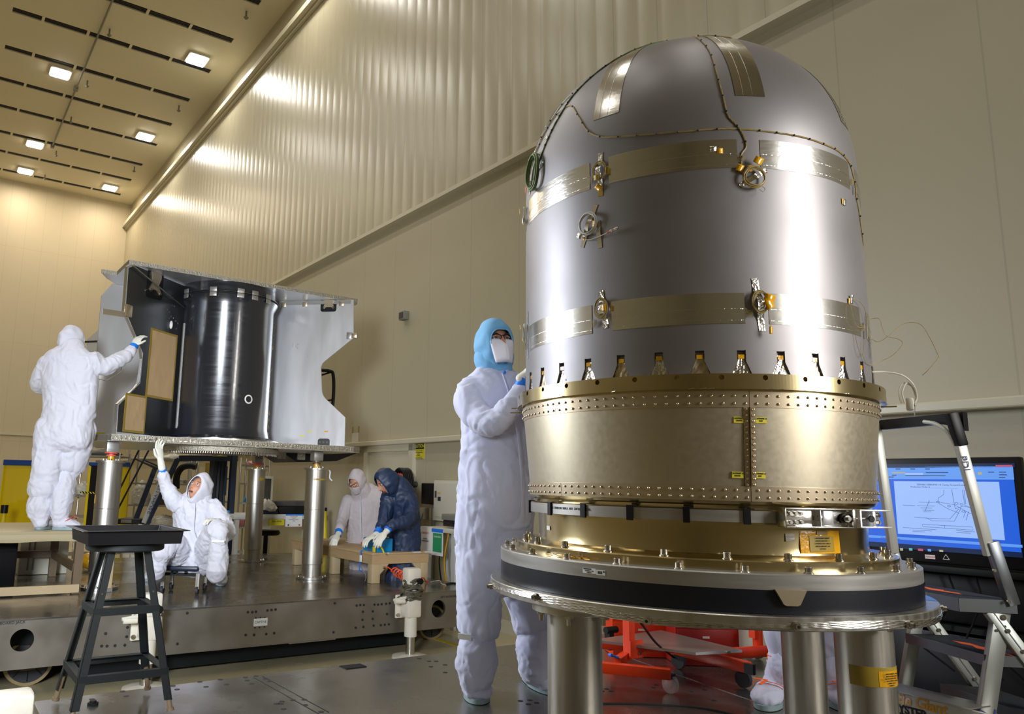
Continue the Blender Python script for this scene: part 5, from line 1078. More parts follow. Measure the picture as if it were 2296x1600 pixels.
a = atz(810, 1219, ZT_); tag(MB().cyl(a+Z1*.0125, a+Z1*.0125+A*.06, .012, n=12).build('red_marker', 'strap_red'), 'short red marker lying left of the blue toolbox', 'marker')
th = thing('strap_cord', 'blue cord with a white tag hanging over the table edge left of the toolbox', 'cord', atz(812, 1240, ZT_)); a = atz(813, 1236, ZT_); ed = W(S0-.03, float(a@B), ZT_-.0)
MB().tube([a+Z1*.008, ed+Z1*.006, ed-Z1*.06, ed-Z1*.18+B*.02, ed-Z1*.2-B*.04], .006, 7, smooth=5).build('cord', 'blue_tape', th); MB().obox(ed-Z1*.07, A, B, Z1, (.006, .02, .035), .004).build('tag', 'paper', th)
MB().tube([ed-Z1*.15, ed-Z1*.2-B*.08, ed-Z1*.24-B*.13, ed-Z1*.29-B*.11], .004, 6, smooth=5).build('cord_tail', 'grey_box', th)
hz = thing('coiled_hose', 'bright orange coiled air hose hanging from the table leg to the jack', 'hose', W(4.6, 7.05, .6)); a = att(868, 1272, 7.02); b = att(912, 1296, 6.55); 
lead = [att(862, 1272, 7.05), att(870, 1271, 7.02), att(878, 1277, 6.95), att(884, 1284, 6.9)]; pts = list(lead); nt_ = 4.5; p0_ = att(884, 1280, 6.88); p1_ = att(910, 1294, 6.6); dr = (p1_-p0_)/np.linalg.norm(p1_-p0_); u_ = np.cross(dr, Z1); u_ /= np.linalg.norm(u_); v_ = np.cross(u_, dr)
for k in range(64): t = k/63; a_ = t*nt_*2*PI; pts.append(p0_+(p1_-p0_)*t+(u_*math.cos(a_)*.035+v_*math.sin(a_)*.038))
MB().tube(pts, .0058, 7).build('hose_coil', 'orange_hose', hz); MB().cyl(att(859, 1272, 7.05), att(865, 1272, 7.05), .012, n=10).build('fitting', 'bolt_steel', hz)
MB().tube([att(938, 1293, 6.3), att(943, 1306, 6.4)+Z1*.0, att(939, 1297, 6.5), att(950, 1295, 6.6), atz(955, 1304, .565), atz(961, 1303, .565)], .006, 7, smooth=6).build('hose_tail', 'orange_hose', hz)
for i, (lb, L_) in enumerate((('loose grey cable end on the platform right of the table', ((965, 1304), (985, 1301), (990, 1308), (1000, 1311))), ('thin black cable lying at the right end of the platform', ((1000, 1310), (1015, 1307), (1040, 1312))))):
    o = MB().tube([atz(u_, v_, .556) for u_, v_ in L_], .0045 if not i else .012, 6, smooth=6).build('floor_cable', 'wire_white' if not i else 'black_plastic'); tag(o, lb, 'cable')
def vn0(v): return v/np.linalg.norm(v)
# ================================================================ right side: screen, ladder, red frame
def scr(par, q, m, s=4.742, name='screen_area'):
    """flat area of the lit display given by its four corners"""
    pts = [ats(u, v, s) for u, v in q]; return MB().add(pts, [(0, 1, 2, 3)]).build(name, m, par, smooth=False, recalc=False)
mo = thing('monitor', 'large black monitor showing a blue screen with a line drawing', 'monitor', W(4.78, 2.1, 1.2))
MB(True).box((4.75, 1.615, 1.215), (4.80, 2.78, 1.79), .01).build('monitor_case', 'black_plastic', mo); MB(True).box((4.80, 1.9, 1.3), (4.86, 2.5, 1.7), .01).build('rear_shell', 'black_plastic', mo)
R_ = lambda u0, v0, u1, v1: [(u0, v0), (u1, v0), (u1, v1), (u0, v1)]
MB(True).box((4.744, 1.652, 1.305), (4.75, 2.70, 1.748)).build('display', 'scr_blue', mo, smooth=False)
def rct(t0, t1, z0, z1, m, d=.0, name='screen_area'): return MB(True).box((4.7435-d, t0, z0), (4.744-d, t1, z1)).build(name, m, mo, smooth=False)
def tz(u, v): p = ats(u, v, 4.743); return float(p@B), float(p[2])
for (a, b_, m_, d_) in (((1900, 1041), (2276, 1047), 'scr_dark', .0005), ((2232, 1042), (2270, 1046), 'scr_red', .001), ((1900, 1047), (2274, 1075), 'scr_light', .0005), ((1900, 1201), (2292, 1221), 'scr_light', .0005), ((1900, 1220), (2292, 1238), 'scr_dark', .0007)):
    t0, z0 = tz(*a); t1, z1 = tz(*b_); rct(t1, t0, min(z0, z1), max(z0, z1), m_, d_)
t0, z0 = tz(2004, 1078); t1, z1 = tz(2240, 1082); t2, z2 = tz(2016, 1196); rct(t1, t0, z2, z0, 'scr_doc', .0006, 'document_page')
for u_, v_, w_, h_, m_ in [(1975+i*33, 1050, 11, 2, 'scr_line') for i in range(4)]+[(2000, 1058, 30, 3, 'scr_yel'), (2000, 1064, 10, 2, 'scr_line'), (1990, 1068, 14, 2, 'scr_line'), (2030, 1060, 40, 4, 'scr_doc'), (2076, 1058, 50, 2, 'scr_line'), (2030, 1065, 90, 2, 'scr_line'), (2192, 1058, 10, 6, 'scr_yel'), (2215, 1057, 14, 2, 'scr_line'), (2240, 1057, 16, 2, 'scr_line'), (2240, 1063, 18, 2, 'scr_line'), (2240, 1069, 14, 2, 'scr_line'), (1999, 1228, 7, 6, 'scr_light'), (2018, 1228, 7, 6, 'scr_yel'), (2038, 1228, 8, 6, 'scr_green'), (2058, 1229, 12, 6, 'scr_red'), (2080, 1230, 8, 6, 'scr_light'), (2106, 1232, 9, 5, 'scr_yel'), (1968, 1080, 4, 40, 'scr_light')]:
    t0, z0 = tz(u_, v_); t1, z1 = tz(u_+w_, v_+h_); rct(t1, t0, z0-abs(z0-z1) if h_ < 9 else z1, z0, m_, .0012)
def scrtext(s, u, v, size, m='scr_line'): t0, z0 = tz(u, v); text('lettering', s, size, W(4.7415, t0, z0), -B, (0, 0, 1), m, mo)
scrtext('SERV0611000OP10 +X Cavity Ground Location', 2056, 1086, .013); scrtext('Production Order # ______________________', 2042, 1091, .012); scrtext('Click to add notes', 1975, 1205, .014)
def scrline(pts, r=.0012):
    P_ = [ats(u, v, 4.7418) for u, v in pts]; MB().tube(P_, r, 5).build('drawing_line', 'scr_line', mo)
for L_ in ([(2116, 1098), (2116, 1108), (2104, 1116), (2103, 1124)], [(2134, 1097), (2138, 1122), (2142, 1140)], [(2158, 1098), (2161, 1118), (2163, 1132), (2178, 1138)], [(2162, 1098), (2165, 1130)], [(2060, 1125), (2085, 1126), (2103, 1125), (2140, 1131), (2170, 1148), (2180, 1152)], [(2024, 1132), (2052, 1133)], [(2056, 1133), (2096, 1134)], [(2064, 1138), (2090, 1139)], [(2068, 1143), (2094, 1144)], [(2070, 1147), (2088, 1147)], [(2084, 1121), (2074, 1146)], [(2050, 1159), (2076, 1161), (2130, 1163), (2150, 1140)], [(2076, 1160), (2090, 1167), (2140, 1168), (2155, 1138)], [(2142, 1140), (2160, 1134), (2178, 1138)], [(2105, 1128), (2125, 1140), (2150, 1150)], [(2068, 1175), (2180, 1181), (2182, 1188), (2069, 1180), (2068, 1175)], [(2118, 1177), (2118, 1184)], [(2024, 1182), (2100, 1187)], [(2046, 1188), (2090, 1190)], [(2046, 1191), (2074, 1192)], [(2144, 1189), (2186, 1192)], [(2144, 1193), (2176, 1195)], [(2166, 1145), (2160, 1160)], [(2172, 1146), (2166, 1166)]): scrline(L_, .0009)
for u_, v_ in ((2103, 1125), (2128, 1134), (2145, 1128), (2156, 1130), (2160, 1146)): 
    p = ats(u_, v_, 4.7416); MB().tube([p+B*.007*math.cos(a)+Z1*.005*math.sin(a) for a in np.linspace(0, 2*PI, 12, endpoint=False)], .0009, 5, closed=True).build('drawing_mark', 'scr_line', mo)
for (u_, v_), s_, m_ in (((2073, 1247), 'DANGER', 'strap_red'),): 
    t0, z0 = tz(u_, v_); MB(True).box((4.7485, t0-.05, z0-.011), (4.75, t0, z0+.011)).build('warning_label', 'paper', mo, smooth=False); text('lettering', s_, .012, W(4.748, t0-.004, z0), -B, (0, 0, 1), m_, mo)
t0, z0 = tz(2120, 1250); m = MB()
for a_ in range(3): x0, x1 = 2*PI*a_/3+PI/2, 2*PI*(a_+1)/3+PI/2; m.cyl(W(4.7495, t0+.018*math.cos(x0), z0+.018*math.sin(x0)), W(4.7495, t0+.018*math.cos(x1), z0+.018*math.sin(x1)), .0012, n=6)
m.build('warning_triangle', 'paper', mo)
ct = thing('monitor_cart', 'black equipment cart carrying the large blue-lit monitor', 'cart', W(4.95, 2.1, 0))
MB(True).box((4.72, 1.2, 1.17), (5.3, 2.95, 1.205), .005).build('cart_top', 'black_metal', ct); MB(True).box((4.80, 1.25, .86), (5.28, 2.9, .89)).build('cart_shelf', 'black_metal', ct, smooth=False); MB(True).box((4.84, 1.3, .12), (5.28, 2.9, .84), .01).build('equipment_box', 'black_plastic', ct); MB(True).box((5.29, .9, .08), (5.32, 3.1, 1.6), .0).build('back_panel', 'black_plastic', ct, smooth=False); MB(True).box((4.84, 1.28, .9), (5.28, 2.92, 1.16), .01).build('equipment_case', 'black_plastic', ct)
for s, t in ((4.78, 1.23), (4.78, 2.9), (5.27, 1.23), (5.27, 2.9)): MB(True).box((s-.02, t-.02, .06), (s+.02, t+.02, 1.17)).build('cart_post', 'black_metal', ct, smooth=False)
for s, t in ((4.78, 1.23), (4.78, 2.9), (5.27, 1.23), (5.27, 2.9)): MB().cyl(W(s-.012, t, .03), W(s+.012, t, .03), .03, n=16).build('cart_wheel', 'wheel_dark', ct)
cb_ = thing('cable_bundle', 'tangle of thin black cables hanging below the monitor at the right edge', 'cables', W(4.77, 1.6, .9))
for k in range(7):
    t0 = 1.35+.13*k; MB().tube([W(4.76, t0, 1.16), W(4.74, t0+.03*math.sin(k), 1.05), W(4.75, t0-.05+.02*k, .92), W(4.74, t0+.06, .8), W(4.76, t0-.02*k, .66)], .005, 6, smooth=6).build('cable', 'black_plastic', cb_)
# --- step ladder
ld = thing('step_ladder', 'aluminium step ladder with black top bar and PDL written on its rails', 'ladder', (2.55, 3.4, .553)); WV = np.array([-.03, .48, 0]); DD = np.array([.993, -.12, 0])
def chan(p, q, w, d, m, name, side, par=ld): return MB().bar(p, q, w, d, side, bev=.003).build(name, m, par)
N0 = np.array([2.555, 3.4, 1.12])
for k, off in enumerate((np.zeros(3), WV)):
    top_ = N0+off+Z1*.0; bot_ = np.array([2.27, 3.4, .02])+off; bot_ = top_+(bot_-top_)*((1.12-.556)/1.10)
    d = vn0(bot_-top_); sid = np.cross(d, WV); sid /= np.linalg.norm(sid)
    L = chan(top_, bot_, .028, .072 if k == 0 else .06, 'ladder_alu', 'rear_leg', sid)
    if k == 0:
        f_ = -WV/np.linalg.norm(WV)
        for (a_, b_, r) in ((.0, .05, .012), (.012, .085, .006), (-.02, .11, .006), (.022, .11, .006)): p = top_+d*b_+sid*a_+f_*.014; MB().cyl(p, p+f_*.006, r, n=16).build('leg_rivet', 'bolt_steel', L)
        c = top_+d*.46+f_*.0155; text('lettering', 'PDL', .105, c+sid*.0+d*.06, -d, np.cross(-d, sid)*0+sid*(-1 if sid[0] > 0 else 1), 'ink_blue', L, 'CENTER', 0, shear=.25)
    s0 = np.array([2.50, 3.4, 1.10])+off; s1 = s0+DD*.352-Z1*.543; d2 = (s1-s0)/np.linalg.norm(s1-s0); sd2 = np.cross(d2, WV); sd2 /= np.linalg.norm(sd2)
    S_ = chan(s0, s1, .026, .058, 'ladder_alu', 'stringer', sd2); MB().bar(s0+sd2*.0, s1, .030, .004, sd2).build('stringer_lip', 'ladder_bracket', S_)
    for r in (.15, .3, .5, .7): p = s0+(s1-s0)*r-WV/np.linalg.norm(WV)*.013; MB().cyl(p, p-WV/np.linalg.norm(WV)*.008, .009, n=14).build('rivet_head', 'bolt_steel', S_)
    MB().bar(top_-Z1*.12+np.array([-.01, 0, 0]), s0+(s1-s0)*.8, .006, .02, Z1).build('spreader', 'ladder_bracket', ld)
def tread(z, xr, dep, lip, m='tread_black', mark=None):
    a = np.array([xr, 3.4, z]); b = a+WV; q = [a, b, b+DD*dep, a+DD*dep]
    t = MB().add([*q, *[p-Z1*.006 for p in q]], [(0, 1, 2, 3), (4, 7, 6, 5), (0, 4, 5, 1), (1, 5, 6, 2), (2, 6, 7, 3), (3, 7, 4, 0)]).build('tread', m, ld, smooth=False)
    MB().bar(a-Z1*lip/2, b-Z1*lip/2, .004, lip, Z1).bar(a+DD*dep-Z1*lip/2, b+DD*dep-Z1*lip/2, .004, lip, Z1).bar(a-Z1*lip/2, a+DD*dep-Z1*lip/2, .004, lip, Z1).bar(b-Z1*lip/2, b+DD*dep-Z1*lip/2, .004, lip, Z1).build('tread_frame', 'ladder_bracket', t, smooth=False)
    if mark is not None:
        c = a+WV*mark+DD*dep*.5+Z1*.0006; u = WV/np.linalg.norm(WV)
        MB().prism([(-.16, 0), (-.1, .028), (-.03, .012), (.0, .035), (.05, .02), (.12, .03), (.17, -.008), (.1, -.022), (.06, -.005), (.0, -.03), (-.08, -.012)], c, u, DD, Z1*.0008).build('orange_mark', 'orange_mark', t, smooth=False)
    return t
tread(1.145, 2.37, .23, .055, mark=.62); tread(.915, 2.46, .21, .045, mark=.30); tread(.685, 2.61, .20, .045)
hp = [P(2252, 1352, 3.39), P(2226, 1222, 3.39), P(2190, 1100, 3.39), P(2163, 1000, 3.39)]
MB().bar(P(2219, 1245, 3.385), P(2153, 998, 3.385), .03, .042, (1, 0, 0), bev=.004).build('handrail_upright', 'ladder_white', ld)
MB().bar(P(2270, 1356, 3.38), P(2222, 1214, 3.38), .036, .05, (1, 0, 0), bev=.004).build('rail_bracket', 'ladder_bracket', ld)
for u_, v_ in ((2260, 1348), (2228, 1278)): p = P(u_, v_, 3.36); MB().cyl(p, p+np.array([0, -.008, 0]), .007, n=12).build('bracket_rivet', 'bolt_steel', ld)
MB().bar(P(2156, 1000, 3.385), P(2132, 924, 3.385), .038, .048, (1, 0, 0), bev=.008).build('corner_cap', 'black_plastic', ld)
arc_ = [P(2150, 1020, 3.4), P(2138, 990, 3.4), P(2122, 966, 3.42), P(2098, 950, 3.47), P(2072, 945, 3.54)]
MB().tube(arc_, .009, 10, smooth=5).build('inner_arc', 'ladder_white', ld)
cN, cF = P(2140, 931, 3.39), P(1962, 948, 3.39+.50); MB().prism([(0, .024), (0, -.06), (.03, -.055), (.07, -.035), (.12, -.022), (.5, -.024), (.55, -.022), (.55, .024)], P(2152, 936, 3.39)+np.array([0, -.02, 0]), (cF-cN)/np.linalg.norm(cF-cN), Z1, np.array([.028, .01, 0])).build('top_bar', 'black_plastic', ld, smooth=False)
far = cF+np.array([-.02, 0, 0]); MB().bar(P(1963, 950, 3.9), P(2004, 1240, 3.9), .03, .042, (1, 0, 0), bev=.004).build('handrail_upright', 'ladder_white', ld)
MB().bar(P(2004, 1240, 3.9), P(2030, 1330, 3.9), .032, .045, (1, 0, 0), bev=.004).build('rail_bracket', 'ladder_bracket', ld)
c = P(2164, 1040, 3.366); dv = P(2190, 1100, 3.355)-P(2163, 1000, 3.355); dv /= np.linalg.norm(dv); text('lettering', 'PDL', .045, c, dv, np.cross((0, -1, 0), dv), 'ink_blue', ld, 'CENTER', 0, shear=.1)
# label board low on the ladder
a, b = P(1975, 1562, 3.72), P(2215, 1624, 3.30); dv = (b-a)/np.linalg.norm(b-a); 
bd = MB().bar(a, b, .02, .085, Z1, bev=.003).build('label_board', 'ladder_white', ld); MB().bar(a+Z1*.05+np.array([.02, .06, 0]), b+Z1*.05+np.array([.02, .06, 0]), .15, .006, Z1).build('base_shelf', 'ring_grey', bd)
nrm_ = np.cross(dv, Z1); nrm_ = nrm_ if nrm_@(EYE-a) > 0 else -nrm_
text('lettering', 'Little Giant', .062, a+dv*.02+nrm_*.0115+Z1*.018, dv, Z1, 'kapton', bd, 'LEFT', .002, shear=.2); text('lettering', 'SAFETYSTEP', .046, a+dv*(-.035)+nrm_*.0115-Z1*.026, dv, Z1, 'ink', bd, 'LEFT', .002)
# --- red wheeled frame, boards and cabinets seen under the stand plate
rf = thing('red_stand', 'bright red wheeled floor frame seen below the tank stand plate', 'stand', atz(1500, 1480, .551))
def rb(q0, z0_, q1, z1_, w, h, m='red_paint', name='frame_bar', par=rf): a, b = atz(*q0, z0_), atz(*q1, z1_); return MB().bar(a, b, w, h, Z1, bev=.003).build(name, m, par)
o = rb((1300, 1490), .655, (1504, 1511), .655, .05, .052); o = rb((1509, 1453), .665, (1679, 1496), .665, .05, .055); MB().obox(atz(1681, 1499, .665), A, B, Z1, (.012, .026, .026)).build('end_cap', 'black_plastic', o)
rb((1320, 1441), .70, (1512, 1452), .70, .05, .05); rb((1384, 1484), .665, (1434, 1449), .70, .045, .045, name='diagonal_tube')
q = atz(1411, 1462, .70); MB().bar(q, q+Z1*.55, .045, .045, A).build('upright', 'red_paint', rf, smooth=False)
MB().obox(q+A*.02+Z1*.02-B*.03, A, B, Z1, (.05, .006, .045)).build('gusset_plate', 'red_paint', rf)
for d_ in (-.02, .02): MB().cyl(q+A*.035+Z1*(.02+d_)-B*.036, q+A*.035+Z1*(.02+d_)-B*.046, .009, n=12).build('gusset_bolt', 'bolt_steel', rf)
def cst(u, v, m='wheel_dark', lb=0):
    p = atz(u, v, .552); w = MB().cyl(p+Z1*.045-A*.012, p+Z1*.045+A*.012, .045, n=24).build('caster', m, rf); MB().obox(p+Z1*.085, A, B, Z1, (.018, .02, .012)).build('caster_fork', 'black_metal', w); return w
cst(1504, 1554, 'clear_bag'); cst(1522, 1498); cst(1668, 1541)
MB().cyl(atz(1388, 1474, .69), atz(1368, 1468, .70), .006, n=8).cyl(atz(1372, 1469, .70), atz(1366, 1467, .70), .009, n=8).build('brake_lever', 'blue_tape', rf)
r2 = thing('red_post', 'bright red tubular post and foot left of the person in orange straps', 'stand', atz(1700, 1455, .551))
a, b = atz(1616, 1466, .67), atz(1745, 1457, .67); MB().cyl(a, b, .032, n=20).build('foot_tube', 'red_paint', r2); q = atz(1700, 1456, .67); MB().cyl(q, q+Z1*.5, .028, n=20).build('upright', 'red_paint', r2); MB().obox(q+Z1*.1-A*.035, A, B, Z1, (.02, .02, .03)).build('bracket', 'red_paint', r2)
MB().cyl(atz(1636, 1464, .70), atz(1636, 1462, .75), .006, n=8).build('lock_pin', 'bolt_steel', r2); p = atz(1699, 1476, .552); MB().cyl(p+Z1*.04-A*.012, p+Z1*.04+A*.012, .04, n=20).build('caster', 'wheel_dark', r2)
bd = thing('grey_board', 'pale grey board lying on the red frame behind the tank columns', 'board', atz(1500, 1435, .76)); q = [atz(u_, v_, .745) for u_, v_ in ((1330, 1433), (1482, 1412), (1664, 1456), (1560, 1462), (1420, 1444))]; o = MB().add([*q, *[p-Z1*.014 for p in q]], [(0, 1, 2, 3, 4), (9, 8, 7, 6, 5)]+[(i, (i+1) % 5, 5+(i+1) % 5, 5+i) for i in range(5)]).build('board_panel', 'shelf_wire', bd, smooth=False)
for (u0, u1, Y_, z0_, z1_, m_, nm, lb) in ((1373, 1512, 4.95, .552, 1.10, 'red_paint', 'red_cabinet', 'bright red tool cabinet with white label behind the board'), (1514, 1656, 4.75, .552, 1.05, 'red_dark', 'dark_red_cabinet', 'dark red tool chest to the right of the bright red cabinet')):
    a, b = P(u0, 1400, Y_), P(u1, 1400, Y_); th = thing(nm, lb, 'cabinet', ((a[0]+b[0])/2, Y_, z0_)); MB().box((a[0], Y_, z0_), (b[0], Y_+.22, z1_), .006).build('cabinet_body', m_, th)
    for zz in (.62, .78, .94): MB().box((a[0]+.01, Y_-.006, zz), (b[0]-.01, Y_, zz+.14), .003).build('drawer', m_, th)
    MB().box((a[0]+.16, Y_-.009, .71), (a[0]+.2, Y_-.006, .722)).build('white_label', 'paper', th, smooth=False)
p = P(1672, 1420, 5.1); th = thing('white_bucket', 'white bucket standing beside the dark red chest', 'bucket', (p[0], 5.1, .2)); MB().lathe([(0, .25), (.05, .25), (.055, .80), (.05, .80), (.045, .26), (0, .26)], (p[0], 5.1), 32).build('bucket_body', 'bucket_white', th, ang=30)
o = MB().tube([atz(1428, 1384, 1.0), atz(1440, 1400, .95), atz(1470, 1440, .80), atz(1500, 1465, .66), atz(1520, 1480, .56)], .006, 7, smooth=6).build('black_hose', 'black_plastic'); tag(o, 'thin black hose looping down onto the red wheeled frame', 'hose')
th = thing('dark_clamp', 'black clamp with knob left of the bright red cabinet', 'clamp', P(1366, 1420, 4.7)); p = P(1366, 1412, 4.7); MB().cyl(p-A*.03, p+A*.06, .02, n=12).build('clamp_arm', 'black_plastic', th); MB().obox(p-Z1*.06, A, B, Z1, (.02, .02, .05)).build('clamp_body', 'black_plastic', th)
# ================================================================ background behind the frame
# dark blue stacker frame with its ballymore ladder
lf = thing('blue_lift', 'dark blue lift frame with tall mast standing behind the crouching person', 'lift', (P(470, 1200, 11.7)[0], 11.7, 0)); Yl = 11.7
def pl(u, v, Y=Yl): return P(u, v, Y)
z0x = lambda u, Y=Yl: np.array([P(u, 1100, Y)[0], Y, 0.])
MB().bar(pl(402, 1027), pl(533, 1027), .05, .085, Z1).build('top_beam', 'lift_blue', lf, smooth=False)
a = pl(525, 1015); MB().bar(a, np.array([a[0], Yl, .02]), .10, .08, A).build('mast_post', 'lift_blue', lf, smooth=False)
for u_ in (484, 500): a = pl(u_, 1030, Yl+.05); MB().bar(a, np.array([a[0]-.02, Yl+.05, .02]), .05, .05, A).build('mast_rail', 'lift_dark', lf, smooth=False)
a = pl(492, 1030, Yl+.12); MB().box((a[0]-.14, Yl+.1, .1), (a[0]+.12, Yl+.14, a[2])).build('mast_panel', 'lift_dark', lf, smooth=False)
MB().bar(pl(508, 1045), pl(504, 1110), .03, .03, A).build('cylinder', 'lift_blue', lf, smooth=False)
MB().bar(pl(400, 1028, Yl-.05), pl(326, 1182, Yl-.4), .045, .06, A).build('slanted_rail', 'lift_blue', lf, smooth=False)
MB().box((pl(479, 1012)[0], Yl-.04, pl(479, 1023)[2]), (pl(511, 1012)[0], Yl, pl(479, 1012)[2])).build('control_box', 'grey_box', lf, smooth=False); p = pl(494, 1019, Yl-.045); MB().obox(p, (1, 0, 0), (0, 1, 0), Z1, (.04, .003, .02)).build('yellow_mark', 'yellow_label', lf)
a = pl(440, 1235); MB().box((pl(452, 1200)[0], Yl-.5, .05), (pl(532, 1200)[0], Yl+.3, .14)).build('base_leg', 'lift_dark', lf, smooth=False)
p = P(510, 1165, Yl-.05); MB().cyl(p, p+Z1*.14, .035, n=12).build('blue_motor', 'blue_box', lf)
bl = thing('ballymore_ladder', 'dark blue rolling ladder with lettering on its pale side rail', 'ladder', (P(330, 1180, 11.3)[0], 11.3, 0)); bl.name = 'rolling_ladder'
a, b = P(362, 1075, 11.3), P(322, 1172, 11.0); MB().bar(a, b, .02, .062, A).build('pale_rail', 'ladder_white', bl, smooth=False)
dv = (b-a)/np.linalg.norm(b-a); up_ = np.cross((0, -1., 0), dv); text('lettering', 'BALLYMORE', .095, a+dv*.02+np.array([0, -.016, 0]), dv, -up_ if up_[0] < 0 else up_, 'ink_blue', bl)
MB().bar(P(395, 1030, 11.4), P(322, 1195, 10.9), .05, .05, A).build('front_rail', 'lift_blue', bl, smooth=False); MB().bar(P(348, 1048, 11.7), P(302, 1170, 11.3), .05, .07, A).build('rear_rail', 'lift_blue', bl, smooth=False)
for (p_, q_) in (((313, 1005), (262, 1110)), ((334, 1008), (265, 1140)), ((302, 1027), (350, 1050)), ((322, 1030), (362, 1048)), ((320, 1036), (360, 1052))): MB().cyl(P(*p_, 11.5), P(*q_, 11.5), .014, n=8).build('hand_tube', 'lift_blue', bl)
a, b = P(262, 1162, 11.2), P(318, 1175, 11.2); MB().box((a[0], 11.1, b[2]), (b[0], 11.6, a[2])).build('platform', 'lift_dark', bl, smooth=False); p = P(283, 1168, 11.09); MB().obox(p, (1, 0, 0), (0, 1, 0), Z1, (.075, .003, .022)).build('name_plate', 'ring_grey', bl)
MB().box((P(310, 1175, 11.0)[0], 11.0, .56), (P(318, 1175, 11.0)[0], 11.03, P(310, 1174, 11.0)[2])).build('pale_stop', 'ladder_white', bl, smooth=False)
# black loop handrail behind the right fin
lh = thing('black_handrail', 'black tubular handrail end seen in the notch of the right silver fin', 'handrail', (P(708, 975, 11.3)[0], 11.3, 0)); Yh = 11.3
MB().tube([P(640, 822, Yh+.3), P(718, 829, Yh), P(740, 832, Yh), P(747, 840, Yh), P(748, 880, Yh), P(743, 935, Yh), P(738, 962, Yh), P(722, 972, Yh), P(712, 985, Yh), np.array([P(711, 1010, Yh)[0], Yh, 1.9]), np.array([P(711, 1010, Yh)[0], Yh, .02])], .026, 10, smooth=4).build('tube_frame', 'black_plastic', lh)
for (p_, q_) in (((690, 850), (742, 834)), ((690, 905), (744, 896)), ((690, 915), (743, 906))): MB().cyl(P(*p_, Yh), P(*q_, Yh), .014, n=8).build('cross_tube', 'black_plastic', lh)
# wire shelf racks with stores
def rack(u0, u1, Y, zt, levels, label, items, seed, d=.45, posts=True):
    x0, x1 = P(u0, 1100, Y)[0], P(u1, 1100, Y)[0]; th = thing('wire_rack', label, 'shelf rack', ((x0+x1)/2, Y, 0), 'wire shelf racks along the back'); rg = random.Random(seed)
    for x in (x0, x1):
        for y in (Y, Y+d): MB().cyl((x, y, 0), (x, y, zt), .016, n=8).build('post', 'shelf_wire', th)
    for z in levels:
        m = MB()
        for k in range(12): y = Y+d*k/11; m.box((x0, y-.003, z-.006), (x1, y+.003, z))
        n_ = int((x1-x0)/.12); 
        for k in range(n_+1): x = x0+(x1-x0)*k/n_; m.box((x-.003, Y, z-.012), (x+.003, Y+d, z-.006))
        m.box((x0, Y-.006, z-.03), (x1, Y, z)).box((x0, Y+d, z-.03), (x1, Y+d+.006, z)); m.build('wire_shelf', 'shelf_wire', th, smooth=False)
    for (zi, f0, f1, h, kind, mt, nm, lb) in items:
        z = levels[zi]+.001; a, b = x0+(x1-x0)*f0+.03, x0+(x1-x0)*f1-.03
        if kind == 'box': o = MB().box((a, Y+.04, z), (b, Y+d-.06, z+h), .008).build(nm, mt)
        elif kind == 'tray':
            o = MB().box((a, Y+.03, z), (b, Y+d-.04, z+h*.3), .006).build(nm, mt)
        else:
            m = MB(); g = 16; cx_, cy_ = (a+b)/2, Y+d/2; rings = []
            for i in range(9):
                f = i/8; zz = z+h*f; sc_ = max(.02, (1-(2*abs(f-.35)/1.35)**2.2)) if f > .35 else 1; 
                rings.append(np.array([(cx_+(b-a)/2*sc_*(1+.12*math.sin(5*t+i+seed))*math.cos(t), cy_+(d/2-.05)*sc_*math.sin(t), zz+.012*math.sin(3*t+i)) for t in np.linspace(0, 2*PI, g, endpoint=False)]))
            o = m.rings(rings).build(nm, mt)
        tag(o, lb, nm.split('_')[-1])
    return th
rack(150, 262, 12.6, 1.98, [.35, .62, .95, 1.28, 1.93], 'wire shelf rack with yellow edged boards, behind the standing person on the bench', [
    (3, .0, .42, .22, 'bag', 'plastic_bag', 'plastic_bag', 'crumpled clear bag on the left rack, right of the standing person\'s knee'), (2, .45, .95, .12, 'bag', 'plastic_bag', 'white_bag', 'small crumpled bag on the middle shelf of the left rack'),
    (4, .1, .95, .10, 'bag', 'shelf_dark', 'grey_bundle', 'flat grey bundle on top of the left rack'), (1, .1, .6, .2, 'box', 'table_white', 'white_carton', 'white carton low on the left rack')], 3)
yb = thing('black_yellow_board', 'tall black board with yellow edge and blue top standing in the left rack', 'board', P(212, 1160, 12.4)); a, b = P(203, 1036, 12.4), P(216, 1150, 12.4); MB().box((a[0], 12.4, .6), (b[0], 12.44, a[2])).build('board_panel', 'black_plastic', yb, smooth=False); MB().box((a[0]-.02, 12.39, .6), (a[0]+.02, 12.4, a[2]-.06)).build('yellow_edge', 'yellow_post', yb, smooth=False); MB().box((a[0]-.02, 12.385, a[2]-.05), (b[0], 12.4, a[2])).build('blue_top', 'blue_bar', yb, smooth=False)
yb = thing('yellow_frame_board', 'narrow yellow board with blue top right of the left column', 'board', P(279, 1100, 12.4)); a, b = P(275, 1036, 12.4), P(283, 1150, 12.4); MB().box((a[0], 12.4, .6), (b[0], 12.44, a[2])).build('board_panel', 'yellow_post', yb, smooth=False); MB().box((a[0], 12.385, a[2]-.07), (b[0], 12.4, a[2])).build('blue_top', 'blue_bar', yb, smooth=False)
hzs = thing('hazard_rail', 'black and yellow striped rail across the left rack', 'rail', P(205, 1103, 12.35)); a, b = P(180, 1103, 12.35), P(220, 1105, 12.35); MB().bar(a, b, .01, .03, Z1).build('rail_bar', 'black_plastic', hzs, smooth=False)
for k in range(6): p = a+(b-a)*(k+.5)/6+np.array([0, -.007, 0]); MB().prism([(-.02, .015), (.0, .015), (.025, -.015), (.005, -.015)], p, (1, 0, 0), Z1, (0, -.001, 0)).build('yellow_stripe', 'yellow_label', hzs, smooth=False)
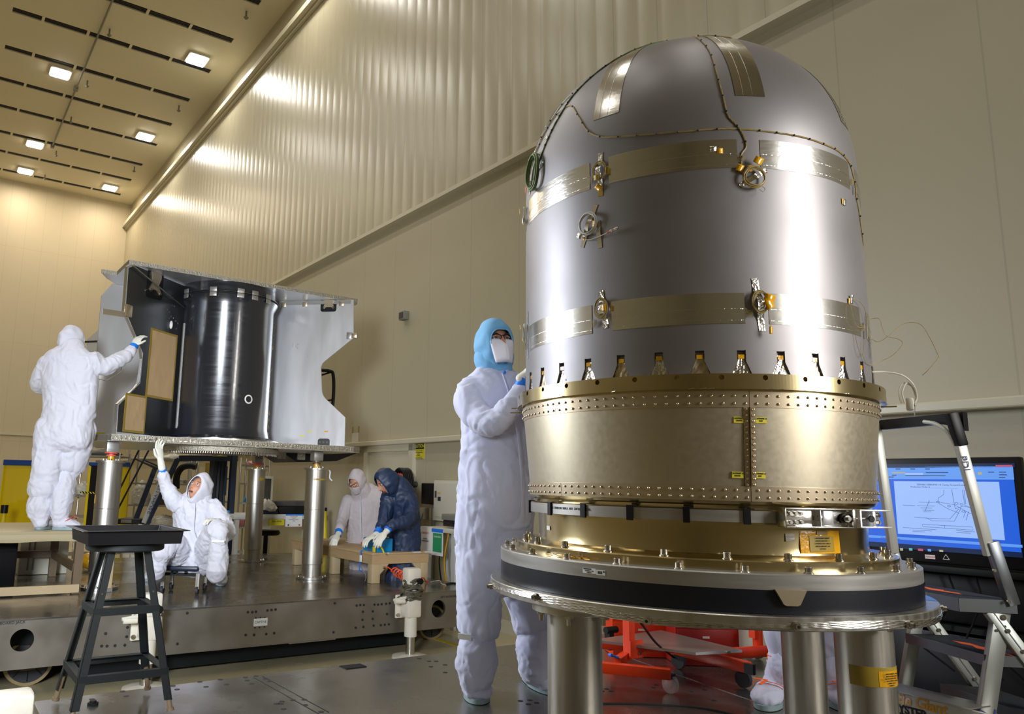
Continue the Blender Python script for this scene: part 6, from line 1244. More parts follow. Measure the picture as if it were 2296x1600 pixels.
rack(283, 420, 13.6, 2.35, [.3, .72, 1.12, 1.5, 1.92], 'tall wire shelf rack with wrapped bags behind the rolling ladder', [
    (2, .0, .35, .42, 'bag', 'plastic_bag', 'wrapped_bundle', 'upright wrapped bundle beside the left column'), (3, .35, .95, .12, 'bag', 'plastic_bag', 'plastic_bag', 'long clear bag on the tall rack behind the raised arm'),
    (4, .4, .9, .1, 'bag', 'plastic_bag', 'plastic_bag', 'clear bag on the upper shelf of the tall rack'), (2, .5, .9, .18, 'box', 'shelf_dark', 'dark_bin', 'dark bin on the tall rack behind the ladder'), (3, .45, .62, .02, 'tray', 'cardboard', 'flat_carton', 'flat brown carton on the tall rack'), (1, .2, .95, .22, 'bag', 'plastic_bag', 'plastic_bag', 'wide grey bag on the lower shelf of the tall rack'), (0, .1, .5, .28, 'box', 'blue_bar', 'blue_bin', 'dark blue bin at the bottom of the tall rack')], 5)
rack(425, 500, 13.9, 2.3, [.4, .8, 1.2, 1.62, 1.98], 'wire shelf rack behind the crouching person and the mast', [
    (2, .1, .95, .14, 'bag', 'plastic_bag', 'plastic_bag', 'pale bag on the rack behind the crouching person\'s head'), (3, .35, .95, .26, 'box', 'kapton_frame', 'amber_box', 'amber brown box on the rack left of the mast'), (4, .3, .95, .08, 'bag', 'pink_bag', 'pink_bag', 'pinkish bundle on top shelf left of the mast'), (1, .1, .9, .25, 'box', 'shelf_dark', 'dark_bin', 'dark bin low on the rack behind the crouching person')], 6)
rack(536, 590, 13.7, 1.98, [.35, .78, 1.2, 1.54, 1.86], 'wire shelf rack right of the mast with tan bundles and a blue bag', [
    (4, .1, .95, .09, 'bag', 'pink_bag', 'tan_bundle', 'tan bundle on the top shelf right of the mast'), (2, .05, .6, .15, 'bag', 'blue_box', 'blue_bag', 'blue and white bag on the rack right of the mast'), (2, .5, .98, .2, 'box', 'shelf_dark', 'dark_bin', 'dark bin right of the blue bag'), (1, .0, .35, .14, 'box', 'pink_bag', 'pink_box', 'pink box beside the mast at bench height'), (1, .35, .95, .2, 'box', 'black_plastic', 'black_case', 'black case beside the pink box at bench height')], 8)
nt_ = thing('yellow_notice', 'white board with a bright yellow notice behind the raised arm', 'notice', P(388, 1063, 12.9)); a, b = P(378, 1045, 12.9), P(397, 1075, 12.9); MB().box((a[0], 12.9, b[2]), (b[0], 12.92, a[2])).build('notice_board', 'table_white', nt_, smooth=False); a, b = P(381, 1048, 12.89), P(391, 1069, 12.89); MB().box((a[0], 12.89, b[2]), (b[0], 12.9, a[2])).build('notice_sheet', 'yellow_label', nt_, smooth=False); text('lettering', 'KEEP OUT\nAREA', .03, P(386, 1057, 12.885), (1, 0, 0), Z1, 'ink', nt_, 'CENTER')
hd = thing('black_duct', 'curved black flexible duct behind the blue lift frame', 'duct', P(400, 1080, 12.4)); MB().tube([P(395, 1095, 12.4), P(397, 1065, 12.4), P(408, 1048, 12.4), P(425, 1043, 12.4), P(440, 1046, 12.4)], .055, 12, smooth=6).build('duct_tube', 'black_plastic', hd)
# amber screens at far left
am = thing('amber_screen', 'translucent amber curtain screen with blue top bar at the far left', 'screen', P(42, 1170, 12.6)); a, b = P(11, 1030, 12.6), P(84, 1165, 12.6)
MB().box((a[0], 12.6, .05), (b[0], 12.61, a[2]-.08)).build('amber_film', 'amber_film', am, smooth=False); MB().box((a[0]-.01, 12.58, a[2]-.09), (b[0]+.01, 12.63, a[2])).build('top_bar', 'blue_bar', am, smooth=False)
for x in (a[0], (a[0]+b[0])/2+.12, b[0]): MB().box((x-.018, 12.61, 0), (x+.018, 12.65, a[2])).build('frame_post', 'yellow_post', am, smooth=False)
for k, (u0, u1, z_, h_) in enumerate(((-20, 30, 1.0, .28), (12, 70, .75, .3), (40, 90, 1.1, .1))):
    yy = 13.0+.5*k; a, b = P(u0, 1100, yy), P(u1, 1100, yy); o = MB().box((a[0], yy, 0), (b[0], yy+.4, z_+h_*.4), .01).build('stored_case', 'shelf_dark'); tag(o, ['dark case seen through the left part of the amber screen', 'dark case behind the middle of the amber screen', 'narrow dark case behind the right edge of the amber screen'][k], 'case')
ys = thing('yellow_barrier', 'yellow and black barrier post in front of the amber screen', 'post', P(8, 1160, 11.5)); p = P(9, 1150, 11.5); MB().cyl((p[0], 11.5, 0), (p[0], 11.5, p[2]), .035, n=12).build('post_body', 'yellow_post', ys); MB().cyl((p[0], 11.5, p[2]), (p[0], 11.5, p[2]+.12), .05, n=12).build('post_head', 'black_plastic', ys)
# white table, boxes, chair, notice
wt = thing('white_table', 'white laboratory table against the wall behind the columns', 'table', W(4.7, 11.3, 0)); TW = 10.95; ztw = 1.085
MB(True).box((3.95, TW, ztw-.07), (5.45, TW+.72, ztw), .006).build('table_top', 'table_white', wt)
for s_, t_ in ((4.02, TW+.08), (5.27, TW+.08), (4.02, TW+.64), (5.38, TW+.64)): MB(True).box((s_-.03, t_-.03, 0), (s_+.03, t_+.03, ztw-.07)).build('leg', 'table_white', wt, smooth=False)
th = thing('black_crate', 'long black crate with grey lid on the white table', 'crate', W(5.0, TW+.3, ztw)); MB(True).box((4.70, TW+.12, ztw+.001), (5.4, TW+.5, ztw+.12), .01).build('crate_body', 'black_plastic', th); MB(True).box((4.60, TW+.11, ztw+.12), (5.42, TW+.54, ztw+.20), .02).build('crate_lid', 'shelf_dark', th)
th = thing('parts_tray', 'blue-grey tray of bagged parts on the white table', 'tray', W(4.5, TW+.1, ztw)); MB(True).box((4.33, TW+.03, ztw+.001), (4.65, TW+.3, ztw+.045), .008).build('tray_body', 'lift_blue', th)
c = W(4.49, TW+.16, ztw+.045); MB().rings([np.array([(c[0]+.15*s_*math.cos(t)*(1+.15*math.sin(4*t+i)), c[1]+.1*s_*math.sin(t), c[2]+h_+.02*math.sin(3*t)) for t in np.linspace(0, 2*PI, 16, endpoint=False)]) for i, (s_, h_) in enumerate(((1, .0), (1.1, .05), (.8, .12), (.3, .17)))]).build('bagged_parts', 'plastic_bag', th)
th = thing('paper_notice', 'white paper notice with blue tape hanging from the white table edge', 'notice', W(4.9, TW-.01, .95))
MB(True).box((4.755, TW-.012, .905), (5.03, TW-.008, 1.085)).build('sheet', 'paper', th, smooth=False); MB(True).box((4.755, TW-.014, 1.07), (5.14, TW-.010, 1.09)).build('blue_tape', 'blue_tape', th, smooth=False)
text('lettering', 'DANGER', .03, W(4.89, TW-.0145, 1.055), A, Z1, 'red_ink', th, 'CENTER'); text('lettering', 'THIS IS\nA SPACE FLIGHT\nITEM', .021, W(4.89, TW-.0145, 1.01), A, Z1, 'ink', th, 'CENTER')
for dx, m_ in ((.05, 'ink_blue'), (.23, 'red_ink')): MB().cyl(W(4.755+dx, TW-.012, .93), W(4.755+dx, TW-.0145, .93), .014, n=12).build('round_mark', m_, th)
th = thing('yellow_sign', 'yellow box sign below the white table edge', 'sign', W(4.6, TW+.05, .93)); MB(True).box((4.50, TW+.0, .925), (4.74, TW+.04, 1.013)).build('sign_body', 'yellow_label', th, smooth=False); text('lettering', 'ESD AREA', .036, W(4.62, TW-.002, .985), A, Z1, 'ink', th, 'CENTER')
lc = W(4.62, 11.35); ch = thing('lab_stool', 'black laboratory chair with footring under the white table', 'chair', (*lc[:2], 0)); cx_, cy_ = lc[0], lc[1]
MB().lathe([(0, .76), (.2, .76), (.22, .79), (.2, .83), (0, .83)], (cx_, cy_), 28).build('seat', 'black_plastic', ch); MB().cyl((cx_, cy_, .1), (cx_, cy_, .76), .035, n=12).build('pillar', 'black_plastic', ch); MB().tube([(cx_+.23*math.cos(t), cy_+.23*math.sin(t), .42) for t in np.linspace(0, 2*PI, 28, endpoint=False)], .014, 8, closed=True).build('foot_ring', 'black_plastic', ch)
for k in range(5):
    t = 2*PI*k/5; MB().bar((cx_, cy_, .12), (cx_+.3*math.cos(t), cy_+.3*math.sin(t), .08), .04, .03, Z1).build('leg', 'black_plastic', ch, smooth=False)
    MB().cyl((cx_+.3*math.cos(t)-.015, cy_+.3*math.sin(t), .035), (cx_+.3*math.cos(t)+.015, cy_+.3*math.sin(t), .035), .035, n=12).build('caster', 'black_plastic', ch)
th = thing('pale_locker', 'narrow pale locker with dark panel right of the middle column', 'locker', W(4.5, 12, 0)); a, b = att(570, 1066, 12.0), att(609, 1150, 12.0); a_, b_ = float(a@A), float(b@A); MB(True).box((a_, 12.0, 0), (b_, 12.3, a[2])).build('locker_body', 'cabinet_white', th, smooth=False); MB(True).box((a_+.02, 11.99, 1.1), (b_-.04, 12.0, a[2]-.04)).build('dark_panel', 'shelf_dark', th, smooth=False)
p = W(4.80+.35, 10.9); th = thing('barrier_post', 'yellow retractable barrier post between the front column and the person in tan', 'post', (*P(730, 1200, 11.6)[:2], 0)); a = P(727, 1145, 11.6); b = np.array([P(735, 1220, 11.6)[0], 11.6, 0]); MB().cyl(b, a, .035, n=16).build('post_body', 'yellow_post', th); MB().cyl(a, a+Z1*.05, .042, n=16).build('post_head', 'black_plastic', th)
MB().lathe([(0, .0), (.15, .0), (.14, .02), (0, .03)], b, 24).build('post_base', 'black_plastic', th)
# control stand at the wall, right of the table
cs = thing('printer_stand', 'pale pedestal table with taped paper notices near the wall', 'table', W(5.32, 7.6, 0)); tp = ats(965, 1180, 5.18)
MB(True).box((5.12, 7.05, tp[2]-.05), (5.56, 7.75, tp[2]), .006).build('table_top', 'cabinet_white', cs)
for s, t in ((5.17, 7.68), (5.5, 7.68), (5.17, 7.12), (5.5, 7.12)): MB(True).box((s-.035, t-.035, 0), (s+.035, t+.035, tp[2]-.05)).build('leg', 'table_white', cs, smooth=False)
MB().cyl(W(5.3, 7.28, .1), W(5.3, 7.28, tp[2]-.05), .05, n=20).build('pedestal', 'cabinet_white', cs)
MB(True).box((5.10, 7.5, tp[2]-.30), (5.104, 7.76, tp[2]-.0), .0).build('paper_notice', 'paper', cs, smooth=False); MB(True).box((5.10, 7.27, tp[2]-.31), (5.104, 7.5, tp[2]-.02)).build('paper_notice', 'paper', cs, smooth=False)
MB(True).box((5.098, 7.29, tp[2]-.27), (5.10, 7.47, tp[2]-.06)).build('green_sheet', 'green_ink', cs, smooth=False); MB(True).box((5.097, 7.27, tp[2]-.05), (5.10, 7.5, tp[2]-.01)).build('blue_tape', 'blue_tape', cs, smooth=False)
text('lettering', '( DANGER )', .032, W(5.0975, 7.63, tp[2]-.07), -B, Z1, 'red_ink', cs, 'CENTER'); text('lettering', 'FLIGHT\nHARDWARE', .026, W(5.0975, 7.63, tp[2]-.15), -B, Z1, 'ink', cs, 'CENTER'); text('lettering', 'CLEAN AREA', .024, W(5.0965, 7.38, tp[2]-.10), -B, Z1, 'paper', cs, 'CENTER')
pr_ = thing('desk_printer', 'grey and black desktop device on the pedestal table', 'printer', W(5.3, 7.25, tp[2])); MB(True).box((5.2, 7.0, tp[2]+.02), (5.5, 7.42, tp[2]+.09), .01).build('device_base', 'black_plastic', pr_); MB(True).box((5.19, 6.98, tp[2]+.09), (5.5, 7.44, tp[2]+.16), .01).build('device_top', 'grey_box', pr_)
for k in range(3): o = MB().tube([W(5.2, 7.4-.1*k, tp[2]-.05), W(5.18, 7.45-.1*k, .7), W(5.15, 7.3-.1*k, .3), W(5.05, 7.2-.15*k, .05)], .009, 7, smooth=6).build('hanging_cable', ('black_plastic', 'kapton', 'grey_box')[k]); tag(o, ['black cable hanging below the pedestal table', 'orange cable hanging below the pedestal table', 'grey cable hanging below the pedestal table'][k], 'cable')
# ================================================================ people
def vn(v): v = np.asarray(v, float); return v/np.linalg.norm(v)
def limb(mb, pts, side=None, n=20, k=5, round_ends=True):
    """lofted limb: pts = [(point, half width, half depth)], splined, rounded at both ends"""
    Q = [np.concatenate([np.asarray(p, float), [a, b]]) for p, a, b in pts]; Q = spline(Q, k) if len(Q) > 2 else [Q[0]+(Q[1]-Q[0])*t for t in np.linspace(0, 1, k)]
    T = [vn(Q[min(i+1, len(Q)-1)][:3]-Q[max(i-1, 0)][:3]) for i in range(len(Q))]
    if side is None: side = (1, 0, 0) if abs(T[0][0]) < .75 else (0, 0, 1)
    side = np.asarray(side, float); R = []; t = np.linspace(0, 2*PI, n, endpoint=False)[:, None]; u = side
    def ring(c, T_, a, b):
        nonlocal u
        u = vn(u-T_*(u@T_)); v = np.cross(T_, u); return c+np.cos(t)*u*a+np.sin(t)*v*b
    if round_ends:
        for f in (.98, .8, .45): q = Q[0]; s_ = math.sqrt(1-f*f); R.append(ring(q[:3]-T[0]*f*min(q[3], q[4])*.8, T[0], q[3]*s_, q[4]*s_))
    for q, T_ in zip(Q, T): R.append(ring(q[:3], T_, max(q[3], .003), max(q[4], .003)))
    if round_ends:
        for f in (.45, .8, .98): q = Q[-1]; s_ = math.sqrt(1-f*f); R.append(ring(q[:3]+T[-1]*f*min(q[3], q[4])*.8, T[-1], q[3]*s_, q[4]*s_))
    return mb.rings(R)
def nz(p, s=1., o=0.): return noise.noise(Vector((p[0]*s+o, p[1]*s+o*.7, p[2]*s-o)))
def fuse(mb, voxel, amp=0., freq=9., seed=0., squash=.45, smooth=1, fine=.35, ties=()):
    """join overlapping closed shapes into one skin, then press cloth folds into it"""
    me = bpy.data.meshes.new('tmp'); V = np.vstack(mb.v); me.from_pydata([tuple(p) for p in V], [], mb.f)
    bm = bmesh.new(); bm.from_mesh(me); bmesh.ops.recalc_face_normals(bm, faces=bm.faces); bm.to_mesh(me); bm.free()
    o = bpy.data.objects.new('tmp', me); COL.objects.link(o); md = o.modifiers.new('r', 'REMESH'); md.mode = 'VOXEL'; md.voxel_size = voxel
    if smooth: ms = o.modifiers.new('s', 'SMOOTH'); ms.iterations = 2+smooth; ms.factor = .5
    bpy.context.view_layer.update(); dg = bpy.context.evaluated_depsgraph_get(); m2 = bpy.data.meshes.new_from_object(o.evaluated_get(dg)); bpy.data.objects.remove(o); bpy.data.meshes.remove(me)
    n = len(m2.vertices); co_ = np.zeros(n*3); m2.vertices.foreach_get('co', co_); co_ = co_.reshape(-1, 3); no = np.array([tuple(v.normal) for v in m2.vertices])
    if amp:
        out = np.zeros(n)
        for i in range(n):
            p = co_[i]; w = .10*nz(p, 5, seed+3); w2_ = .10*nz(p, 4, seed+9)
            q = (p[0]+w+p[2]*.35, p[1]+w2_, p[2]*squash+w)
            a = 1-abs(nz(q, freq, seed))*2.6; b = 1-abs(nz(q, freq*2.9, seed+5))*2.8
            th_ = math.exp(-(nz((q[0]+w2_*2, q[1]+w, q[2]*1.2), freq*.9, seed+21)/.10)**2); t2_ = math.exp(-(nz((q[0]-q[2]*.6, q[1], q[2]*1.6), freq*1.3, seed+33)/.09)**2)
            d = amp*(a*.46+b*fine*.6+th_*.42-t2_*.38)
            for (z0, w_, dep) in ties: d -= dep*math.exp(-((p[2]-z0)/w_)**2)
            out[i] = d
        co_ = co_+no*out[:, None]; m2.vertices.foreach_set('co', co_.ravel())
    return m2
def putmesh(me, name, m, parent, fold_smooth=1):
    org = np.array(parent.location); me.transform(Matrix.Translation(Vector([-float(x) for x in org]))); me.materials.clear(); me.materials.append(MATS[m])
    for p_ in me.polygons: p_.use_smooth = True
    me.name = name; o = bpy.data.objects.new(name, me); COL.objects.link(o); o.parent = parent; return o
def frame(fwd, up):
    f = vn(fwd); u = np.asarray(up, float); u = vn(u-f*(u@f)); r = np.cross(f, u); return r, f, u      # right (person's right is -r for a viewer facing them)
def head_face(c, fwd, up, parent, s=1., brows=True, mouth_open=.3, name='body', neck_to=None):
    r, f, u = frame(fwd, up); nt, npz = 48, 40; V = []
    g = lambda x, z, cx, cz, sx, sz: math.exp(-((x-cx)/sx)**2-((z-cz)/sz)**2)
    for i in range(npz+1):
        ph = PI*i/npz
        for j in range(nt):
            th = 2*PI*j/nt; x = math.sin(ph)*math.sin(th); y = math.sin(ph)*math.cos(th); z = math.cos(ph)
            X = .076*x; Z = .118*z; Y = .094*y
            if z < 0: X *= 1-.28*(-z)**1.6; Y *= 1+.06*(-z) if y > 0 else 1-.25*(-z)
            if y > .15:
                e = Y
                e += .024*g(X, Z, 0, -.018, .013, .020)+.016*g(X, Z, 0, .004, .010, .03)       # nose
                e -= .013*(g(X, Z, .031, .018, .017, .012)+g(X, Z, -.031, .018, .017, .012))       # eye sockets
                e += .006*(g(X, Z, .03, .038, .024, .008)+g(X, Z, -.03, .038, .024, .008))     # brow ridge
                e += .007*g(X, Z, 0, -.054, .022, .008)+.006*g(X, Z, 0, -.066, .02, .006)-.006*g(X, Z, 0, -.060, .022, .0035) # lips
                e += .010*g(X, Z, 0, -.096, .022, .014)                                          # chin
                e += .006*(g(X, Z, .046, -.018, .018, .02)+g(X, Z, -.046, -.018, .018, .02))   # cheeks
                Y = e
            V.append(c+(r*X+f*Y+u*Z)*s)
    Fc = [(i*nt+j, i*nt+(j+1) % nt, (i+1)*nt+(j+1) % nt, (i+1)*nt+j) for i in range(npz) for j in range(nt)]
    mb = MB().add(V, Fc)
    if neck_to is not None: mb.cyl(c-u*.06*s-f*.01, neck_to, .058, .062, n=24)
    o = mb.build(name, 'skin', parent, ang=80, recalc=True)
    for sx in (-1, 1):
        e = MB().sph(c+(r*sx*.031+f*.0755+u*.018)*s, .0122*s, 16, 12).build('eye', 'eye_white', o)
        MB().sph(c+(r*sx*.031+f*.0858+u*.0205)*s, .0060*s, 10, 8).build('iris', 'hair_dark', o)
        for dz, m_, rr_ in ((.0295, 'skin', .0042), (.0065, 'skin', .0036)): MB().tube([c+(r*(sx*.031+q)+f*(.0865-abs(q)*.35)+u*(dz-abs(q)*.28*(1 if dz > .018 else -1)))*s for q in np.linspace(-.016, .016, 7)], rr_*s, 8).build('eyelid', m_, o)
        if brows: MB().tube([c+(r*(sx*.031+q)+f*(.0935-abs(q)*.5)+u*(.0415-abs(q)*.12))*s for q in np.linspace(-.019, .019, 7)], .0024*s, 8).build('eyebrow', 'hair_dark', o)
        MB().sph(c+(r*sx*.0075+f*.113+u*-.0275)*s, .0035*s, 8, 6).build('nostril', 'lip', o)
    MB().tube([c+(r*q+f*(.0995-q*q*14)+u*(-.0535+.004*abs(q)*10*0))*s for q in np.linspace(-.022, .022, 9)], .0032*s, 8).tube([c+(r*q+f*(.0985-q*q*14)+u*(-.0650-mouth_open*.006))*s for q in np.linspace(-.019, .019, 9)], .0036*s, 8).build('lips', 'lip', o)
    MB().tube([c+(r*q+f*(.0965-q*q*14)+u*(-.0592-mouth_open*.003))*s for q in np.linspace(-.020, .020, 9)], (.002+mouth_open*.006)*s, 8).build('mouth_gap', 'hair_dark', o)
    return o
def hood(c, fwd, up, parent, m, th0=(50, 56), s=1., neck=None, name='hood', bulge=1.14, back=1.0, folds=.006, seed=0, open_c=(0, 0), skirt=None, top=1.0, tht=None):
    """cloth hood round the head, open in front; skirt = list of (point, halfwidth, halfdepth) down to the shoulders"""
    r, f, u = frame(fwd, up); nt = 56; V = []; rows = 24
    for i in range(rows+1):
        for j in range(nt):
            a = 2*PI*j/nt; ca, sa = math.cos(a), math.sin(a); rim = math.radians(th0[0]*abs(ca)**2+(tht if (tht and sa > 0) else th0[1])*abs(sa)**2)
            t = rim+(PI-rim)*(i/rows); x = math.sin(t)*ca; z = math.sin(t)*sa; y = math.cos(t)
            b = bulge+(.0 if i else -.03)+.03*max(0, -y)*back
            X = .080*x*b; Z = .122*z*b*(top if z > 0 else 1); Y = .100*y*b*(back if y < 0 else 1)
            if z < -.2: X *= 1-.18*(-z); 
            d = folds*(nz((X*9, Y*9, Z*14+seed), 1.6, seed)*1.2) if i > 1 else 0
            n_ = vn((X, Y, Z)); V.append(c+(r*(X+n_[0]*d+open_c[0])+f*(Y+n_[1]*d)+u*(Z+n_[2]*d+open_c[1]))*s)
    Fc = [(i*nt+j, i*nt+(j+1) % nt, (i+1)*nt+(j+1) % nt, (i+1)*nt+j) for i in range(rows) for j in range(nt)]
    o = MB().add(V, Fc).build(name, m, parent, ang=180, recalc=True); md = o.modifiers.new('t', 'SOLIDIFY'); md.thickness = .004; md.offset = -1
    rim = [V[j] for j in range(nt)]; MB().tube(rim, .0035*s, 6, closed=True).build('hood_rim', m, o)
    if skirt:
        mb = MB(); limb(mb, skirt, n=28); me = fuse(mb, .009, .004, 16, seed+2, .5); putmesh(me, 'hood_skirt', m, parent)
    return o
def hand(wrist, dirv, palmn, parent, m='glove_white', s=1., curl=(.5, .5, .5, .5), thumb=.5, mirror=1, name='glove', spread=.06, cuff=.07, vox=.0042):
    """gloved hand with a palm, four separate bent fingers and a thumb; palmn points out of the palm"""
    d = vn(dirv); n_ = vn(np.asarray(palmn, float)-d*(np.asarray(palmn, float)@d)); sd = np.cross(n_, d)*mirror    # sd points to the thumb side
    mb = MB(); w = np.asarray(wrist, float)
    limb(mb, [(w-d*cuff*s, .034*s, .028*s), (w-d*.02*s, .030*s, .025*s), (w, .029*s, .022*s), (w+d*.03*s, .039*s, .019*s), (w+d*.065*s, .043*s, .017*s), (w+d*.088*s, .041*s, .014*s)], side=sd, n=20)
    Ls = ((.040, .026, .021), (.044, .029, .022), (.041, .027, .021), (.033, .021, .018)); off = (.030, .0105, -.0095, -.0285)
    for i in range(4):
        p = w+d*(.084-.004*abs(i-1.2))*s+sd*off[i]*s; a = .12+curl[i]*.5; dd = vn(d+sd*spread*(1.5-i)); pts = [(p-dd*.02*s, .0098*s, .0098*s), (p, .0097*s, .0097*s)]
        for j, L_ in enumerate(Ls[i]):
            q = dd*math.cos(a)+n_*math.sin(a); p = p+q*L_*s; rr_ = (.0092, .0085, .0072)[j]*s; pts.append((p, rr_, rr_)); a += curl[i]*(1.15 if j == 0 else .8)
        limb(mb, pts, side=sd, n=12, k=4)
    p = w+d*.022*s+sd*.026*s; t1 = vn(d*.55+sd*.75+n_*.35*thumb); t2 = vn(d*.85+sd*.35+n_*.75*thumb)
    limb(mb, [(p-t1*.01*s, .013*s, .014*s), (p+t1*.03*s, .0125*s, .0125*s), (p+t1*.03*s+t2*.028*s, .0105*s, .0105*s), (p+t1*.03*s+t2*.052*s, .0082*s, .0082*s)], side=n_, n=12, k=4)
    return putmesh(fuse(mb, vox*s, .0008*s, 40, 3, 1., smooth=1), name, m, parent)
def tape_cuff(p, q, r, parent, m='blue_tape', name='cuff_tape'):
    p = np.asarray(p, float); q = np.asarray(q, float); return MB().cyl(p, q, r, r*.94, n=28).build(name, m, parent)
def boot(heel, toe, parent, ank_pts, m='suit_white', s=1., name='boot_cover', sole='sole_grey', strap='paper', amp=.006, seed=0, width=.052, voxel=.010):
    """shoe cover: from calf to sole; heel/toe are floor points"""
    heel = np.asarray(heel, float); toe = np.asarray(toe, float); d = vn((toe-heel)*np.array([1, 1, 0])); L = np.linalg.norm(toe-heel); sd = np.cross(d, Z1); zf = heel[2]
    mb = MB()
    limb(mb, [(heel+d*.035+Z1*.055, width*.86, .045), (heel+d*L*.45+Z1*.06, width*.95, .048), (heel+d*(L*.72)+Z1*.048, width*1.08, .036), (heel+d*(L-.035)+Z1*.036, width*.85, .024)], side=sd, n=22)
    limb(mb, [(heel+d*.065+Z1*.05, width*.85, .055)]+ank_pts, side=sd, n=22)
    o = putmesh(fuse(mb, voxel, amp, 13, seed, .8, smooth=1), name, m, parent)
    n = 40; oc = []
    for k in range(n):
        t = 2*PI*k/n; x = math.cos(t); y = math.sin(t); w_ = width*(.98 if x > 0 else .86)*(1+.05*x); oc.append(heel+d*(L/2+x*L/2)+sd*w_*np.sign(y)*abs(y)**.8*(1-.12*max(0, x)**3))
    sb = MB(); top_ = [p*np.array([1, 1, 0])+Z1*(zf+.024) for p in oc]; bot_ = [p*np.array([1, 1, 0])+Z1*(zf+.001) for p in oc]; sb.rings([np.array(bot_), np.array(top_)]); sb.build('sole', sole, o, ang=50)
    if strap:
        c = heel+d*L*.50+Z1*.085; A_ = [c+sd*(width+.006)*math.cos(t)*1.02+Z1*(.028*math.sin(t))+d*(.035*math.sin(t)) for t in np.linspace(-.25, PI+.25, 16)]
        V = []; 
        for p in A_: V += [p-d*.007, p+d*.007+Z1*.004]
        st = MB().add(V, [(2*i, 2*i+1, 2*i+3, 2*i+2) for i in range(len(A_)-1)]).build('strap', strap, o); md = st.modifiers.new('t', 'SOLIDIFY'); md.thickness = .003
        q = c+Z1*.036+d*.035; MB().bar(q, q+sd*.055+d*.03+Z1*.006, .013, .003, Z1).bar(q, q+sd*.02+d*.06-Z1*.012, .013, .003, Z1).build('strap_end', strap, o)
    return o
def cc_(u, v, Y, hw, dep): return (P(u, v, Y), hw*Y/F, dep)   # chain point from a pixel, its half width in pixels, and depth in metres

# ---- 1: standing by the tank in pale lilac coverall and blue hood
Y0 = 3.84
p1 = thing('person', 'person in pale lilac coverall, light blue hood and white face mask standing beside the tank', 'person', (.45, 3.95, .551))
m = MB()
limb(m, [cc_(1104, 1290, Y0+.02, 74, .135), cc_(1107, 1210, Y0+.02, 82, .15), cc_(1111, 1110, Y0, 82, .16), cc_(1108, 1020, Y0, 76, .15), cc_(1106, 940, Y0, 74, .14), cc_(1107, 885, Y0, 76, .13), cc_(1109, 850, Y0, 62, .11), cc_(1110, 826, Y0, 36, .08)], side=(1, 0, 0), n=32)
limb(m, [cc_(1060, 872, Y0-.03, 33, .075), cc_(1052, 905, Y0-.09, 33, .072), cc_(1078, 938, Y0-.17, 30, .066), cc_(1112, 947, Y0-.24, 28, .062), cc_(1142, 915, Y0-.24, 25, .052), cc_(1166, 880, Y0-.22, 19, .043)], side=(0, 1, 0))
limb(m, [cc_(1150, 868, Y0+.03, 26, .075), cc_(1186, 895, Y0+.02, 26, .07), cc_(1212, 930, Y0-.05, 25, .06), cc_(1225, 900, Y0-.12, 22, .05)], side=(0, 1, 0))
limb(m, [cc_(1078, 1230, Y0+.01, 50, .12), cc_(1074, 1300, Y0, 50, .115), cc_(1074, 1370, Y0, 47, .105), cc_(1073, 1412, Y0, 44, .105), cc_(1072, 1428, Y0, 30, .075)], side=(1, 0, 0), n=26)
limb(m, [cc_(1150, 1230, Y0+.10, 50, .12), cc_(1168, 1300, Y0+.16, 47, .11), cc_(1186, 1360, Y0+.20, 44, .105), cc_(1192, 1400, Y0+.22, 40, .10), cc_(1196, 1415, Y0+.22, 28, .075)], side=(1, 0, 0), n=26)
me = fuse(m, .009, .012, 7.5, 1.3, .42, smooth=1, fine=.45); cov = putmesh(me, 'coverall', 'suit_lilac', p1)
MB().tube([P(1126, 836, Y0-.13), P(1140, 880, Y0-.165), P(1158, 960, Y0-.17), P(1168, 1060, Y0-.175), P(1170, 1160, Y0-.17)], .0035, 6, smooth=5).build('zip_seam', 'suit_lilac', cov)
bo = boot(atz(1060, 1558, .552)+np.array([.02, .12, 0]), atz(1073, 1580, .552)+np.array([.0, -.0, 0]), p1, [cc_(1067, 1520, Y0+.05, 34, .075), cc_(1068, 1490, Y0+.02, 44, .09), cc_(1069, 1455, Y0, 41, .085), cc_(1071, 1425, Y0, 34, .075)], 'suit_lilac', amp=.011, seed=2, width=.066)
bo = boot(atz(1196, 1528, .552)+np.array([-.03, .10, 0]), atz(1226, 1556, .552)+np.array([.03, -.02, 0]), p1, [cc_(1200, 1500, Y0+.25, 32, .075), cc_(1200, 1470, Y0+.22, 40, .085), cc_(1198, 1435, Y0+.2, 36, .08), cc_(1196, 1408, Y0+.22, 32, .075)], 'suit_lilac', amp=.009, seed=4, width=.062)
tp_ = P(1042, 1427, Y0-.1); MB().obox(tp_, vn((1, 0, -.08)), (0, 1, 0), Z1, (.03, .004, .013)).build('boot_tie', 'paper', p1)
hc = P(1108, 776, Y0-.03); fw1 = vn((.34, -.92, .12)); up1 = vn((-.10, .12, 1))
bd_ = head_face(hc, fw1, up1, p1, 1.0, neck_to=P(1110, 835, Y0))
hood(hc, fw1, up1, p1, 'hood_blue', (41, 60), 1.04, bulge=1.14, back=1.02, folds=.007, seed=2, skirt=[cc_(1107, 800, Y0, 46, .105), cc_(1112, 822, Y0-.01, 42, .095), cc_(1118, 834, Y0-.02, 33, .08)], top=1.04, tht=24)
r, f, u = frame(fw1, up1)
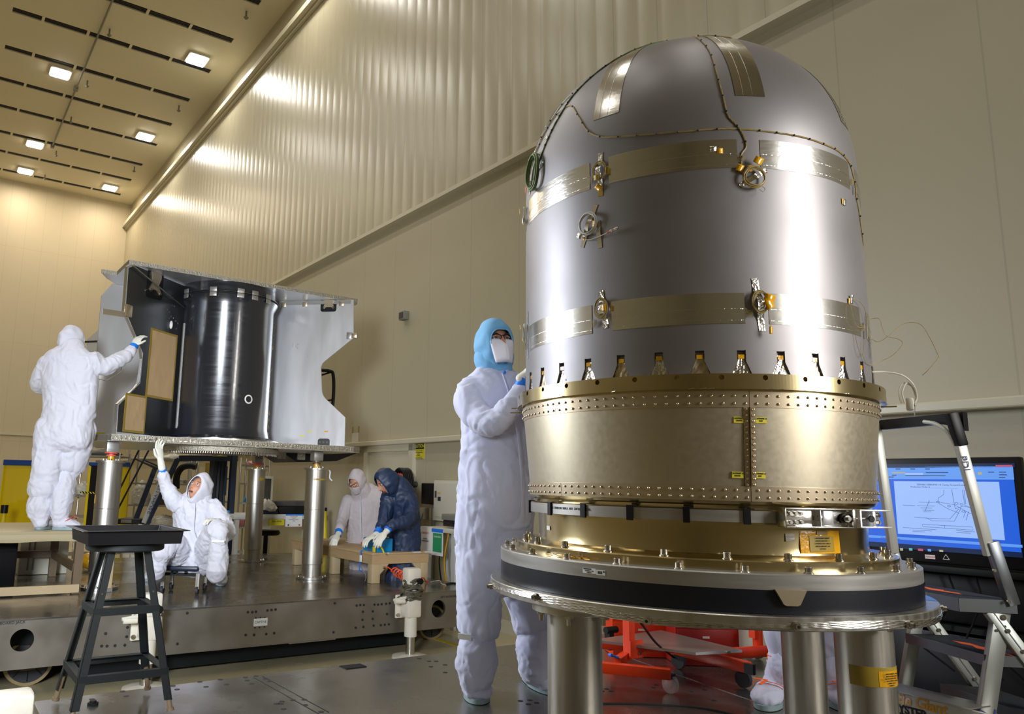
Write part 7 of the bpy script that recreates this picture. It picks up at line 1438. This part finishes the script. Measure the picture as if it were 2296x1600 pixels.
# mask: folded pouch over nose and mouth
V = []; nr, nc = 14, 15
for i in range(nr+1):
    z = .010-.122*i/nr
    for j in range(nc+1):
        q = (j/nc-.5)*2; wd = .066*(1-.30*(i/nr)**1.5) if i else .058; keel = (1-abs(q))**.9
        V.append(hc+r*q*wd+f*(.088+.055*keel*math.sin(PI*min(1, .28+.72*(1-i/nr)))**.6*(1 if i < nr else .4))+u*(z+.012*(1-abs(q))*(i == 0)))
mk = MB().add(V, [(i*(nc+1)+j, i*(nc+1)+j+1, (i+1)*(nc+1)+j+1, (i+1)*(nc+1)+j) for i in range(nr) for j in range(nc)]).build('face_mask', 'mask_white', p1, ang=180, recalc=False); md = mk.modifiers.new('t', 'SOLIDIFY'); md.thickness = .002
gl = MB()
for sx in (-1, 1): gl.tube([hc+r*(sx*.032+.026*math.cos(t))+f*(.101-abs(sx*.032+.026*math.cos(t))*.35)+u*(.020+.017*math.sin(t)) for t in np.linspace(0, 2*PI, 24, endpoint=False)], .0022, 6, closed=True).tube([hc+r*sx*.056+f*.085+u*.024, hc+r*sx*.078+f*.03+u*.024], .0022, 6)
gl.tube([hc+r*-.008+f*.104+u*.024, hc+f*.108+u*.028, hc+r*.008+f*.104+u*.024], .0022, 6, smooth=4); go = gl.build('glasses', 'black_plastic', p1)
for sx in (-1, 1): MB().add([hc+r*(sx*.032+.025*math.cos(t))+f*(.1005-abs(sx*.032+.025*math.cos(t))*.35)+u*(.020+.016*math.sin(t)) for t in np.linspace(0, 2*PI, 24, endpoint=False)], [tuple(range(24))]).build('lens', 'lens_glass', go)
MB().sph(P(1131, 834, Y0-.115), .008, 10, 8).build('hood_snap', 'blue_tape', p1)
MB().lathe([(.070, 0), (.095, 0)], (0, 0), 8) if 0 else None
wr = P(1172, 858, Y0-.22); el = P(1150, 895, Y0-.23); dv = vn(P(1176, 846, Y0-.26)-P(1158, 884, Y0-.23)); tape_cuff(wr-dv*.035, wr+dv*.028, .036, p1)
hand(wr+dv*.05, vn(np.array([.75, -.35, .75])), vn((.8, -.5, -.3)), p1, curl=(.45, .5, .55, .6), thumb=.5, mirror=-1, cuff=.04)
w2p = P(1228, 892, Y0-.16); hand(w2p, vn((.1, -.8, .5)), vn((.6, -.4, -.5)), p1, curl=(.4, .4, .4, .4), mirror=1)

# ---- 2: standing on the bench, back to the camera
YB = 7.02
p2 = thing('person', 'person in white coverall seen from behind, standing on the low wooden bench', 'person', (P(140, 1175, 7)[0], 7.0, 1.096))
m = MB()
limb(m, [cc_(146, 985, YB, 58, .15), cc_(153, 940, YB, 56, .15), cc_(157, 890, YB, 58, .145), cc_(157, 840, YB, 62, .145), cc_(155, 808, YB, 60, .13), cc_(158, 788, YB, 46, .10), cc_(160, 774, YB, 24, .07)], side=(1, 0, 0), n=32)
limb(m, [cc_(208, 806, YB-.01, 22, .075), cc_(232, 822, YB+.06, 21, .075), cc_(258, 812, YB+.12, 18, .068), cc_(282, 797, YB+.2, 15, .055), cc_(297, 783, YB+.26, 11, .042)], side=(0, 1, 0))
limb(m, [cc_(112, 808, YB, 22, .075), cc_(95, 838, YB+.05, 21, .075), cc_(87, 862, YB+.12, 17, .068), cc_(105, 868, YB+.24, 15, .055), cc_(130, 866, YB+.3, 12, .045)], side=(0, 1, 0))
limb(m, [cc_(120, 960, YB, 39, .14), cc_(112, 1010, YB, 35, .125), cc_(104, 1060, YB, 31, .12), cc_(97, 1100, YB, 31, .115), cc_(96, 1115, YB, 22, .08)], side=(1, 0, 0), n=26)
limb(m, [cc_(176, 960, YB+.05, 37, .14), cc_(170, 1010, YB+.08, 32, .13), cc_(158, 1046, YB+.1, 29, .12), cc_(154, 1060, YB+.1, 21, .08)], side=(1, 0, 0), n=26)
me = fuse(m, .011, .016, 6.8, 4.1, .45, smooth=1, fine=.4); cov = putmesh(me, 'coverall', 'suit_white', p2)
hc = P(162, 764, YB+.05); fw2 = vn((.55, .83, .1)); up2 = vn((.12, .05, 1)); head_face(hc, fw2, up2, p2, 1.0, brows=False)
hood(hc, fw2, up2, p2, 'suit_white', (48, 60), 1.04, bulge=1.16, back=1.12, folds=.012, seed=7, skirt=[cc_(160, 775, YB+.02, 27, .10), cc_(161, 788, YB, 31, .10), cc_(161, 797, YB, 38, .11)])
zb2 = 1.096
bt_ = lambda u: atz(u, 1178, zb2)
boot(P(88, 1176, YB-.05)*np.array([1, 1, 0])+Z1*(zb2+.001)+np.array([0, -.02, 0]), P(110, 1176, YB+.2)*np.array([1, 1, 0])+Z1*(zb2+.001), p2, [cc_(90, 1150, YB, 25, .09), cc_(91, 1135, YB, 29, .11), cc_(92, 1120, YB, 25, .10), cc_(95, 1105, YB, 20, .08)], 'suit_white', amp=.010, seed=5, width=.062, strap='strap_red')
boot(P(117, 1176, YB+.0)*np.array([1, 1, 0])+Z1*(zb2+.001), P(186, 1174, YB+.06)*np.array([1, 1, 0])+Z1*(zb2+.001), p2, [cc_(136, 1145, YB+.03, 24, .085), cc_(142, 1110, YB+.05, 27, .095), cc_(147, 1080, YB+.08, 24, .09), cc_(150, 1052, YB+.1, 21, .08)], 'suit_white', amp=.009, seed=6, width=.058, strap='strap_red')
wr = P(300, 774, YB+.28); tape_cuff(P(296, 784, YB+.25), P(301, 774, YB+.28), .043, p2); hand(wr, vn(P(313, 756, YB+.33)-P(300, 776, YB+.28)), vn((.25, .9, -.1)), p2, curl=(.35, .4, .4, .45), thumb=.4, mirror=1, cuff=.05, s=1.05)
w2p = P(138, 862, YB+.36); tape_cuff(w2p, w2p+np.array([-.04, -.03, 0]), .038, p2); hand(w2p, vn((.8, .6, .1)), vn((0, 0, -1)), p2, curl=(.6,)*4, cuff=.04)
o = MB().tube([P(190, 838, YB-.05), P(206, 845, YB-.02), P(225, 850, YB+.1), P(237, 853, YB+.2), P(250, 846, YB+.22), P(264, 838, YB+.24), P(271, 830, YB+.24), P(272, 815, YB+.22)], .0035, 6, smooth=6).build('wrist_wire', 'grey_box', p2)

# ---- 3: crouching on a low roller seat, arm raised, face to the frame above
YC = 7.25
p3 = thing('person', 'person in white coverall seated on a low roller seat, looking up with one arm raised', 'person', (P(430, 1280, YC)[0], YC, .552))
m = MB()
limb(m, [cc_(430, 1262, YC+.02, 46, .16), cc_(434, 1225, YC+.02, 45, .155), cc_(436, 1185, YC+.0, 44, .145), cc_(437, 1150, YC-.02, 46, .14), cc_(438, 1126, YC-.03, 42, .12), cc_(441, 1108, YC-.03, 24, .08)], side=(1, 0, 0), n=32)
limb(m, [cc_(410, 1130, YC-.05, 24, .08), cc_(394, 1126, YC-.09, 21, .08), cc_(383, 1108, YC-.12, 17, .07), cc_(371, 1085, YC-.14, 14, .058), cc_(364, 1062, YC-.16, 10, .045)], side=(0, 1, 0))
limb(m, [cc_(478, 1136, YC-.01, 22, .08), cc_(494, 1162, YC-.02, 20, .08), cc_(507, 1186, YC-.05, 19, .078), cc_(505, 1196, YC-.12, 16, .07), cc_(492, 1178, YC-.22, 11, .05)], side=(0, 1, 0))
limb(m, [cc_(462, 1250, YC-.02, 28, .12), cc_(472, 1215, YC-.20, 27, .11), cc_(484, 1188, YC-.33, 24, .10), cc_(489, 1196, YC-.38, 22, .09), cc_(490, 1212, YC-.38, 19, .085)], side=(1, 0, 0), n=26)
limb(m, [cc_(405, 1250, YC-.02, 28, .12), cc_(395, 1228, YC-.18, 28, .115), cc_(378, 1220, YC-.30, 26, .105), cc_(366, 1236, YC-.36, 22, .095), cc_(362, 1244, YC-.36, 19, .08)], side=(1, 0, 0), n=26)
me = fuse(m, .0105, .016, 8.5, 8.2, .6, smooth=1, fine=.4); cov = putmesh(me, 'coverall', 'suit_white', p3)
MB().tube([P(438, 1122, YC-.16), P(437, 1150, YC-.185), P(435, 1185, YC-.17), P(440, 1205, YC-.165)], .004, 6, smooth=5).build('zip_seam', 'suit_white', cov)
hc = P(446, 1097, YC-.08); fw3 = vn((-.30, -.86, .40)); up3 = vn((.30, .25, 1)); head_face(hc, fw3, up3, p3, 1.02, mouth_open=.5, neck_to=P(442, 1120, YC-.02))
hood(hc, fw3, up3, p3, 'suit_white', (47, 56), 1.06, bulge=1.16, back=1.3, folds=.010, seed=9, skirt=[cc_(449, 1105, YC-.03, 26, .10), cc_(446, 1118, YC-.03, 28, .10), cc_(444, 1127, YC-.03, 34, .11)], top=1.06, tht=38)
hl = atz(478, 1296, .553); boot(atz(482, 1300, .553)+np.array([0, .16, 0]), atz(495, 1314, .553), p3, [cc_(486, 1286, YC-.30, 20, .08), cc_(488, 1265, YC-.34, 22, .085), cc_(489, 1240, YC-.37, 21, .085), cc_(490, 1214, YC-.38, 19, .08)], 'suit_white', amp=.009, seed=3, width=.062)
boot(atz(346, 1290, .553)+np.array([.03, .14, 0]), atz(330, 1303, .553), p3, [cc_(350, 1282, YC-.26, 17, .075), cc_(353, 1268, YC-.30, 20, .08), cc_(357, 1252, YC-.33, 20, .085), cc_(361, 1238, YC-.35, 19, .08)], 'suit_white', amp=.009, seed=8, width=.06)
MB().obox(P(489, 1213, YC-.475), (1, 0, 0), (0, 1, 0), Z1, (.055, .004, .009)).build('boot_tie', 'paper', p3); MB().obox(P(488, 1276, YC-.44), (1, 0, 0), (0, 1, 0), Z1, (.05, .004, .009)).build('boot_tie', 'paper', p3)
wr = P(362, 1047, YC-.17); tape_cuff(P(364.5, 1058, YC-.16), P(363.5, 1047, YC-.17), .037, p3); dv = vn(P(356, 1005, YC-.15)-P(363, 1047, YC-.17)); hand(P(360, 1030, YC-.17), dv, vn((.25, -.2, 1)), p3, curl=(.28, .3, .32, .35), thumb=.4, mirror=1, cuff=.08, s=1.1)
w2p = P(488, 1173, YC-.30); tape_cuff(P(497, 1179, YC-.24), P(491, 1174, YC-.28), .036, p3); hand(w2p, vn(P(462, 1158, YC-.42)-P(488, 1172, YC-.30)), vn((-.1, -.2, -1)), p3, curl=(.5, .55, .6, .65), thumb=.6, mirror=-1, cuff=.04, s=1.1)
rs = thing('roller_seat', 'low dark blue padded roller seat under the seated person', 'stool', (P(415, 1290, YC)[0], YC, .552))
a, b = P(372, 1262, YC-.02), P(456, 1262, YC+.02); zz = P(415, 1268, YC)[2]
MB().box((a[0], YC-.16, zz-.03), (b[0], YC+.16, zz+.012), .012).build('seat_pad', 'lift_blue', rs); MB().box((a[0]+.02, YC-.12, zz-.075), (b[0]-.02, YC-.1, zz-.05)).box((a[0]+.02, YC+.1, zz-.075), (b[0]-.02, YC+.12, zz-.05)).box((a[0]+.1, YC-.12, zz-.06), (a[0]+.13, YC+.12, zz-.03)).box((b[0]-.13, YC-.12, zz-.06), (b[0]-.1, YC+.12, zz-.03)).build('seat_frame', 'black_metal', rs, smooth=False)
for x in (a[0]+.02, b[0]):
    for y in (YC-.13, YC+.13): w = MB().cyl((x-.012, y, .552+.036), (x+.012, y, .552+.036), .036, n=20).build('caster', 'wheel_dark', rs); MB().box((x-.016, y-.014, .60), (x+.016, y+.014, zz-.05)).build('caster_fork', 'polished_steel', w, smooth=False)

# ---- 4: person in tan
q0 = W(5.2, 9.05); YT = float(q0[1]); 
p4 = thing('person', 'person in tan coverall and pale hood leaning over the wooden table, wearing glasses', 'person', (P(818, 1150, 9.4)[0], 9.4, 0)); YT = 9.55
m = MB()
limb(m, [cc_(824, 1330, YT, 36, .14), cc_(824, 1270, YT, 38, .15), cc_(824, 1220, YT, 42, .17), cc_(823, 1180, YT, 45, .18), cc_(822, 1140, YT-.02, 47, .17), cc_(824, 1115, YT-.04, 43, .15), cc_(818, 1098, YT-.06, 24, .09)], side=(1, 0, 0), n=32)
limb(m, [cc_(782, 1122, YT-.08, 18, .08), cc_(773, 1145, YT-.12, 15, .075), cc_(766, 1168, YT-.2, 13, .065), cc_(761, 1186, YT-.32, 11, .055)], side=(0, 1, 0))
limb(m, [cc_(856, 1112, YT+.02, 18, .08), cc_(862, 1140, YT+.04, 15, .075), cc_(860, 1170, YT-.05, 13, .065)], side=(0, 1, 0))
for u_ in (806, 838): limb(m, [cc_(u_, 1290, YT, 20, .11), cc_(u_, 1340, YT, 18, .10), (np.array([P(u_, 1300, YT)[0], YT, .12]), .09, .09)], side=(1, 0, 0))
putmesh(fuse(m, .014, .012, 7, 2.7, .5), 'coverall', 'suit_tan', p4)
MB().tube([P(808, 1112, YT-.2), P(809, 1150, YT-.21), P(810, 1205, YT-.20)], .006, 6, smooth=5).build('zip_seam', 'suit_white', p4)
hc = P(801, 1081, YT-.2); fw4 = vn((-.42, -.72, -.42)); up4 = vn((-.12, -.35, 1)); head_face(hc, fw4, up4, p4, 1.05)
hood(hc, fw4, up4, p4, 'suit_tan', (52, 34), 1.06, bulge=1.17, back=1.1, folds=.010, seed=12, skirt=[cc_(806, 1092, YT-.14, 20, .11), cc_(812, 1104, YT-.09, 25, .11), cc_(816, 1112, YT-.06, 29, .12)], top=1.12, tht=36)
r, f, u = frame(fw4, up4)
V = []; nc = 12
for i in range(9):
    z = -.012-.105*i/8
    for j in range(nc+1): q = (j/nc-.5)*2; V.append(hc+(r*q*(.078-.02*(i/8)**2)+f*(.118-.055*q*q-.03*(i/8)**2)+u*z)*1.05)
o = MB().add(V, [(i*(nc+1)+j, i*(nc+1)+j+1, (i+1)*(nc+1)+j+1, (i+1)*(nc+1)+j) for i in range(8) for j in range(nc)]).build('face_veil', 'suit_tan', p4, ang=180, recalc=False); md = o.modifiers.new('t', 'SOLIDIFY'); md.thickness = .003
gl = MB()
for sx in (-1, 1): gl.tube([hc+(r*(sx*.032+.024*math.cos(t))+f*.112+u*(.018+.017*math.sin(t)))*1.05 for t in np.linspace(0, 2*PI, 20, endpoint=False)], .0028, 6, closed=True)
gl.build('glasses', 'polished_steel', p4)
wr = P(758, 1196, YT-.38); tape_cuff(P(761, 1188, YT-.33), P(758, 1199, YT-.38), .045, p4); hand(P(756.5, 1200, YT-.42), vn(P(750, 1211, YT-.5)-P(757, 1199, YT-.4)), vn((-.2, -.1, -1)), p4, curl=(.5, .5, .5, .5), mirror=1, s=1.15, cuff=.04, vox=.005)

# ---- 5: person in navy
p5 = thing('person', 'person in shiny navy coverall and hood bent over the blue toolbox', 'person', (P(903, 1150, 8.7)[0], 8.7, 0)); YN = 8.6
m = MB()
limb(m, [cc_(905, 1330, YN+.02, 34, .14), cc_(905, 1280, YN+.02, 35, .15), cc_(906, 1230, YN+.02, 35, .155), cc_(905, 1185, YN, 36, .16), cc_(902, 1145, YN-.04, 37, .16), cc_(898, 1112, YN-.10, 34, .15), cc_(890, 1090, YN-.16, 26, .12), cc_(880, 1078, YN-.20, 18, .09)], side=(1, 0, 0), n=32)
limb(m, [cc_(918, 1118, YN-.14, 19, .085), cc_(922, 1142, YN-.22, 17, .08), cc_(912, 1166, YN-.34, 15, .07), cc_(892, 1172, YN-.44, 13, .06), cc_(874, 1180, YN-.50, 10, .05)], side=(0, 1, 0))
limb(m, [cc_(872, 1110, YN-.16, 17, .08), cc_(866, 1140, YN-.22, 14, .075), cc_(860, 1168, YN-.30, 12, .065), cc_(852, 1184, YN-.36, 10, .05)], side=(0, 1, 0))
for u_ in (886, 922): limb(m, [cc_(u_, 1290, YN, 22, .12), cc_(u_, 1350, YN, 19, .11), (np.array([P(u_, 1300, YN)[0], YN, .1]), .09, .1)], side=(1, 0, 0))
putmesh(fuse(m, .0135, .014, 7.5, 6.7, .5), 'coverall', 'suit_navy', p5)
hc = P(867, 1079, YN-.28); fw5 = vn((-.62, -.38, -.62)); up5 = vn((-.55, -.1, .8)); head_face(hc, fw5, up5, p5, 1.08)
hood(hc, fw5, up5, p5, 'suit_navy', (46, 50), 1.08, bulge=1.17, back=1.1, folds=.010, seed=15, skirt=[cc_(873, 1088, YN-.22, 20, .12), cc_(880, 1092, YN-.17, 24, .13), cc_(888, 1096, YN-.12, 27, .13)])
wr = P(870, 1186, YN-.52); tape_cuff(P(875, 1180, YN-.49), P(868, 1188, YN-.52), .043, p5); hand(P(863, 1195, YN-.55), vn(P(853, 1206, YN-.6)-P(868, 1188, YN-.52)), vn((-.4, -.2, -1)), p5, curl=(.4,)*4, mirror=1, s=1.1, cuff=.06, vox=.005)
tape_cuff(P(851, 1186, YN-.37), P(845, 1194, YN-.41), .041, p5); hand(P(838, 1200, YN-.44), vn(P(826, 1206, YN-.5)-P(843, 1196, YN-.42)), vn((0, 0, -1)), p5, curl=(.35,)*4, mirror=-1, s=1.1, cuff=.06, vox=.005)

# ---- 6: person behind the tank stand, only legs in view
sh = atz(1740, 1592, .552); YL = float(sh[1])+.12
p6 = thing('person', 'person in white coverall behind the tank, only legs and orange-strapped shoe covers visible', 'person', (2.05, YL, .551))
m = MB(); xl, xr = P(1752, 1450, YL)[0], P(1868, 1450, YL)[0]; xm = (xl+xr)/2
def v3(x, y, z): return np.array([x, y, z])
limb(m, [(v3(xm-.02, YL+.05, 1.32), .20, .13), (v3(xm-.05, YL+.05, 1.50), .19, .14), (v3(xm-.10, YL+.05, 1.70), .19, .14), (v3(xm-.18, YL+.03, 1.88), .20, .13), (v3(xm-.24, YL, 2.0), .19, .12), (v3(xm-.28, YL-.02, 2.08), .08, .08)], side=(1, 0, 0), n=30)
limb(m, [(v3(xl+.05, YL+.03, 1.36), .11, .12), (v3(xl+.02, YL+.02, 1.1), .09, .10), (v3(xl+.0, YL, .90), .082, .09), (v3(xl, YL, .80), .06, .07)], side=(1, 0, 0), n=26)
limb(m, [(v3(xr-.05, YL+.05, 1.36), .11, .12), (v3(xr-.02, YL+.05, 1.1), .09, .10), (v3(xr, YL+.05, .88), .08, .09), (v3(xr, YL+.05, .78), .06, .07)], side=(1, 0, 0), n=26)
limb(m, [(v3(xm-.42, YL, 1.95), .07, .07), (v3(xm-.46, YL-.02, 1.75), .06, .065), (v3(xm-.42, YL-.08, 1.60), .05, .055)], side=(0, 1, 0)); limb(m, [(v3(xm-.06, YL, 1.94), .07, .07), (v3(xm-.0, YL-.02, 1.74), .06, .065), (v3(xm-.06, YL-.08, 1.58), .05, .055)], side=(0, 1, 0))
putmesh(fuse(m, .012, .011, 8, 11.1, .5), 'coverall', 'suit_lilac', p6)
hc = v3(xm-.30, YL-.02, 2.19); head_face(hc, (-.2, -1, -.1), (0, 0, 1), p6, 1.0, neck_to=v3(xm-.28, YL, 2.05)); hood(hc, (-.2, -1, -.1), (0, 0, 1), p6, 'suit_white', (48, 60), 1.04, seed=20)
for x in (xm-.42, xm-.06): hand(v3(x, YL-.1, 1.55), (0, -.3, -1), (0, -1, .2), p6, curl=(.4,)*4)
boot(v3(xl+.0, YL+.10, .552), v3(P(1712, 1595, YL-.14)[0], YL-.14, .552), p6, [(v3(xl-.01, YL+.03, .66), .062, .07), (v3(xl, YL, .72), .07, .08), (v3(xl, YL, .78), .06, .07)], 'suit_lilac', amp=.008, seed=31, width=.066, strap='orange_mark')
boot(v3(xr+.01, YL+.14, .552), v3(xr+.0, YL-.16, .552), p6, [(v3(xr, YL+.05, .66), .06, .07), (v3(xr, YL+.05, .72), .068, .08), (v3(xr, YL+.05, .78), .058, .07)], 'suit_lilac', amp=.008, seed=33, width=.062, strap='orange_mark')
for x, y, z, w in ((xl+.0, YL, .765, .064), (xr, YL+.05, .765, .062), (xr, YL+.05, 1.12, .095)): MB().lathe([(w, z-.014), (w+.004, z-.014), (w+.004, z+.014), (w, z+.014)], (x, y), 24, solid=True).build('orange_strap', 'orange_mark', p6)
